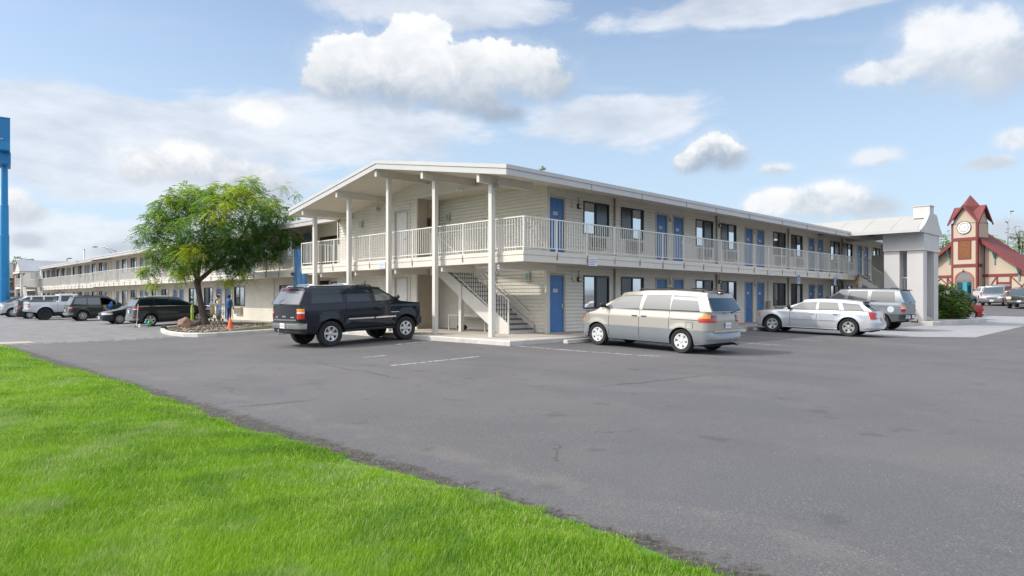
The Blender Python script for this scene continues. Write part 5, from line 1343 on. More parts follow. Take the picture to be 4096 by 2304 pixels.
def sedan_spec(pm,**k):
    S=dict(wb=2.6,lf=.92,lr=1.0,w=1.72,r=.315,tw=.2,rim=.195,zb=.22,belt=.96,paint=pm,style=(9,.016,1.2),cf=(.5,.6),cr=(.34,.42),gap=.045,flare=.012,
      top=[(2.22,.58),(2.17,.68),(1.9,.78),(1.0,.93),(.7,.955),(-1.3,.98),(-1.6,1.0),(-2.2,.97),(-2.28,.92)],
      gh=dict(st=[(.98,.12),(.74,.0),(-.24,-.28),(-.30,-.34),(-.98,-.86),(-1.04,-.90),(-1.30,-.98),(-1.50,-1.02)],types='p0p1p2p',wb=.92,wr=.66,roof=[(.1,1.38),(-.2,1.43),(-.6,1.44),(-1.05,1.39)],
        glass=(G_MID,G_MID),side=[G_TINT]*3,g0=.04,g1=.84,r0=.06,r1=.92,bow=(.22,.13),rbow=(.16,.08)),
      seams=[(.72,.3,.94),(-.27,.3,.96),(-1.05,.6,.97)],handles=[(-.12,.82),(-.9,.84)],handlemat=pm,mirror=(.66,1.0),mirmat=pm)
    S.update(k); return S
def left_lot():
    pm=paint('paint_navy',(.020,.024,.030),.2,.22)
    c=park('parked_sedan','dark blue compact sedan parked nose out beside the dark grey crossover','sedan',13.23,47.9,180,sedan_spec(pm)); w=c.wrap
    w('headlight',[CLRL],.40,c.sx(1.72),.60,.73,.014); w('turn_signal',[AMBL],c.sx(1.80),c.sx(1.68),.62,.71,.016); w('grille',[BLKP],0,.38,.56,.66,.012,join=True); w('bumper',[pm],0,c.sx(1.66),.30,.44,.03,join=True); c.plate(True,.42,off=.04); w('bumper_trim',[BLKP],0,.5,.24,.29,.03,join=True)
    # dark green-grey people carrier with the front passenger door open
    pm=paint('paint_slate',(.040,.047,.050),.3,.3)
    S=small_suv_spec(pm,1.80,wb=2.82,lf=.85,lr=.92,r=.37,rim=.23,style=(6,.03,1.2),zb=.33,belt=1.12,opendoor=(-1,1))
    S['gh']['side']=[G_TINT,G_BLUE,G_BLUE]; S['gh']['trim']=None; S['gh']['cabmat']=mat('cabin_tan',(.34,.25,.17),.8)
    c=park('parked_minivan','dark green grey people carrier with its front passenger door open, beside the white pickup','people carrier',13.14,56.4,0,S); w=c.wrap
    w('tail_light',[REDL],c.sx(-2.05),c.ST-.66,.86,.95,.014); w('tail_light',[CLRL],c.sx(-2.05),c.ST-.66,.955,.985,.013); w('tail_light',[REDL],c.sx(-2.05),c.ST-.66,.99,1.04,.014)
    w('bumper',[mat('bumper_grey',(.20,.21,.22),.4)],c.sx(-2.0),c.ST,.46,.62,.04,join=True); c.plate(False,.78); rack(c,.1,-1.6,.62,1.775,BLKP,(),.04)
    op=MB(); v=c.pos(c.C(c.sx(.35)),.9)[1]; op.box(-.20,.80,-v-.006,-v+.002,.45,1.08); op.build('door_opening',mat('cabin_dark',(.05,.043,.038),.9),c.root)
    se=MB(); se.box(.0,.5,-v-.012,-v-.004,.62,.86); se.box(-.12,.08,-v-.012,-v-.004,.80,1.06); se.build('seat',mat('seat_tan',(.36,.27,.19),.8),c.root,bevel=.004)
    d=MB(); d.box(0,.045,-1.02,0,-.52,.10); d.build('front_door',pm,c.root,loc=(.84,-v-.01,1.0),bevel=.015).rotation_euler=(0,0,R(-24)); dd=c.root.children[-1]
    dr=[k for k in c.root.children if k.name.startswith('front_door')][0]
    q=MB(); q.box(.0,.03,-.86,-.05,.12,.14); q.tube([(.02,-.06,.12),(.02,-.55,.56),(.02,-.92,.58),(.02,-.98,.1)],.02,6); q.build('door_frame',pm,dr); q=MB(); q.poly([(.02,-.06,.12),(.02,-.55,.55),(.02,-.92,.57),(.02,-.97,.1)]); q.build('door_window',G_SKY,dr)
    # blue cloth bundle on the seat
    t=thing('laundry_bundle','blue cloth bundle inside the open door of the dark people carrier','cloth',(13.45,55.42,.95)); q=MB(); q.blob((0,0,.14),(.2,.16,.2),12,9,.12); q.blob((.05,.02,.36),(.11,.1,.12),10,7,.05); q.build('cloth',mat('cloth_blue',(.03,.14,.36),.9,.2,12),t,sm=True)
    # white pickup
    pm=paint('paint_white_blue',(.60,.64,.70),.1,.3)
    S=dict(wb=3.1,lf=.95,lr=1.10,w=2.02,r=.46,tw=.30,rim=.24,zb=.58,belt=1.34,paint=pm,style=(6,.04,.9),rimmat=RIMD,cf=(.4,.5),cr=(.10,.14),gap=.085,flare=.035,
      top=[(2.5,1.08),(2.42,1.20),(2.0,1.26),(1.2,1.32),(.9,1.34),(-2.65,1.38)],rdx=[(0,.05),(.2,.0),(1,.01)],bowr=.02,
      gh=dict(st=[(1.30,.58),(1.08,.46),(.36,.37),(.26,.28),(-.52,-.48),(-.70,-.60)],types='p0p0p',wb=.93,wr=.76,roof=[(.6,1.90),(.3,1.95),(-.6,1.95)],glass=(G_MID,G_TINT),side=[G_TINT],g0=.04,g1=.88,r0=.1,r1=.85,rbow=(.03,.03)),
      seams=[(.98,.7,1.33),(.02,.66,1.35),(-.76,.7,1.36)],handles=[(.2,1.14)],handlemat=pm,mirror=(.98,1.42))
    c=park('pickup_truck','white pickup truck with big black wheels, parked tail out beside the people carrier','pickup',11.98,61.9,0,S); w=c.wrap
    w('tail_light',[REDL],c.sx(-2.50),c.ST-.86,1.0,1.24,.014); w('tail_light_lens',[CLRL],c.sx(-2.52),c.ST-.90,1.08,1.14,.017); w('bumper',[CHR],c.sx(-2.45),c.ST,.68,.84,.07,join=True); w('tailgate_handle',[BLKP],c.ST-.14,c.ST,1.18,1.24,.01,join=True); w('tailgate_gap',[SEAM],c.ST-.80,c.ST-.78,.86,1.36,.003)
    b=MB(); b.box(-2.5,-.80,-.80,.80,1.372,1.41); b.build('bed_cover',BLKP,c.root,bevel=.01); b=MB(); b.box(-.70,-.66,-.62,.62,1.45,1.80); b.build('back_window',G_TINT,c.root)
    # low dark hatchback behind the pickup
    pm=paint('paint_dark_green',(.022,.030,.032),.3,.22)
    S=small_suv_spec(pm,1.50,wb=2.6,zb=.2,belt=.98,r=.31,rim=.2,top=[(2.15,.66),(2.0,.78),(1.1,.93),(.9,.95),(-2.15,1.02)])
    c=park('parked_hatchback','low black hatchback with a roof spoiler, between the white pickup and the silver SUV','hatchback',11.5,66.6,0,S); w=c.wrap
    w('tail_light',[REDL],c.sx(-1.95),c.ST-.62,.80,.98,.014); w('bumper',[BLKP],c.sx(-1.9),c.ST,.32,.46,.03,join=True); c.plate(False,.70)
    b=MB(); b.box(-2.22,-1.78,-.6,.6,1.455,1.48); b.build('rear_spoiler',pm,c.root,bevel=.01)
    # silver SUV facing out
    pm=paint('paint_ice',(.55,.585,.62),.35,.28)
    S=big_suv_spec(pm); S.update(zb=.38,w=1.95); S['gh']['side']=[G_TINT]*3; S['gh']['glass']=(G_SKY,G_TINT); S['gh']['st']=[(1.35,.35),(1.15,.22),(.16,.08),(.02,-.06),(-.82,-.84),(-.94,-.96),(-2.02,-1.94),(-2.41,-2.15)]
    c=park('parked_suv','silver SUV facing out with a black hood stripe, beside the low black hatchback','SUV',11.42,73.4,180,S); w=c.wrap
    w('headlight',[CLRL],.50,c.sx(1.98),.92,1.08,.014); w('bumper',[CHR],0,c.sx(1.9),.48,.70,.05,join=True); w('grille',[BLKP],0,.46,.80,1.06,.014,join=True); w('grille_bar',[CHR],0,.46,.90,.95,.03,join=True); c.plate(True,.58,off=.06)
    b=MB(); b.prism([(1.2,1.335),(2.2,1.225),(2.2,1.238),(1.2,1.348)],1,.60,.86); b.build('hood_stripe',BLKP,c.root)
    # blue SUV and a pale sedan at the far left edge
    pm=paint('paint_steel_blue',(.045,.065,.11),.3,.25)
    c=park('parked_suv','dark blue SUV facing out, farthest left vehicle in front of the blue sign pole','SUV',11.6,82.6,180,small_suv_spec(pm,1.78,zb=.33)); w=c.wrap
    w('headlight',[CLRL],.46,c.sx(1.66),.76,.90,.014); w('bumper',[BLKP],0,c.sx(1.6),.36,.56,.04,join=True); w('grille',[BLKP],0,.42,.60,.80,.014,join=True); rack(c,.0,-1.5,.60,1.76,BLKP,(),.045)
    pm=paint('paint_pearl',(.62,.64,.66),.2,.28)
    c=park('parked_sedan','pale silver sedan between the dark blue SUV and the silver SUV','sedan',12.4,77.8,180,sedan_spec(pm)); w=c.wrap
    w('headlight',[CLRL],.40,c.sx(1.72),.60,.73,.014); w('grille',[BLKP],0,.38,.56,.66,.012,join=True)
left_lot()
def right_lot():
    # dark SUV in front of the restaurant door, seen from its back quarter
    pm=paint('paint_graphite',(.07,.072,.075),.35,.3)
    def at(px,py,d):
        X=(px-2048)/2680*d; return UX*X+UD*d,-UD*X+UX*d
    u,v=at(3822,1216,66); c=park('parked_suv','dark grey SUV before the restaurant doors, half hidden by the rose bush','SUV',u,v,-22,small_suv_spec(pm,1.78,zb=.34,r=.38,gl=G_MID),group='vehicles outside the restaurant'); w=c.wrap
    w('tail_light',[REDL],c.sx(-1.95),c.ST-.62,.95,1.12,.014); w('bumper',[BLKP],c.sx(-1.9),c.ST,.40,.58,.03,join=True); c.plate(False,.80)
    pm=paint('paint_red',(.26,.012,.02),.15,.22)
    u,v=at(3780,1270,46.6); c=park('parked_sedan','red sedan with a chrome rear bumper sticking out behind the rose bush','sedan',u,v,132,sedan_spec(pm),group='vehicles outside the restaurant'); w=c.wrap
    w('tail_light',[REDL],c.sx(-2.05),c.ST-.40,.74,.90,.014); w('bumper',[CHR],c.sx(-1.9),c.ST,.42,.58,.07,join=True); c.plate(False,.70)
    pm=paint('paint_white_suv',(.66,.665,.68),.05,.3)
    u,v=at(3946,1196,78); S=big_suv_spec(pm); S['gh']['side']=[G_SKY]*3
    c=park('parked_suv','white SUV parked behind the silver passenger van by the restaurant','SUV',u,v,20,S,group='vehicles outside the restaurant'); w=c.wrap
    w('tail_light',[REDL],c.sx(-2.28),c.ST-.80,.90,1.2,.014); w('bumper',[pm],c.sx(-2.2),c.ST,.52,.74,.04,join=True)
    # silver passenger van, front on
    pm=paint('paint_van_silver',(.25,.265,.285),.35,.3)
    S=dict(wb=3.43,lf=.75,lr=1.3,w=2.0,r=.37,tw=.24,rim=.20,zb=.34,belt=1.22,paint=pm,style=(6,.03,1.2),cf=(.30,.42),cr=(.15,.2),
      top=[(2.45,.98),(2.38,1.06),(2.2,1.10),(1.75,1.18),(1.5,1.22),(-3.0,1.24)],
      gh=dict(st=[(1.78,1.12),(1.60,1.0),(.62,.58),(.50,.46),(-1.1,-1.1),(-1.2,-1.2),(-2.85,-2.80),(-3.0,-2.94)],types='p0p1p2p',wb=.945,wr=.82,roof=[(1.15,1.98),(.8,2.06),(-2.9,2.08)],glass=(G_BLUE,G_TINT),side=[G_MID,mat('van_side_maroon',(.16,.03,.035),.15),mat('van_side_maroon',(.16,.03,.035),.15)],g0=.05,g1=.86),
      seams=[(1.4,.5,1.2),(.56,.5,1.22)],handles=[(.66,1.05)],mirror=(1.52,1.32),mirmat=CHR)
    u,v=at(3985,1221,69.0); c=park('passenger_van','silver passenger van facing the motel with a wide windshield and chrome grille','van',u,v,181,S,group='vehicles outside the restaurant'); w=c.wrap
    w('headlight',[CLRL],.50,c.sx(2.24),.80,.93,.012); w('turn_signal',[mat('lamp_red_dim',(.35,.03,.05),.3)],.82,c.sx(2.2),.66,.79,.012); w('grille',[CHR],0,.55,.70,.94,.012,join=True); w('grille_gap',[BLKP],0,.48,.84,.90,.02,join=True); w('grille_gap',[BLKP],0,.48,.73,.79,.02,join=True); w('bumper',[CHR],0,c.sx(2.1),.42,.62,.06,join=True); c.plate(True,.54,off=.08)
    # dark green pickup at the right edge
    pm=paint('paint_truck_green',(.035,.06,.065),.25,.25)
    S=dict(wb=3.6,lf=.95,lr=1.2,w=2.02,r=.41,tw=.26,rim=.21,zb=.52,belt=1.36,paint=pm,cf=(.22,.35),cr=(.10,.14),
      top=[(2.75,1.14),(2.70,1.24),(1.6,1.32),(1.3,1.36),(-3.0,1.36)],fdx=[(0,.04),(.3,0),(1,.04)],
      gh=dict(st=[(1.55,.95),(1.40,.84),(.45,.42),(.36,.34),(-.5,-.48),(-.62,-.58)],types='p0p1p',wb=.93,wr=.76,roof=[(1,1.90),(.6,1.95),(-.6,1.94)],glass=(G_BLUE,G_TINT),side=[G_TINT]*2,g0=.05,g1=.88),mirror=(1.3,1.45))
    u,v=at(4098,1231,63.5); c=park('pickup_truck','dark green pickup with a chrome grille at the right edge beside the passenger van','pickup',u,v,180,S,group='vehicles outside the restaurant'); w=c.wrap
    w('headlight',[CLRL],.62,c.sx(2.56),.98,1.14,.012); w('turn_signal',[AMBL],.62,c.sx(2.54),.88,.97,.012); w('grille',[CHR],0,.60,.90,1.16,.02,join=True); w('grille_gap',[BLKP],0,.52,1.05,1.12,.028,join=True); w('grille_gap',[BLKP],0,.52,.94,1.01,.028,join=True); w('bumper',[CHR],0,c.sx(2.5),.62,.82,.08,join=True); w('air_dam',[BLKP],0,c.sx(2.4),.48,.61,.04,join=True); c.plate(True,.72,off=.1)
right_lot()
# wheel stops
def stops():
    def stop(u,v,rz,lab):
        t=thing('wheel_stop',lab,'wheel stop',(u,v,ground(u,v)),rz,'concrete wheel stops'); m=MB()
        m.prism([(-.10,0),(-.075,.12),(.075,.12),(.10,0)],0,-.9,.9); m.build('block',KERBC,t,bevel=.012)
    stop(16.55,13.55,0,'white wheel stop under the front of the beige minivan'); stop(26.1,13.35,0,'white wheel stop between the beige minivan and the silver wagon'); stop(29.2,13.5,0,'white wheel stop under the nose of the silver station wagon')
stops()
# ------------------------------------------------------------------ plants
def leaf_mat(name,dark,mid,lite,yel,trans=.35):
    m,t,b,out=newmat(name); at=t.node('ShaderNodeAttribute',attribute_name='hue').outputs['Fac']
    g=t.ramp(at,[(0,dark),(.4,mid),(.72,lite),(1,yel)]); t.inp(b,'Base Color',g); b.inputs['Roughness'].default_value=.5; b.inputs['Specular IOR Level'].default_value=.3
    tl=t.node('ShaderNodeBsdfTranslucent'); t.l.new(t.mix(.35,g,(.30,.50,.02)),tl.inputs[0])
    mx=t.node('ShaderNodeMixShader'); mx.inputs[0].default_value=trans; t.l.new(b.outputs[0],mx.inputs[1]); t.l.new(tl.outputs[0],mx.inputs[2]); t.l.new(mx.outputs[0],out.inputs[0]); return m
def sprays(name,lobes,count,m,parent,leaf=(.085,.034),n=6,length=.34,droop=.55,seed=1,shell=.55,loc=None,huefn=None,jit=1.0):
    """compound leaves: each spray is a drooping stem with leaflets on both sides"""
    g=np.random.default_rng(seed); V=[];F=[];H=[]
    w=np.array([l[3]*l[4]*l[5] if len(l)>5 else l[3]**3 for l in lobes])**.7; w/=w.sum()
    ks=g.choice(len(lobes),count,p=w); nv=0
    for k in ks:
        l=lobes[k]; rr=np.array(l[3:6] if len(l)>5 else (l[3],)*3)
        d=g.normal(0,1,3); d/=np.linalg.norm(d); rad=shell+(1-shell)*g.random()**.6
        c=np.array(l[:3])+d*rr*rad*(1+.12*g.normal())
        o=d*.6+g.normal(0,.55*jit,3); o[2]=o[2]*.5-droop*.4; o/=np.linalg.norm(o); L=length*g.uniform(.6,1.25)
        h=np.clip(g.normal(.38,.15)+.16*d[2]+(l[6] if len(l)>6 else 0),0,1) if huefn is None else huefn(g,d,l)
        side=np.cross(o,(0,0,1)); ns=np.linalg.norm(side); side=side/ns if ns>.05 else np.array((1.,0,0))
        for q in range(n):
            f=(q+.6)/n; p=c+o*L*f+np.array((0,0,-droop*L*f*f*.6))
            for sg in (-1,1):
                lw=leaf[1]*g.uniform(.8,1.3); ll=leaf[0]*g.uniform(.7,1.25)*(1-.4*abs(f-.5)); dr=side*sg*.85+o*.35+np.array((0,0,-.25-.3*g.random())); dr/=np.linalg.norm(dr)
                x=o*lw*.5; V+= [p-x*.4,p+dr*ll*.5-x,p+dr*ll,p+dr*ll*.5+x]; F.append((nv,nv+1,nv+2,nv+3)); nv+=4; H+= [np.clip(h+g.normal(0,.05),0,1)]*4
    me=bpy.data.meshes.new(name); V=np.array(V,np.float32); F=np.array(F,np.int32)
    me.vertices.add(len(V)); me.vertices.foreach_set('co',V.ravel()); me.loops.add(F.size); me.loops.foreach_set('vertex_index',F.ravel())
    me.polygons.add(len(F)); me.polygons.foreach_set('loop_start',np.arange(len(F),dtype=np.int32)*4); me.polygons.foreach_set('loop_total',np.full(len(F),4,np.int32)); me.update(calc_edges=True)
    a=me.attributes.new('hue','FLOAT','POINT'); a.data.foreach_set('value',np.array(H,np.float32)); me.materials.append(m)
    ob=bpy.data.objects.new(name,me); COL.objects.link(ob)
    if parent: ob.parent=parent
    if loc is not None: ob.location=loc
    return ob
def bark(name,a,b):
    if name in MATS: return MATS[name]
    m,t,bs,out=newmat(name); tc=t.node('ShaderNodeTexCoord').outputs['Object']; f=t.noise(t.mapping(tc,(9,9,1.6)),1.6,7,.7,.6)
    t.inp(bs,'Base Color',t.ramp(f,[(.35,a),(.65,b)])); bs.inputs['Roughness'].default_value=.9
    bu=t.node('ShaderNodeBump'); bu.inputs['Strength'].default_value=.9; bu.inputs['Distance'].default_value=.03; t.l.new(f,bu.inputs['Height']); t.l.new(bu.outputs[0],bs.inputs['Normal']); MATS[name]=m; return m
def cam_pt(px,py,d): X=(px-2048)/2680*d; return Vector((UX*X+UD*d,-UD*X+UX*d,CAMZ+(1197-py)/2680*d))
def locust():
    B=Vector((13.61,37.4,isl_z(13.61,37.4)-.05)); t=thing('locust_tree','honey locust tree with drooping green and yellow leaves in the kerbed island','tree',B); D=36.2
    def q(px,py,dd=0): return cam_pt(px,py,D+dd)-B
    bk=bark('locust_bark',(.055,.042,.035),(.17,.135,.115))
    tr=MB(); tr.tube([(0,0,-.1),(.0,0,.15),q(812,1262),q(803,1215),q(795,1165),q(786,1120)],[.27,.19,.165,.155,.15,.17],12); tr.build('trunk',bk,t,sm=True)
    rr=random.Random(4)
    forks=[(q(788,1120),[q(770,1060,.3),q(735,980,.8),q(700,880,1.0)],.12),(q(788,1118),[q(800,1050,-.4),q(815,950,-.8),q(820,840,-.6)],.12),(q(792,1125),[q(840,1085,.2),q(905,1020,.5),q(980,930,.7),q(1010,850,.6)],.13),
      (q(845,1080,.2),[q(905,1065,-.6),q(990,1010,-1.2),q(1080,960,-1.2)],.075),(q(735,980,.8),[q(680,960,-.5),q(610,935,-.9)],.06),(q(770,1060,.3),[q(715,1040,-.9),q(650,1055,-1.3)],.06),(q(815,950,-.8),[q(880,880,-1.6),q(920,800,-1.6)],.06),(q(905,1020,.5),[q(960,1010,1.6),q(1060,900,1.8)],.06)]
    for s,path,r in forks:
        b=MB(); b.tube([s,*path],[r*(1-.75*i/len(path)) for i in range(len(path)+1)],8)
        for p in path[1:]:
            for k in range(5):
                e=p+Vector((rr.uniform(-1,1),rr.uniform(-1,1),rr.uniform(-.6,.15)))*1.0; b.tube([p,(p+e)/2+Vector((0,0,.1)),e],[.018,.012,.006],5)
        b.build('branch',bk,t,sm=True)
    L=[]
    for (px,py,r,dd,h) in ((690,840,1.15,.5,.0),(740,790,.95,.9,.05),(640,870,.75,-.3,.03),(800,800,1.1,0,.08),(870,830,1.1,-1.2,.05),(900,770,.85,.3,.15),(960,780,.85,-.4,.12),(1000,740,.62,.2,.15),(1002,715,.28,.2,.22),(1060,800,.75,.6,.05),(1110,860,.95,.5,-.08),(1040,870,1.15,-1.0,-.10),(1150,950,.7,-.4,-.12),(1090,960,.95,.4,-.12),
        (960,930,1.2,-1.4,-.14),(870,930,1.15,1.1,-.12),(780,920,1.2,-1.4,-.04),(690,950,1.05,.8,-.03),(620,930,.65,-.6,.04),(575,915,.42,-.2,.0),(560,955,.32,-.4,.04),(650,1010,.8,-1.0,.02),(620,1055,.42,-.8,.12),(590,1085,.34,-.6,.06),(565,1080,.22,-.6,.25),(730,1040,.85,-1.5,.12),(710,1085,.45,-1.2,.20),(740,1100,.35,-1.0,.22),(800,1020,.85,-.9,.0),(880,1020,.85,-.7,-.05),(930,1060,.6,-.4,-.02),(990,1030,.65,-.5,-.08),(1070,1030,.42,-.4,-.05),(1120,1020,.35,-.2,-.05),(985,1080,.34,-.6,.08),(905,1120,.30,-.7,.30),(985,1115,.2,-.6,.30),(615,1130,.28,-.9,.30),(1180,860,.35,-.5,.10),(1200,950,.34,-.6,.02),(1130,745,.24,-.2,.05),(950,1110,.3,-.5,.18),(1165,1010,.3,-.4,.0),(1185,775,.16,0,.1),(1195,800,.14,.1,.1),(595,885,.22,.2,.05),(930,1005,.85,-1.0,-.08),(1015,985,.85,-.8,-.10),(1085,990,.55,-.3,-.10),(960,1055,.5,.3,-.04),(700,795,.3,.3,.15),(850,755,.25,.2,.18),(775,755,.3,.4,.15)):
        c=q(px,py,dd); L.append((c.x,c.y,c.z,r*.92,r*.92,r*.66,h+.06))
    yl=[(q(905,815,-2.2),.55),(q(880,870,-2.3),.45),(q(735,1010,-2.3),.45),(q(720,1075,-1.9),.4),(q(905,1125,-.9),.35),(q(610,1130,-1.0),.35),(q(960,760,-1.0),.5),(q(770,985,-2.2),.4),(q(1085,810,-.6),.4),(q(1010,800,-1.2),.45),(q(690,800,.2),.4),(q(640,860,-.8),.35),(q(850,850,-2.2),.4),(q(800,1010,-2.0),.35),(q(745,1085,-1.8),.35),(q(575,1085,-.8),.28),(q(990,1095,-1.0),.3)]
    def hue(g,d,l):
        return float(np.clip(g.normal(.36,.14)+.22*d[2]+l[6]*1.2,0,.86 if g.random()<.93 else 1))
    m=leaf_mat('locust_leaf',(.022,.075,.030),(.080,.205,.034),(.22,.37,.035),(.62,.60,.02))
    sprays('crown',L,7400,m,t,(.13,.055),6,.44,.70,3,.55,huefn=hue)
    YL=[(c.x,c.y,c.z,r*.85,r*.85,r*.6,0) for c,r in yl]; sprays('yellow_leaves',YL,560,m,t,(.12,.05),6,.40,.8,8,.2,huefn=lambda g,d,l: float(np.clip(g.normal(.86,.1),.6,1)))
locust()
def rose_bush():
    c=Vector((50.0,11.05,.36)); t=thing('rose_bush','leafy green rose bush with a few orange blooms beside the stair tower','bush',c)
    m=leaf_mat('rose_leaf',(.016,.055,.022),(.045,.125,.03),(.14,.28,.04),(.30,.40,.07),.25)
    def q(px,py,dd=0): return cam_pt(px,py,42.9+dd)-c
    L=[]
    for (px,py,r,dd,h) in ((3735,1175,.62,.4,-.12),(3790,1185,.75,.2,-.05),(3840,1200,.55,.1,.0),(3740,1225,.75,-.2,.02),(3800,1235,.8,-.5,.08),(3850,1240,.5,-.2,-.05),(3710,1255,.5,-.5,.0),(3750,1265,.55,-.8,.08),(3820,1265,.5,-.6,-.05),(3697,1258,.32,-.9,.15),(3745,1155,.3,.3,-.05),(3865,1230,.3,0,.08)):
        v=q(px,py,dd); L.append((v.x,v.y,v.z+.05,r*1.05,r*1.05,r,h))
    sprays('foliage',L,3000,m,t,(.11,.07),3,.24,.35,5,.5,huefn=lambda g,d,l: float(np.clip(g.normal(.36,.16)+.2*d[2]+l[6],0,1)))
    w=MB(); rr=random.Random(2)
    for i in range(16): e=Vector((rr.uniform(-1,1),rr.uniform(-.8,.8),rr.uniform(1.0,1.9))); w.tube([(e.x*.2,e.y*.2,-.02),e*.5,e],[.025,.018,.008],5)
    w.build('stems',bark('rose_stem',(.05,.06,.03),(.12,.10,.05)),t)
    om=mat('rose_orange',(.75,.22,.05),.6,.2,20)
    for px,py in ((3700,1252),(3808,1208),(3815,1203),(3755,1158),(3782,1150)):
        b=MB(); v=q(px,py,-1.1 if py>1180 else -.3)
        for k in range(9): a=k*2.4; r=.02+.007*k; b.quad(v+Vector((0,0,0)),v+Vector((r*cos(a-.5),r*sin(a-.5),.05)),v+Vector((r*1.3*cos(a),r*1.3*sin(a),.06)),v+Vector((r*cos(a+.5),r*sin(a+.5),.05)))
        b.build('bloom',om,t)
rose_bush()
def far_tree(lab,px,top,d,spread,n,m,lobes,leaf=.35,name='tree',group='trees beyond the buildings',trunk=True,seed=1,base=None):
    X=(px-2048)/2680*d; u,v=UX*X+UD*d,-UD*X+UX*d; z0=ground(u,v) if base is None else base; H=CAMZ+(1197-top)/2680*d-z0
    t=thing(name,lab,'tree',(u,v,z0),0,group); rr=random.Random(seed); L=[]
    tr=MB(); tr.tube([(0,0,-.2),(.1,.05,H*.35),(0,.1,H*.7),(.05,0,H*.93)],[H*.022+.08,H*.018+.05,H*.01+.03,.02],8)
    for k in range(lobes):
        f=rr.uniform(.30,.95); a=rr.uniform(0,2*pi); r=spread*rr.uniform(.32,.5)*(1.15-.55*f); R_=spread*(1-.75*max(0,(f-.55)/.45))*rr.uniform(.1,.75); c=Vector((R_*cos(a),R_*sin(a),H*f-r*.2)); L.append((c.x,c.y,min(c.z,H-r*.75),r,r,r*.85,rr.uniform(-.1,.15)))
        tr.tube([(0,.05,max(.5,c.z-r*1.2)),c],[.06+.01*H,.03],5)
    tr.build('trunk',bark('far_bark',(.06,.05,.04),(.15,.13,.11)),t,sm=True)
    L.append((0,0,H-spread*.25,spread*.25,spread*.25,spread*.25,.1))
    sprays('crown',L,n,m,t,(leaf,leaf*.5),3,leaf*1.6,.3,seed,.4)
    return t
LG=leaf_mat('tree_leaf_green',(.018,.045,.018),(.045,.10,.03),(.11,.18,.04),(.2,.26,.05)); LY=leaf_mat('tree_leaf_lime',(.06,.11,.02),(.14,.22,.03),(.27,.34,.05),(.42,.42,.08)); LS=leaf_mat('tree_leaf_silver',(.10,.11,.09),(.20,.21,.18),(.33,.34,.30),(.45,.45,.40))
far_tree('tree top showing just above the motel roof right of the gable corner',2170,668,62,1.35,420,LG,9,.20,seed=5)
far_tree('dark green tree right behind the blue sign pole at the far left',35,1040,150,5.5,420,LG,10,.5,seed=6)
far_tree('tallest dark tree above the far left canopy roof',75,1028,165,6.5,520,LG,11,.5,seed=7)
far_tree('low rounded green tree seen under the far left canopy roof',118,1095,150,6,420,LG,9,.5,seed=8)
far_tree('small green tree seen beneath the eave at the end of the left wing',160,1098,155,5,360,LG,8,.45,seed=9)
far_tree('tree crown above the canopy roof ridge at the far left',105,1033,170,4.5,360,LG,8,.5,seed=19)
far_tree('lime green tree between the stair tower and the clock tower',3772,945,135,5.5,520,LY,10,.42,seed=10)
far_tree('thin dark conifer top left of the clock tower',3789,925,150,2.6,300,LG,9,.35,seed=11)
far_tree('yellow green tree behind the restaurant roof, right of the clock tower',3985,940,150,4.5,420,LY,9,.42,seed=12)
far_tree('low yellow green tree beside the tall lamp post behind the restaurant',4020,955,155,4.0,380,LY,9,.42,seed=13)
far_tree('silvery leaved tree at the right edge behind the restaurant roof',4078,905,140,5.5,700,LS,13,.40,seed=14)
far_tree('yellow green tree behind the silvery tree at the right edge',4090,950,165,6.0,420,LY,9,.45,seed=15)
far_tree('green tree seen past the balcony through the stair tower',3500,1010,95,4.0,380,LG,9,.35,seed=16)
def hedge():
    c=Vector((17.2,112,.1)); t=thing('hedge','bright green clipped hedge past the end of the left wing','hedge',c)
    m=leaf_mat('hedge_leaf',(.03,.10,.02),(.07,.2,.025),(.12,.30,.03),(.2,.36,.05))
    sprays('foliage',[(k*.9,0,.9,.7,.7,1.1,0) for k in range(5)],700,m,t,(.16,.09),3,.25,.2,4,.6); s=MB()
    for k in range(5): s.tube([(k*.9,0,0),(k*.9,.05,1.5)],[.05,.02],5)
    s.build('stems',bark('far_bark',(.06,.05,.04),(.15,.13,.11)),t)
hedge()
def shrublet():
    c=Vector((13.75,35.9,isl_z(13.75,35.9)-.03)); t=thing('small_shrub','sparse small shrub with pale stems just right of the tree trunk','shrub',c); w=MB(); rr=random.Random(9)
    w.tube([(0,0,-.03),(0,0,.32)],[.10,.07],8)
    for i in range(15): a=rr.uniform(0,2*pi); r=rr.uniform(.06,.3); w.tube([(0.04*cos(a),.04*sin(a),.22),(r*.6*cos(a),r*.6*sin(a),.5),(r*cos(a),r*sin(a),rr.uniform(.5,.85))],[.03,.02,.008],5)
    w.build('stems',bark('shrub_bark',(.20,.15,.10),(.36,.29,.20)),t,sm=True)
    sprays('foliage',[(0,0,.62,.26,.26,.22,0)],60,leaf_mat('shrub_leaf',(.04,.08,.03),(.10,.14,.05),(.2,.24,.08),(.3,.3,.1)),t,(.07,.03),3,.12,.2,4,.3)
shrublet()
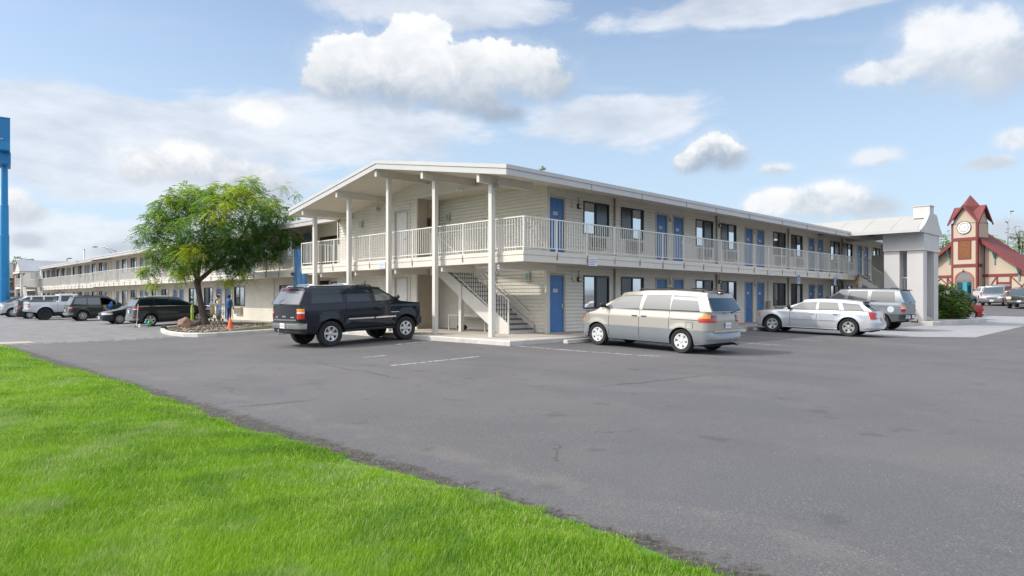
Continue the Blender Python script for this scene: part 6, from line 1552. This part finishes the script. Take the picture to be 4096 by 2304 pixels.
# ------------------------------------------------------------------ small things around the island
def boulder(lab,u,v,r,col,seed):
    z=isl_z(u,v); t=thing('boulder',lab,'boulder',(u,v,z),0,'rocks in the island'); bm=bmesh.new(); bmesh.ops.create_icosphere(bm,subdivisions=4,radius=1); g=random.Random(seed); dirs=[(Vector((g.gauss(0,1),g.gauss(0,1),g.gauss(0,1))).normalized(),g.uniform(.72,.95)) for _ in range(16)]
    from mathutils import noise
    for q in bm.verts:
        for d,h in dirs:
            k=q.co.dot(d)
            if k>h: q.co-=d*(k-h)*.9
        q.co*=1+.10*noise.noise(q.co*2.3+Vector((seed,0,0)))+.04*noise.noise(q.co*7)
        q.co=Vector((q.co.x*r[0],q.co.y*r[1],q.co.z*r[2]+r[2]*.45))
    me=bpy.data.meshes.new('rock'); bm.to_mesh(me); bm.free(); me.materials.append(mat('rock_'+col[0],col[1],.9,.35,4,bump=.5,bscale=14)); o=bpy.data.objects.new('rock',me); COL.objects.link(o); o.parent=t; me.polygons.foreach_set('use_smooth',[True]*len(me.polygons)); me.set_sharp_from_angle(angle=R(28))
boulder('reddish tan boulder in the island, the larger left one',11.62,34.7,(.34,.36,.36),('red',(.30,.20,.16)),3)
boulder('dark grey brown boulder at the foot of the lime green marker post',12.5,36.15,(.44,.46,.26),('dark',(.15,.115,.10)),8)
boulder('small dark stone at the left tip of the island kerb',10.75,35.0,(.13,.13,.11),('slate',(.05,.055,.06)),5)
boulder('small brown stone next to the dark stone at the left tip of the island',11.0,35.7,(.13,.15,.09),('brown',(.13,.10,.08)),6)
def dry_tuft():
    t=thing('dry_grass_tuft','straw coloured dry grass tuft at the foot of the reddish boulder','plant',(11.4,34.05,isl_z(11.4,34.05)-.02)); m=MB(); g=random.Random(1)
    for i in range(120):
        a=g.uniform(0,2*pi); r=g.uniform(.05,.26); h=g.uniform(.1,.3); x,y=g.uniform(-.1,.1),g.uniform(-.12,.12); m.poly([(x-.008,y,0),(x+.008,y,0),(x+r*cos(a),y+r*sin(a),h)])
    m.build('blades',mat('straw',(.42,.31,.16),.8,.2,9),t)
dry_tuft()
def marker_post():
    t=thing('marker_post','lime green flexible marker post with a loop handle behind the boulders','post',(13.45,38.95,.22)); lm=mat('lime_plastic',(.33,.55,.02),.4,.06,5); rf=mat('lime_reflective',(.50,.66,.20),.3,.05,8)
    b=MB(); b.lathe([(.16,0),(.16,.04),(.09,.06),(.0,.06)],18); b.build('base',mat('rubber_black',(.03,.03,.03),.8),t,sm=40)
    b=MB(); b.lathe([(.085,.05),(.082,.5),(.080,.98),(.05,1.0),(.04,1.02),(.035,1.1)],18); b.build('tube',lm,t,sm=40)
    b=MB(); b.lathe([(.087,.62),(.0865,.92)],18); b.build('band',rf,t,sm=True)
    b=MB(); b.tube([(0,-.045,1.05),(0,-.05,1.18),(0,-.03,1.25),(0,.03,1.25),(0,.05,1.18),(0,.045,1.05)],.018,6); b.build('handle',lm,t,sm=True)
marker_post()
def cone():
    t=thing('traffic_cone','small orange traffic cone on the island kerb left of the black SUV','traffic cone',(11.95,29.95,isl_z(11.95,29.95))); m=mat('cone_orange',(.80,.13,.03),.45,.08,6)
    b=MB(); b.box(-.17,.17,-.17,.17,0,.03); b.build('base',m,t,bevel=.01); b=MB(); b.lathe([(.125,.03),(.115,.06),(.035,.50),(.028,.51),(.0,.51)],20); b.build('cone_body',m,t,sm=40)
cone()
def cleaning():
    z=ground(11.3,41.1)
    t=thing('brush','long white handled brush leaning on the rear corner of the dark grey crossover','brush',(11.25,41.15,z)); b=MB(); b.tube([(0,0,.05),(.14,.22,1.27)],.016,6); b.build('handle',WPLATE,t); b=MB(); b.box(-.16,.06,-.07,.07,0,.06); b.build('brush_head',mat('brush_wood',(.45,.28,.12),.7),t,bevel=.01)
    t=thing('tray','white and grey stacked tray on the asphalt at the foot of the long brush','tray',(11.52,41.05,z)); b=MB(); b.box(-.2,.2,-.22,.22,0,.07); b.box(-.18,.18,-.2,.2,.10,.16); b.build('tray_white',WPLATE,t,bevel=.02); b=MB(); b.box(-.17,.17,-.19,.19,.07,.10); b.box(-.15,.15,-.17,.17,.16,.22); b.build('tray_dark',BLKP,t)
    def bottle(lab,u,v,c1,c2):
        t=thing('bottle',lab,'bottle',(u,v,ground(u,v)),0,'cleaning bottles'); b=MB(); b.lathe([(0,0),(.085,0),(.09,.03),(.09,.24),(.075,.29),(.03,.34),(.03,.37)],16); b.build('bottle_body',c1,t,sm=40); b=MB(); b.lathe([(.036,.36),(.036,.42),(0,.42)],12); b.build('cap',c2,t,sm=40); b=MB(); b.lathe([(.0925,.09),(.0925,.2)],16); b.build('band_label',c2,t,sm=True)
    bottle('blue bottle with a white cap beside the crossover wheel',11.75,41.25,mat('bottle_blue',(.02,.20,.42),.2,coat=1),mat('cap_pale',(.65,.6,.6),.4)); bottle('green bottle in front of the crossover rear wheel',11.85,41.0,mat('bottle_green',(.02,.42,.10),.2,coat=1),mat('cap_green',(.05,.5,.15),.4))
    q=[o for o in bpy.data.objects if o.name.startswith('cap') and o.parent and 'blue' in o.parent.get('label','')]
cleaning()
# ------------------------------------------------------------------ housekeeper and cart
def cart():
    c=Vector((16.05,42.3,.25)); t=thing('housekeeping_cart','housekeeping cart with yellow and white bags and cleaning supplies, in front of the person','cart',c,R(-35))
    wm=mat('cart_white',(.62,.60,.56),.5,.05,5); f=MB()
    f.box(-.28,.28,-.5,.5,.16,.20); f.box(-.28,.28,-.5,.5,.96,1.0); f.box(-.31,.31,-.53,.53,1.0,1.10)
    for x in (-.26,.26):
        for y in (-.48,.48): f.tube([(x,y,.12),(x,y,1.0)],.018,6)
    f.build('frame',wm,t,bevel=.01)
    for x in (-.24,.24):
        for y in (-.44,.44): w=MB(); w.lathe([(0,-.02),(.06,-.02),(.06,.02),(0,.02)],12,1,(x,y,.06)); w.build('caster',BLKP,t,sm=40)
    def bag(lab,x,y,m,nm,s=1,top=.98):
        b=MB(); P=[]
        for i in range(9):
            a=i/8; r=(.10+.13*sin(pi*min(1,a*1.15)**.8))*s*(1 if a<.95 else .5); P.append([(x+(r+.025*sin(k*2.1+i))*cos(2*pi*k/14)*.85,y+(r+.02*sin(k*1.7+i*.6))*sin(2*pi*k/14),top-a*.78*s) for k in range(15)])
        b.grid(P); b.poly(P[-1][:-1]); b.build(nm,m,t,sm=True)
    bag('',-.36,.18,mat('bag_yellow',(.72,.48,.06),.5,.08,6),'yellow_bag'); 
    bag('',-.42,-.22,mat('bag_white',(.66,.67,.72),.5,.06,6),'white_bag',1.05); bag('',-.30,-.55,mat('bag_white',(.66,.67,.72),.5,.06,6),'white_bag',1.0)
    b=MB()
    for i,(x,y,r) in enumerate(((0,.40,.13),(.08,.5,.12),(-.05,.52,.12),(.0,.44,.11))): b.blob((x,y,1.18+.13*i),(r,r,.10),10,7,.06)
    b.build('towels',mat('towel_white',(.70,.68,.66),.9,.06,12),t,sm=True)
    def spray(x,y,m1,m2):
        s=MB(); s.lathe([(0,1.10),(.045,1.10),(.045,1.25),(.015,1.30),(.015,1.34)],10,2,(x,y,0)); s.mat(1); s.box(x-.05,x+.03,y-.015,y+.015,1.33,1.37); s.build('spray_bottle',[m1,m2],t,sm=40)
    spray(-.1,.02,mat('spray_yellow',(.75,.55,.02),.4),mat('spray_white',(.7,.7,.7),.4)); spray(-.05,-.14,mat('spray_navy',(.03,.06,.25),.4),mat('spray_yellow',(.75,.55,.02),.4)); spray(.05,.12,mat('spray_yellow',(.75,.55,.02),.4),mat('spray_red',(.5,.03,.03),.4))
    d=MB(); d.tube([(.0,.30,1.1),(-.02,.30,1.62)],.014,6); d.prism([(.16,1.60),(.50,1.66),(.44,1.46),(.22,1.44)],0,-.06,.06); d.tube([(.05,.1,1.1),(.05,.1,1.95)],.012,6); d.build('dustpan',BLKP,t)
cart()
def person():
    base=Vector((16.35,41.15,.25)); t=thing('person','person with dark hair in a blue vest and maroon trousers, back turned, beside the cart','person',base,R(20))
    # facing +x (towards the doors); y left
    H=1.60; V=[];E=[];Rr=[]
    def v(p,r,par=None):
        V.append(p); Rr.append(r); 
        if par is not None: E.append((par,len(V)-1))
        return len(V)-1
    pel=v((0,0,.86),(.125,.15)); wa=v((.0,0,1.0),(.11,.14),pel); ch=v((.0,0,1.18),(.115,.165),wa); sh=v((-.01,0,1.31),(.085,.13),ch); nk=v((.0,0,1.385),(.05,.05),sh); hd0=v((.015,0,1.45),(.07,.068),nk); hd=v((.02,0,1.53),(.088,.074),hd0); v((.01,0,1.585),(.065,.055),hd)
    hands=[]
    for s,el,wr in ((1,(.10,.27,1.10),(.25,.40,.98)),(-1,(.02,-.25,1.06),(.12,-.22,.84))):
        a=v((-.01,s*.17,1.29),(.058,.058),sh); e=v(el,(.043,.043),a); w=v(wr,(.028,.03),e); d=(Vector(wr)-Vector(el)).normalized(); p=v(tuple(Vector(wr)+d*.055),(.022,.036),w); hands.append((p,w,d,s,Vector(wr)))
    for s,kn,an in ((1,(.02,.09,.46),(-.02,.095,.07)),(-1,(.03,-.09,.46),(.0,-.095,.07))):
        h=v((0,s*.085,.80),(.088,.092),pel); k=v(kn,(.062,.062),h); an_=v(an,(.04,.042),k); f=v((an[0]+.03,an[1],.04),(.035,.04),an_); v((an[0]+.15,an[1]+s*.02,.032),(.028,.042),f)
    for p,w,d,s,W0 in hands:
        side=d.cross(Vector((0,0,1))).normalized(); nrm=side.cross(d)
        P0=Vector(V[p])
        for i,(o,L) in enumerate(((-.028,.065),(-.009,.075),(.010,.07),(.028,.055))):
            r0=P0+d*.02+side*o; a=v(tuple(r0),(.009,.009),p); b=v(tuple(r0+d*L*.55-nrm*.006),(.008,.008),a); v(tuple(r0+d*L-nrm*.025),(.007,.007),b)
        th=v(tuple(Vector(W0)+d*.03+side*(-.035)*1),(.010,.010),p); v(tuple(Vector(W0)+d*.075+side*(-.058)-nrm*.01),(.008,.008),th)
    me=bpy.data.meshes.new('body'); me.from_pydata(V,E,[]); o=bpy.data.objects.new('body',me); COL.objects.link(o)
    sk=o.modifiers.new('skin','SKIN'); sk.use_smooth_shade=True; ss_=o.modifiers.new('sub','SUBSURF'); ss_.levels=ss_.render_levels=2
    for i,r in enumerate(Rr): me.skin_vertices[0].data[i].radius=r
    me.skin_vertices[0].data[0].use_root=True
    dg=bpy.context.evaluated_depsgraph_get(); dg.update(); m2=bpy.data.meshes.new_from_object(o.evaluated_get(dg)); bpy.data.objects.remove(o)
    vest=mat('vest_blue',(.02,.10,.28),.8,.1,8); tro=mat('trousers_maroon',(.085,.03,.05),.85,.1,8); shoe=mat('shoe_dark',(.03,.03,.035),.7); slv=mat('sleeve_blue',(.03,.11,.27),.8,.1,8)
    m2.materials.clear()
    for m in (SKIN,vest,tro,shoe,slv): m2.materials.append(m)
    for p in m2.polygons:
        c=p.center; i=0
        if c.z<.085: i=3
        elif c.z<.93 and abs(c.y)<.2 and not(c.x>.07 and c.z>.7): i=2
        elif c.z<1.36 and (abs(c.y)<.17 or c.z>1.24): i=1
        elif c.z>1.0 and c.z<1.36: i=4
        p.material_index=i; p.use_smooth=True
    b=bpy.data.objects.new('body',m2); COL.objects.link(b); b.parent=t
    # vest shell that hangs free of the body, trousers cuffs, hair and face
    q=MB(); P=[]
    for z,rx,ry in ((.80,.15,.185),(.90,.147,.182),(1.02,.14,.172),(1.15,.145,.188),(1.25,.135,.195),(1.32,.105,.165),(1.355,.07,.09)):
        P.append([(rx*cos(2*pi*k/20)-.005,ry*sin(2*pi*k/20),z+.006*sin(k*2)) for k in range(21)])
    q.grid(P); q.build('vest',vest,t,sm=True)
    q=MB(); q.blob((-.015,0,1.545),(.105,.092,.092),14,10); q.blob((-.07,0,1.50),(.055,.07,.07),10,7); q.build('hair',mat('hair_black',(.012,.010,.010),.6),t,sm=True)
    q=MB(); q.blob((.105,.03,1.525),(.012,.014,.009),8,5); q.blob((.105,-.03,1.525),(.012,.014,.009),8,5); q.build('eyes',mat('eye_dark',(.03,.02,.02),.2),t,sm=True)
    q=MB(); q.blob((.118,0,1.50),(.016,.014,.022),8,6); q.blob((.02,.088,1.51),(.022,.012,.03),8,6); q.blob((.02,-.088,1.51),(.022,.012,.03),8,6); q.build('face_features',SKIN,t,sm=True)
    q=MB(); q.blob((.108,0,1.462),(.010,.026,.006),8,5); q.build('mouth',mat('lip',(.22,.08,.07),.5),t,sm=True)
person()
# ------------------------------------------------------------------ sign pole, lamps, restaurant, far left
def sign_pole():
    d=67.; X=-.7575*d; u,v=UX*X+UD*d,-UD*X+UX*d; a=math.atan2(v,u)
    t=thing('sign_pole','very tall bright blue sign pole with an edge-on sign cabinet at the left edge','sign pole',(u,v,0),a)
    m=mat('pole_blue',(.008,.21,.48),.32,.06,.8); m2=mat('cabinet_blue',(.006,.17,.42),.35,.05,.7)
    b=MB(); b.lathe([(.47,-.3),(.47,.02),(.43,.05),(.43,3.6),(.405,3.62),(.40,8.0),(.36,8.03),(.345,11),(.30,11.03),(.28,15.0),(0,15.0)],28); b.build('pole',m,t,sm=40)
    b=MB(); b.box(-1.6,1.6,-.50,.50,14.9,16.05); b.build('collar_box',m2,t,bevel=.03)
    b=MB(); b.box(-2.6,2.6,-.44,.44,16.05,19.2); b.build('sign_cabinet',m2,t,bevel=.03)
    b=MB(); b.box(-2.62,-2.58,-.40,.40,16.12,16.9); b.box(-2.66,-2.60,-.46,.46,19.15,19.24); b.build('cabinet_panel',m,t); b=MB(); b.blob((-2.66,.2,17.1),(.05,.12,.09),8,6); b.build('flood_lamp',mat('camera_grey',(.35,.35,.36),.3),t,sm=True)
sign_pole()
GALV=mat('galvanised',(.38,.40,.41),.4,.08,3,metal=.6)
def lamps():
    def base(px,d): X=(px-2048)/2680*d; u,v=UX*X+UD*d,-UD*X+UX*d; return u,v
    Rt=Vector((UX,-UD,0))
    u,v=base(462,104); z=ground(u,v); t=thing('street_lamp','grey cobra head street lamp reaching left above the left wing roof','street lamp',(u,v,z),0,'street lamps')
    b=MB(); b.lathe([(.14,0),(.10,4.5),(.08,9.0)],10); b.build('pole',GALV,t,sm=True)
    b=MB(); b.tube([(0,0,7.9),Rt*-.9+Vector((0,0,8.9)),Rt*-1.9+Vector((0,0,9.55)),Rt*-2.9+Vector((0,0,9.6))],.05,6); b.tube([(0,0,8.8),Rt*-.8+Vector((0,0,9.25)),Rt*-1.9+Vector((0,0,9.58))],.04,6); b.build('arm',GALV,t,sm=True)
    b=MB(); b.blob(Rt*-3.2+Vector((0,0,9.55)),(.42,.42,.12),10,6); b.build('lamp_head',GALV,t,sm=True)
    u,v=base(268,150); z=ground(u,v); t=thing('street_lamp','small far street lamp just above the left wing roof','street lamp',(u,v,z),0,'street lamps'); h=CAMZ+(1197-1033)/2680*150-z
    b=MB(); b.lathe([(.16,0),(.09,h)],8); b.build('pole',GALV,t,sm=True); b=MB(); b.blob(Rt*.5+Vector((0,0,h)),(.6,.6,.16),8,5); b.build('lamp_head',GALV,t,sm=True)
    u,v=base(337,110); z=ground(u,v); t=thing('utility_pole','thin bare grey pole standing above the left wing roof','pole',(u,v,z)); h=CAMZ+(1197-998)/2680*110-z
    b=MB(); b.lathe([(.13,0),(.10,h),(0,h)],8); b.build('pole',GALV,t,sm=True); b=MB(); b.lathe([(.12,h),(.12,h+.08),(0,h+.1)],8); b.build('cap',GALV,t)
    u,v=base(4031,150); z=ground(u,v); t=thing('street_lamp','tall bent two headed street lamp behind the restaurant roof','street lamp',(u,v,z),0,'street lamps'); k=150/2680
    top=CAMZ+(1197-845)*k-z; mid=CAMZ+(1197-885)*k-z
    b=MB(); b.tube([(0,0,0),(0,0,mid),Rt*.45+Vector((0,0,mid+1.1)),Rt*.75+Vector((0,0,top))],[.16,.10,.08,.06],8); b.build('pole',GALV,t,sm=True)
    for q,w in ((Rt*.95+Vector((0,0,top)),.42),(Rt*-.3+Vector((0,0,mid-.15)),.30)): b=MB(); b.blob(q,(w,w,.13),8,5); b.build('lamp_head',mat('lamp_dark',(.06,.06,.065),.5),t,sm=True)
lamps()
def restaurant():
    O=Vector((118.3,23.9,1.85)); rz=math.atan2(-.968,-.251)
    t=thing('restaurant_building','cream restaurant with a dark red roof, half timbering and a clock tower','restaurant',O,rz)
    ST=mat('stucco_cream',(.46,.385,.305),.8,.06,.6); RED=mat('timber_red',(.18,.028,.032),.6,.1,1.5); RF=mat('roof_dark_red',(.17,.048,.050),.8,.18,1.2,bump=.3,bscale=4); TEAL=mat('teal_paint',(.02,.27,.33),.4); WOOD=mat('louver_wood',(.30,.12,.05),.6,.3,5)
    P=lambda mb,n,m,**k: mb.build(n,m,t,**k)
    w=1.68
    # tower shaft: local x right along the facade, y inward, z up
    b=MB(); b.box(-w,w,0,2*w,-1,11.15); P(b,'tower_wall',ST)
    b=MB()
    for x in (-w,w): b.box(x-.13,x+.13,-.06,.2,0,11.2)
    b.box(w-.2,w+.06,.2,.5,0,11.2); b.box(-w-.05,w+.05,-.09,.0,8.5,8.95); b.box(-w-.05,w+.05,-.09,.0,4.55,5.0); b.box(w,w+.08,0,2*w,8.5,8.95); b.box(w,w+.08,0,1.5,4.55,5.0); b.box(-.85,.95,-.07,.0,5.7,5.85); b.box(-.85,-.7,-.07,0,5.85,8.5); b.box(.8,.95,-.07,0,5.85,8.5)
    P(b,'timber_band',RED)
    b=MB(); b.box(-.7,.8,-.03,.02,5.85,8.5)
    for k in range(12): b.quad((-.7,-.05,5.9+.215*k),(.8,-.05,5.9+.215*k),(.8,-.10,5.9+.215*k+.12),(-.7,-.10,5.9+.215*k+.12))
    P(b,'louver',WOOD)
    # four gabled spire
    b=MB(); e=w+.45
    def slope(q):
        for y in (w-e,w+e):
            for sg in (-1,1): b.poly([q(sg*e,y,11.0),q(0,y,13.75),q(0,w,13.75)]); b.quad(q(sg*e,y,11.0),q(sg*e,y,10.86),q(0,y,13.58),q(0,y,13.75)) if False else None
    slope(lambda x,y,z:(x,y,z)); slope(lambda x,y,z:(y-w,w+x,z))
    r=1.35
    for i in range(4):
        p=[(r*cos(pi/2*k),w+r*sin(pi/2*k),13.7) for k in (i,i+1)]; lo=[(2.6*cos(pi/2*k),w+2.6*sin(pi/2*k),11.6) for k in (i,i+1)]
        b.poly([p[0],p[1],(0,w,15.45)])
        m=((p[0][0]+p[1][0])/2*1.1,(p[0][1]+p[1][1]-2*w)/2*1.1+w,12.3); b.poly([p[0],p[1],m])
    P(b,'spire_roof',RF)
    b=MB(); b.poly([(-w,-.0,11.0),(w,-.0,11.0),(0,-.0,13.7)]); b.poly([(w,0,11.0),(w,2*w,11.0),(w,w,13.7)]); b.poly([(-w,0,11.0),(-w,2*w,11.0),(-w,w,13.7)]); P(b,'gable_wall',ST)
    b=MB()
    for s in (-1,1): b.bar((s*(w+.45),-.44,10.93),(0,-.44,13.66),.10,.24); b.bar((w+.44,w+s*(w+.45),10.93),(w+.44,w,13.66),.10,.24); b.bar((-w-.44,w+s*(w+.45),10.93),(-w-.44,w,13.66),.10,.24)
    P(b,'verge_board',RED)
    # clock
    zc=10.45; xc=-.02
    b=MB(); b.lathe([(0,-.10),(.93,-.10),(.95,-.06),(.93,-.02),(0,-.02)],32,1,(xc,0,zc)); P(b,'clock_face',WPLATE)
    b=MB(); b.lathe([(.90,-.115),(.97,-.125),(.97,-.02)],32,1,(xc,0,zc)); b.lathe([(.60,-.104),(.63,-.108),(.66,-.104)],32,1,(xc,0,zc))
    for k in range(12): a=k*pi/6; r0=.50 if k%3 else .40; b.bar((xc+r0*sin(a),-.106,zc+r0*cos(a)),(xc+.58*sin(a),-.106,zc+.58*cos(a)),.02,.05)
    b.bar((xc,-.112,zc),(xc+.36,-.112,zc+.02),.02,.05); b.bar((xc,-.112,zc),(xc+.01,-.112,zc-.50),.02,.04)
    def arc(txt,r,a0,da,up,size):
        for i,chh in enumerate(txt):
            a=a0+(i-(len(txt)-1)/2)*da*(1 if up else -1)
            rot=-(a) if up else -(a-pi)
            def fn(x,y,a=a,rot=rot): return (xc+r*sin(a)+x*cos(rot)-y*sin(rot),-.108,zc+r*cos(a)+x*sin(rot)+y*cos(rot))
            text_into(b,chh,size,fn)
    arc('PASTA',.775,0,.36,True,.30); arc('Times',.775,pi,.30,False,.30); P(b,'clock_marks',INK)
    # entrance
    b=MB(); n=20
    for i in range(n):
        a0,a1=pi*i/n,pi*(i+1)/n; b.prism([(1.32*cos(a0),2.7+1.25*sin(a0)),(1.32*cos(a1),2.7+1.25*sin(a1)),(1.12*cos(a1),2.7+1.07*sin(a1)),(1.12*cos(a0),2.7+1.07*sin(a0))],1,-.12,.0)
    b.box(-1.32,1.32,-.12,0,2.48,2.70); b.box(-1.32,-1.15,-.12,0,0,2.48); b.box(1.15,1.32,-.12,0,0,2.48); P(b,'door_surround',mat('surround_terracotta',(.36,.10,.06),.6))
    b=MB(); b.poly([(1.12*cos(pi*i/n),-.04,2.7+1.07*sin(pi*i/n)) for i in range(n+1)]); P(b,'fanlight',glass('fan_glass',(.2,.22,.26),.1,.25,0))
    b=MB()
    for x0,x1 in ((-1.15,-.05),(.25,1.15)):
        b.box(x0,x1,-.06,-.02,0,.5); b.box(x0,x0+.16,-.06,-.02,.5,2.48); b.box(x1-.16,x1,-.06,-.02,.5,2.48); b.box(x0+.16,x1-.16,-.06,-.02,2.3,2.48)
    b.box(-.05,.25,-.05,-.02,0,2.48); P(b,'door',TEAL)
    b=MB(); b.quad((-1.0,-.03,.5),(-.2,-.03,.5),(-.2,-.03,2.3),(-1.0,-.03,2.3)); b.quad((.41,-.03,.5),(1.0,-.03,.5),(1.0,-.03,2.3),(.41,-.03,2.3)); P(b,'door_glass',G_TINT)
    b=MB(); b.lathe([(.05,4.1),(.16,3.9),(0,3.9)],12,2,(-.05,-.25,0)); b.tube([(-.05,0,4.2),(-.05,-.25,4.15)],.03,6); P(b,'wall_lamp',BRZ)
    # nave behind: gable front set back
    Y=1.7; pk,sl,he=9.9,.80,9.2
    b=MB(); b.prism([(-he,-1),(he,-1),(he,pk-sl*he),(0,pk),(-he,pk-sl*he)],1,Y,Y+4.2); P(b,'wall',ST)
    b=MB()
    for s in (-1,1):
        b.quad((0,Y-1.0,pk+.25),(s*(he+1.2),Y-1.0,pk+.25-sl*(he+1.2)),(s*(he+1.2),Y+4.6,pk+.25-sl*(he+1.2)),(0,Y+4.6,pk+.25)); 
    P(b,'roof',RF)
    b=MB()
    for s in (-1,1): b.bar((0,Y-1.0,pk),(s*(he+1.2),Y-1.0,pk-sl*(he+1.2)),.16,.50)
    b.box(-he,he,Y-.08,Y,3.05,3.45)
    for x in (-7.4,-5.2,-3.2,3.6,5.3,8.1): b.box(x-.11,x+.11,Y-.08,Y-.0,0,3.05)
    b.box(-5.2,-3.2,Y-.08,Y,1.75,1.95); b.box(3.6,5.3,Y-.08,Y,2.05,2.25); P(b,'timber_band',RED)
    b=MB(); dk=mat('timber_dark',(.12,.03,.03),.6)
    for p,q in (((-3.2,3.05),(-1.75,.9)),((-5.1,2.0),(-4.2,3.0)),((-4.2,3.0),(-3.25,2.0)),((1.9,.3),(3.5,3.0)),((5.4,3.0),(8.0,.2)),((5.4,.2),(8.0,3.0)),((8.2,3.0),(9.1,1.5))): b.bar((p[0],Y-.05,p[1]),(q[0],Y-.05,q[1]),.06,.13)
    P(b,'timber_brace',dk)
    b=MB()
    for s,x in ((-1,-2.9),(-1,-6.5),(1,3.3),(1,6.4)):
        z=pk-sl*abs(x)-.3; b.bar((x,Y-.95,z),(x,Y-.02,z-.1),.2,.22); b.bar((x,Y-.85,z-.1),(x,Y-.06,z-1.25),.16,.18); b.box(x-.1,x+.1,Y-.14,Y-.01,z-2.1,z)
    P(b,'roof_bracket',mat('bracket_teal',(.15,.28,.29),.6))
    for x0,x1,z0,z1 in ((3.75,5.15,.6,2.05),(-5.05,-4.3,.4,1.75),(-4.05,-3.35,.4,1.75)):
        b=MB(); b.box(x0,x1,Y-.05,Y-.01,z0,z1); f=P(b,'window',mat('window_frame_maroon',(.2,.05,.05),.5)); q=MB(); q.quad((x0+.08,Y-.055,z0+.08),(x1-.08,Y-.055,z0+.08),(x1-.08,Y-.055,z1-.08),(x0+.08,Y-.055,z1-.08)); q.build('pane',G_SKY,f)
    b=MB(); b.tube([(1.95,Y-.12,0),(1.95,Y-.12,8.2)],.07,8); P(b,'downpipe',dk)
    # side range to the right
    b=MB(); b.quad((4,Y+1.0,3.2),(26,Y+1.0,3.2),(26,Y+9,7.0),(6,Y+9,7.0)); b.quad((6,Y+9,7.0),(26,Y+9,7.0),(26,Y+17,3.2),(4,Y+17,3.2)); P(b,'side_roof',RF)
    b=MB(); b.box(5.6,26,Y+8.2,Y+9.6,6.95,7.30); P(b,'roof_parapet',FASC)
    b=MB(); b.box(9.2,26,Y+2,Y+16,-1,3.25); b.box(-16,-9.2,Y+2,Y+16,-1,3.25); P(b,'side_wall',ST)
    b=MB(); b.quad((-4,Y+1.0,3.2),(-17,Y+1.0,3.2),(-17,Y+9,6.2),(-6,Y+9,6.2)); b.quad((-6,Y+9,6.2),(-17,Y+9,6.2),(-17,Y+17,3.2),(-4,Y+17,3.2)); P(b,'side_roof',RF)
restaurant()
def far_left():
    def at(px,d): X=(px-2048)/2680*d; return UX*X+UD*d,-UD*X+UX*d
    u,v=at(50,135); t=thing('far_building','low tan building with a dark fascia seen past the blue pole','building',(u,v,0),-.74)
    b=MB(); b.box(-9,5,0,8,0,2.3); b.build('wall',mat('far_tan',(.36,.28,.20),.8,.1,.6),t)
    b=MB(); b.box(-9.2,5.2,-.3,8.2,2.3,4.3); b.build('fascia',mat('far_dark',(.045,.045,.055),.6,.1,.5),t)
    b=MB(); b.box(-3.0,1.8,-.36,-.31,2.9,3.4)
    b.build('sign_band',mat('far_sign',(.25,.25,.27),.6,.4,3),t)
    b=MB(); b.prism([(1.0,4.3),(4.0,4.3),(3.4,7.0),(2.6,7.0)],1,0,3) ; b.build('gable_roof',TRIM,t)
    u,v=at(33,120); t=thing('roadside_sign','pale square roadside sign with a red post strip, left of the stair canopy','sign',(u,v,0),-.74)
    b=MB(); b.box(-1.0,1.0,-.15,.15,5.4,7.9); b.build('sign_plate',mat('far_sign_pale',(.42,.42,.40),.6,.2,1.2),t); b=MB(); b.box(1.0,1.5,-.12,.12,3.5,7.9); b.build('sign_strip',mat('far_red',(.30,.04,.05),.6),t); b=MB(); b.box(-.1,.1,-.1,.1,0,5.4); b.build('post',GALV,t)
far_left()
def verge():
    # narrow grass bed with a kerb between the pickup and people carrier rows
    mb=MB(); z=lambda u,v: ground(u,v)
    m=mat('verge_green',(.10,.20,.02),.9,.3,4)
    P=[[(u,v,z(u,v)+.12) for v in (69.0,66,63,60,58.2)] for u in (14.6,15.4)]
    mb.grid(P); struct(mb.build('lawn_bed',m)); 
    k=MB(); k.prism([(0,-.1),(.18,-.1),(.18,.15),(0,.15)],1,58,69.2); o=k.build('kerb',KERBC,None,loc=(14.45,0,.1)); struct(o)
verge()
# prototypes that were only copied are removed
for o in [*PD.values(),*PL.values(),*PA.values()]:
    if o.parent is None:
        for c in list(o.children): bpy.data.objects.remove(c)
        bpy.data.objects.remove(o)
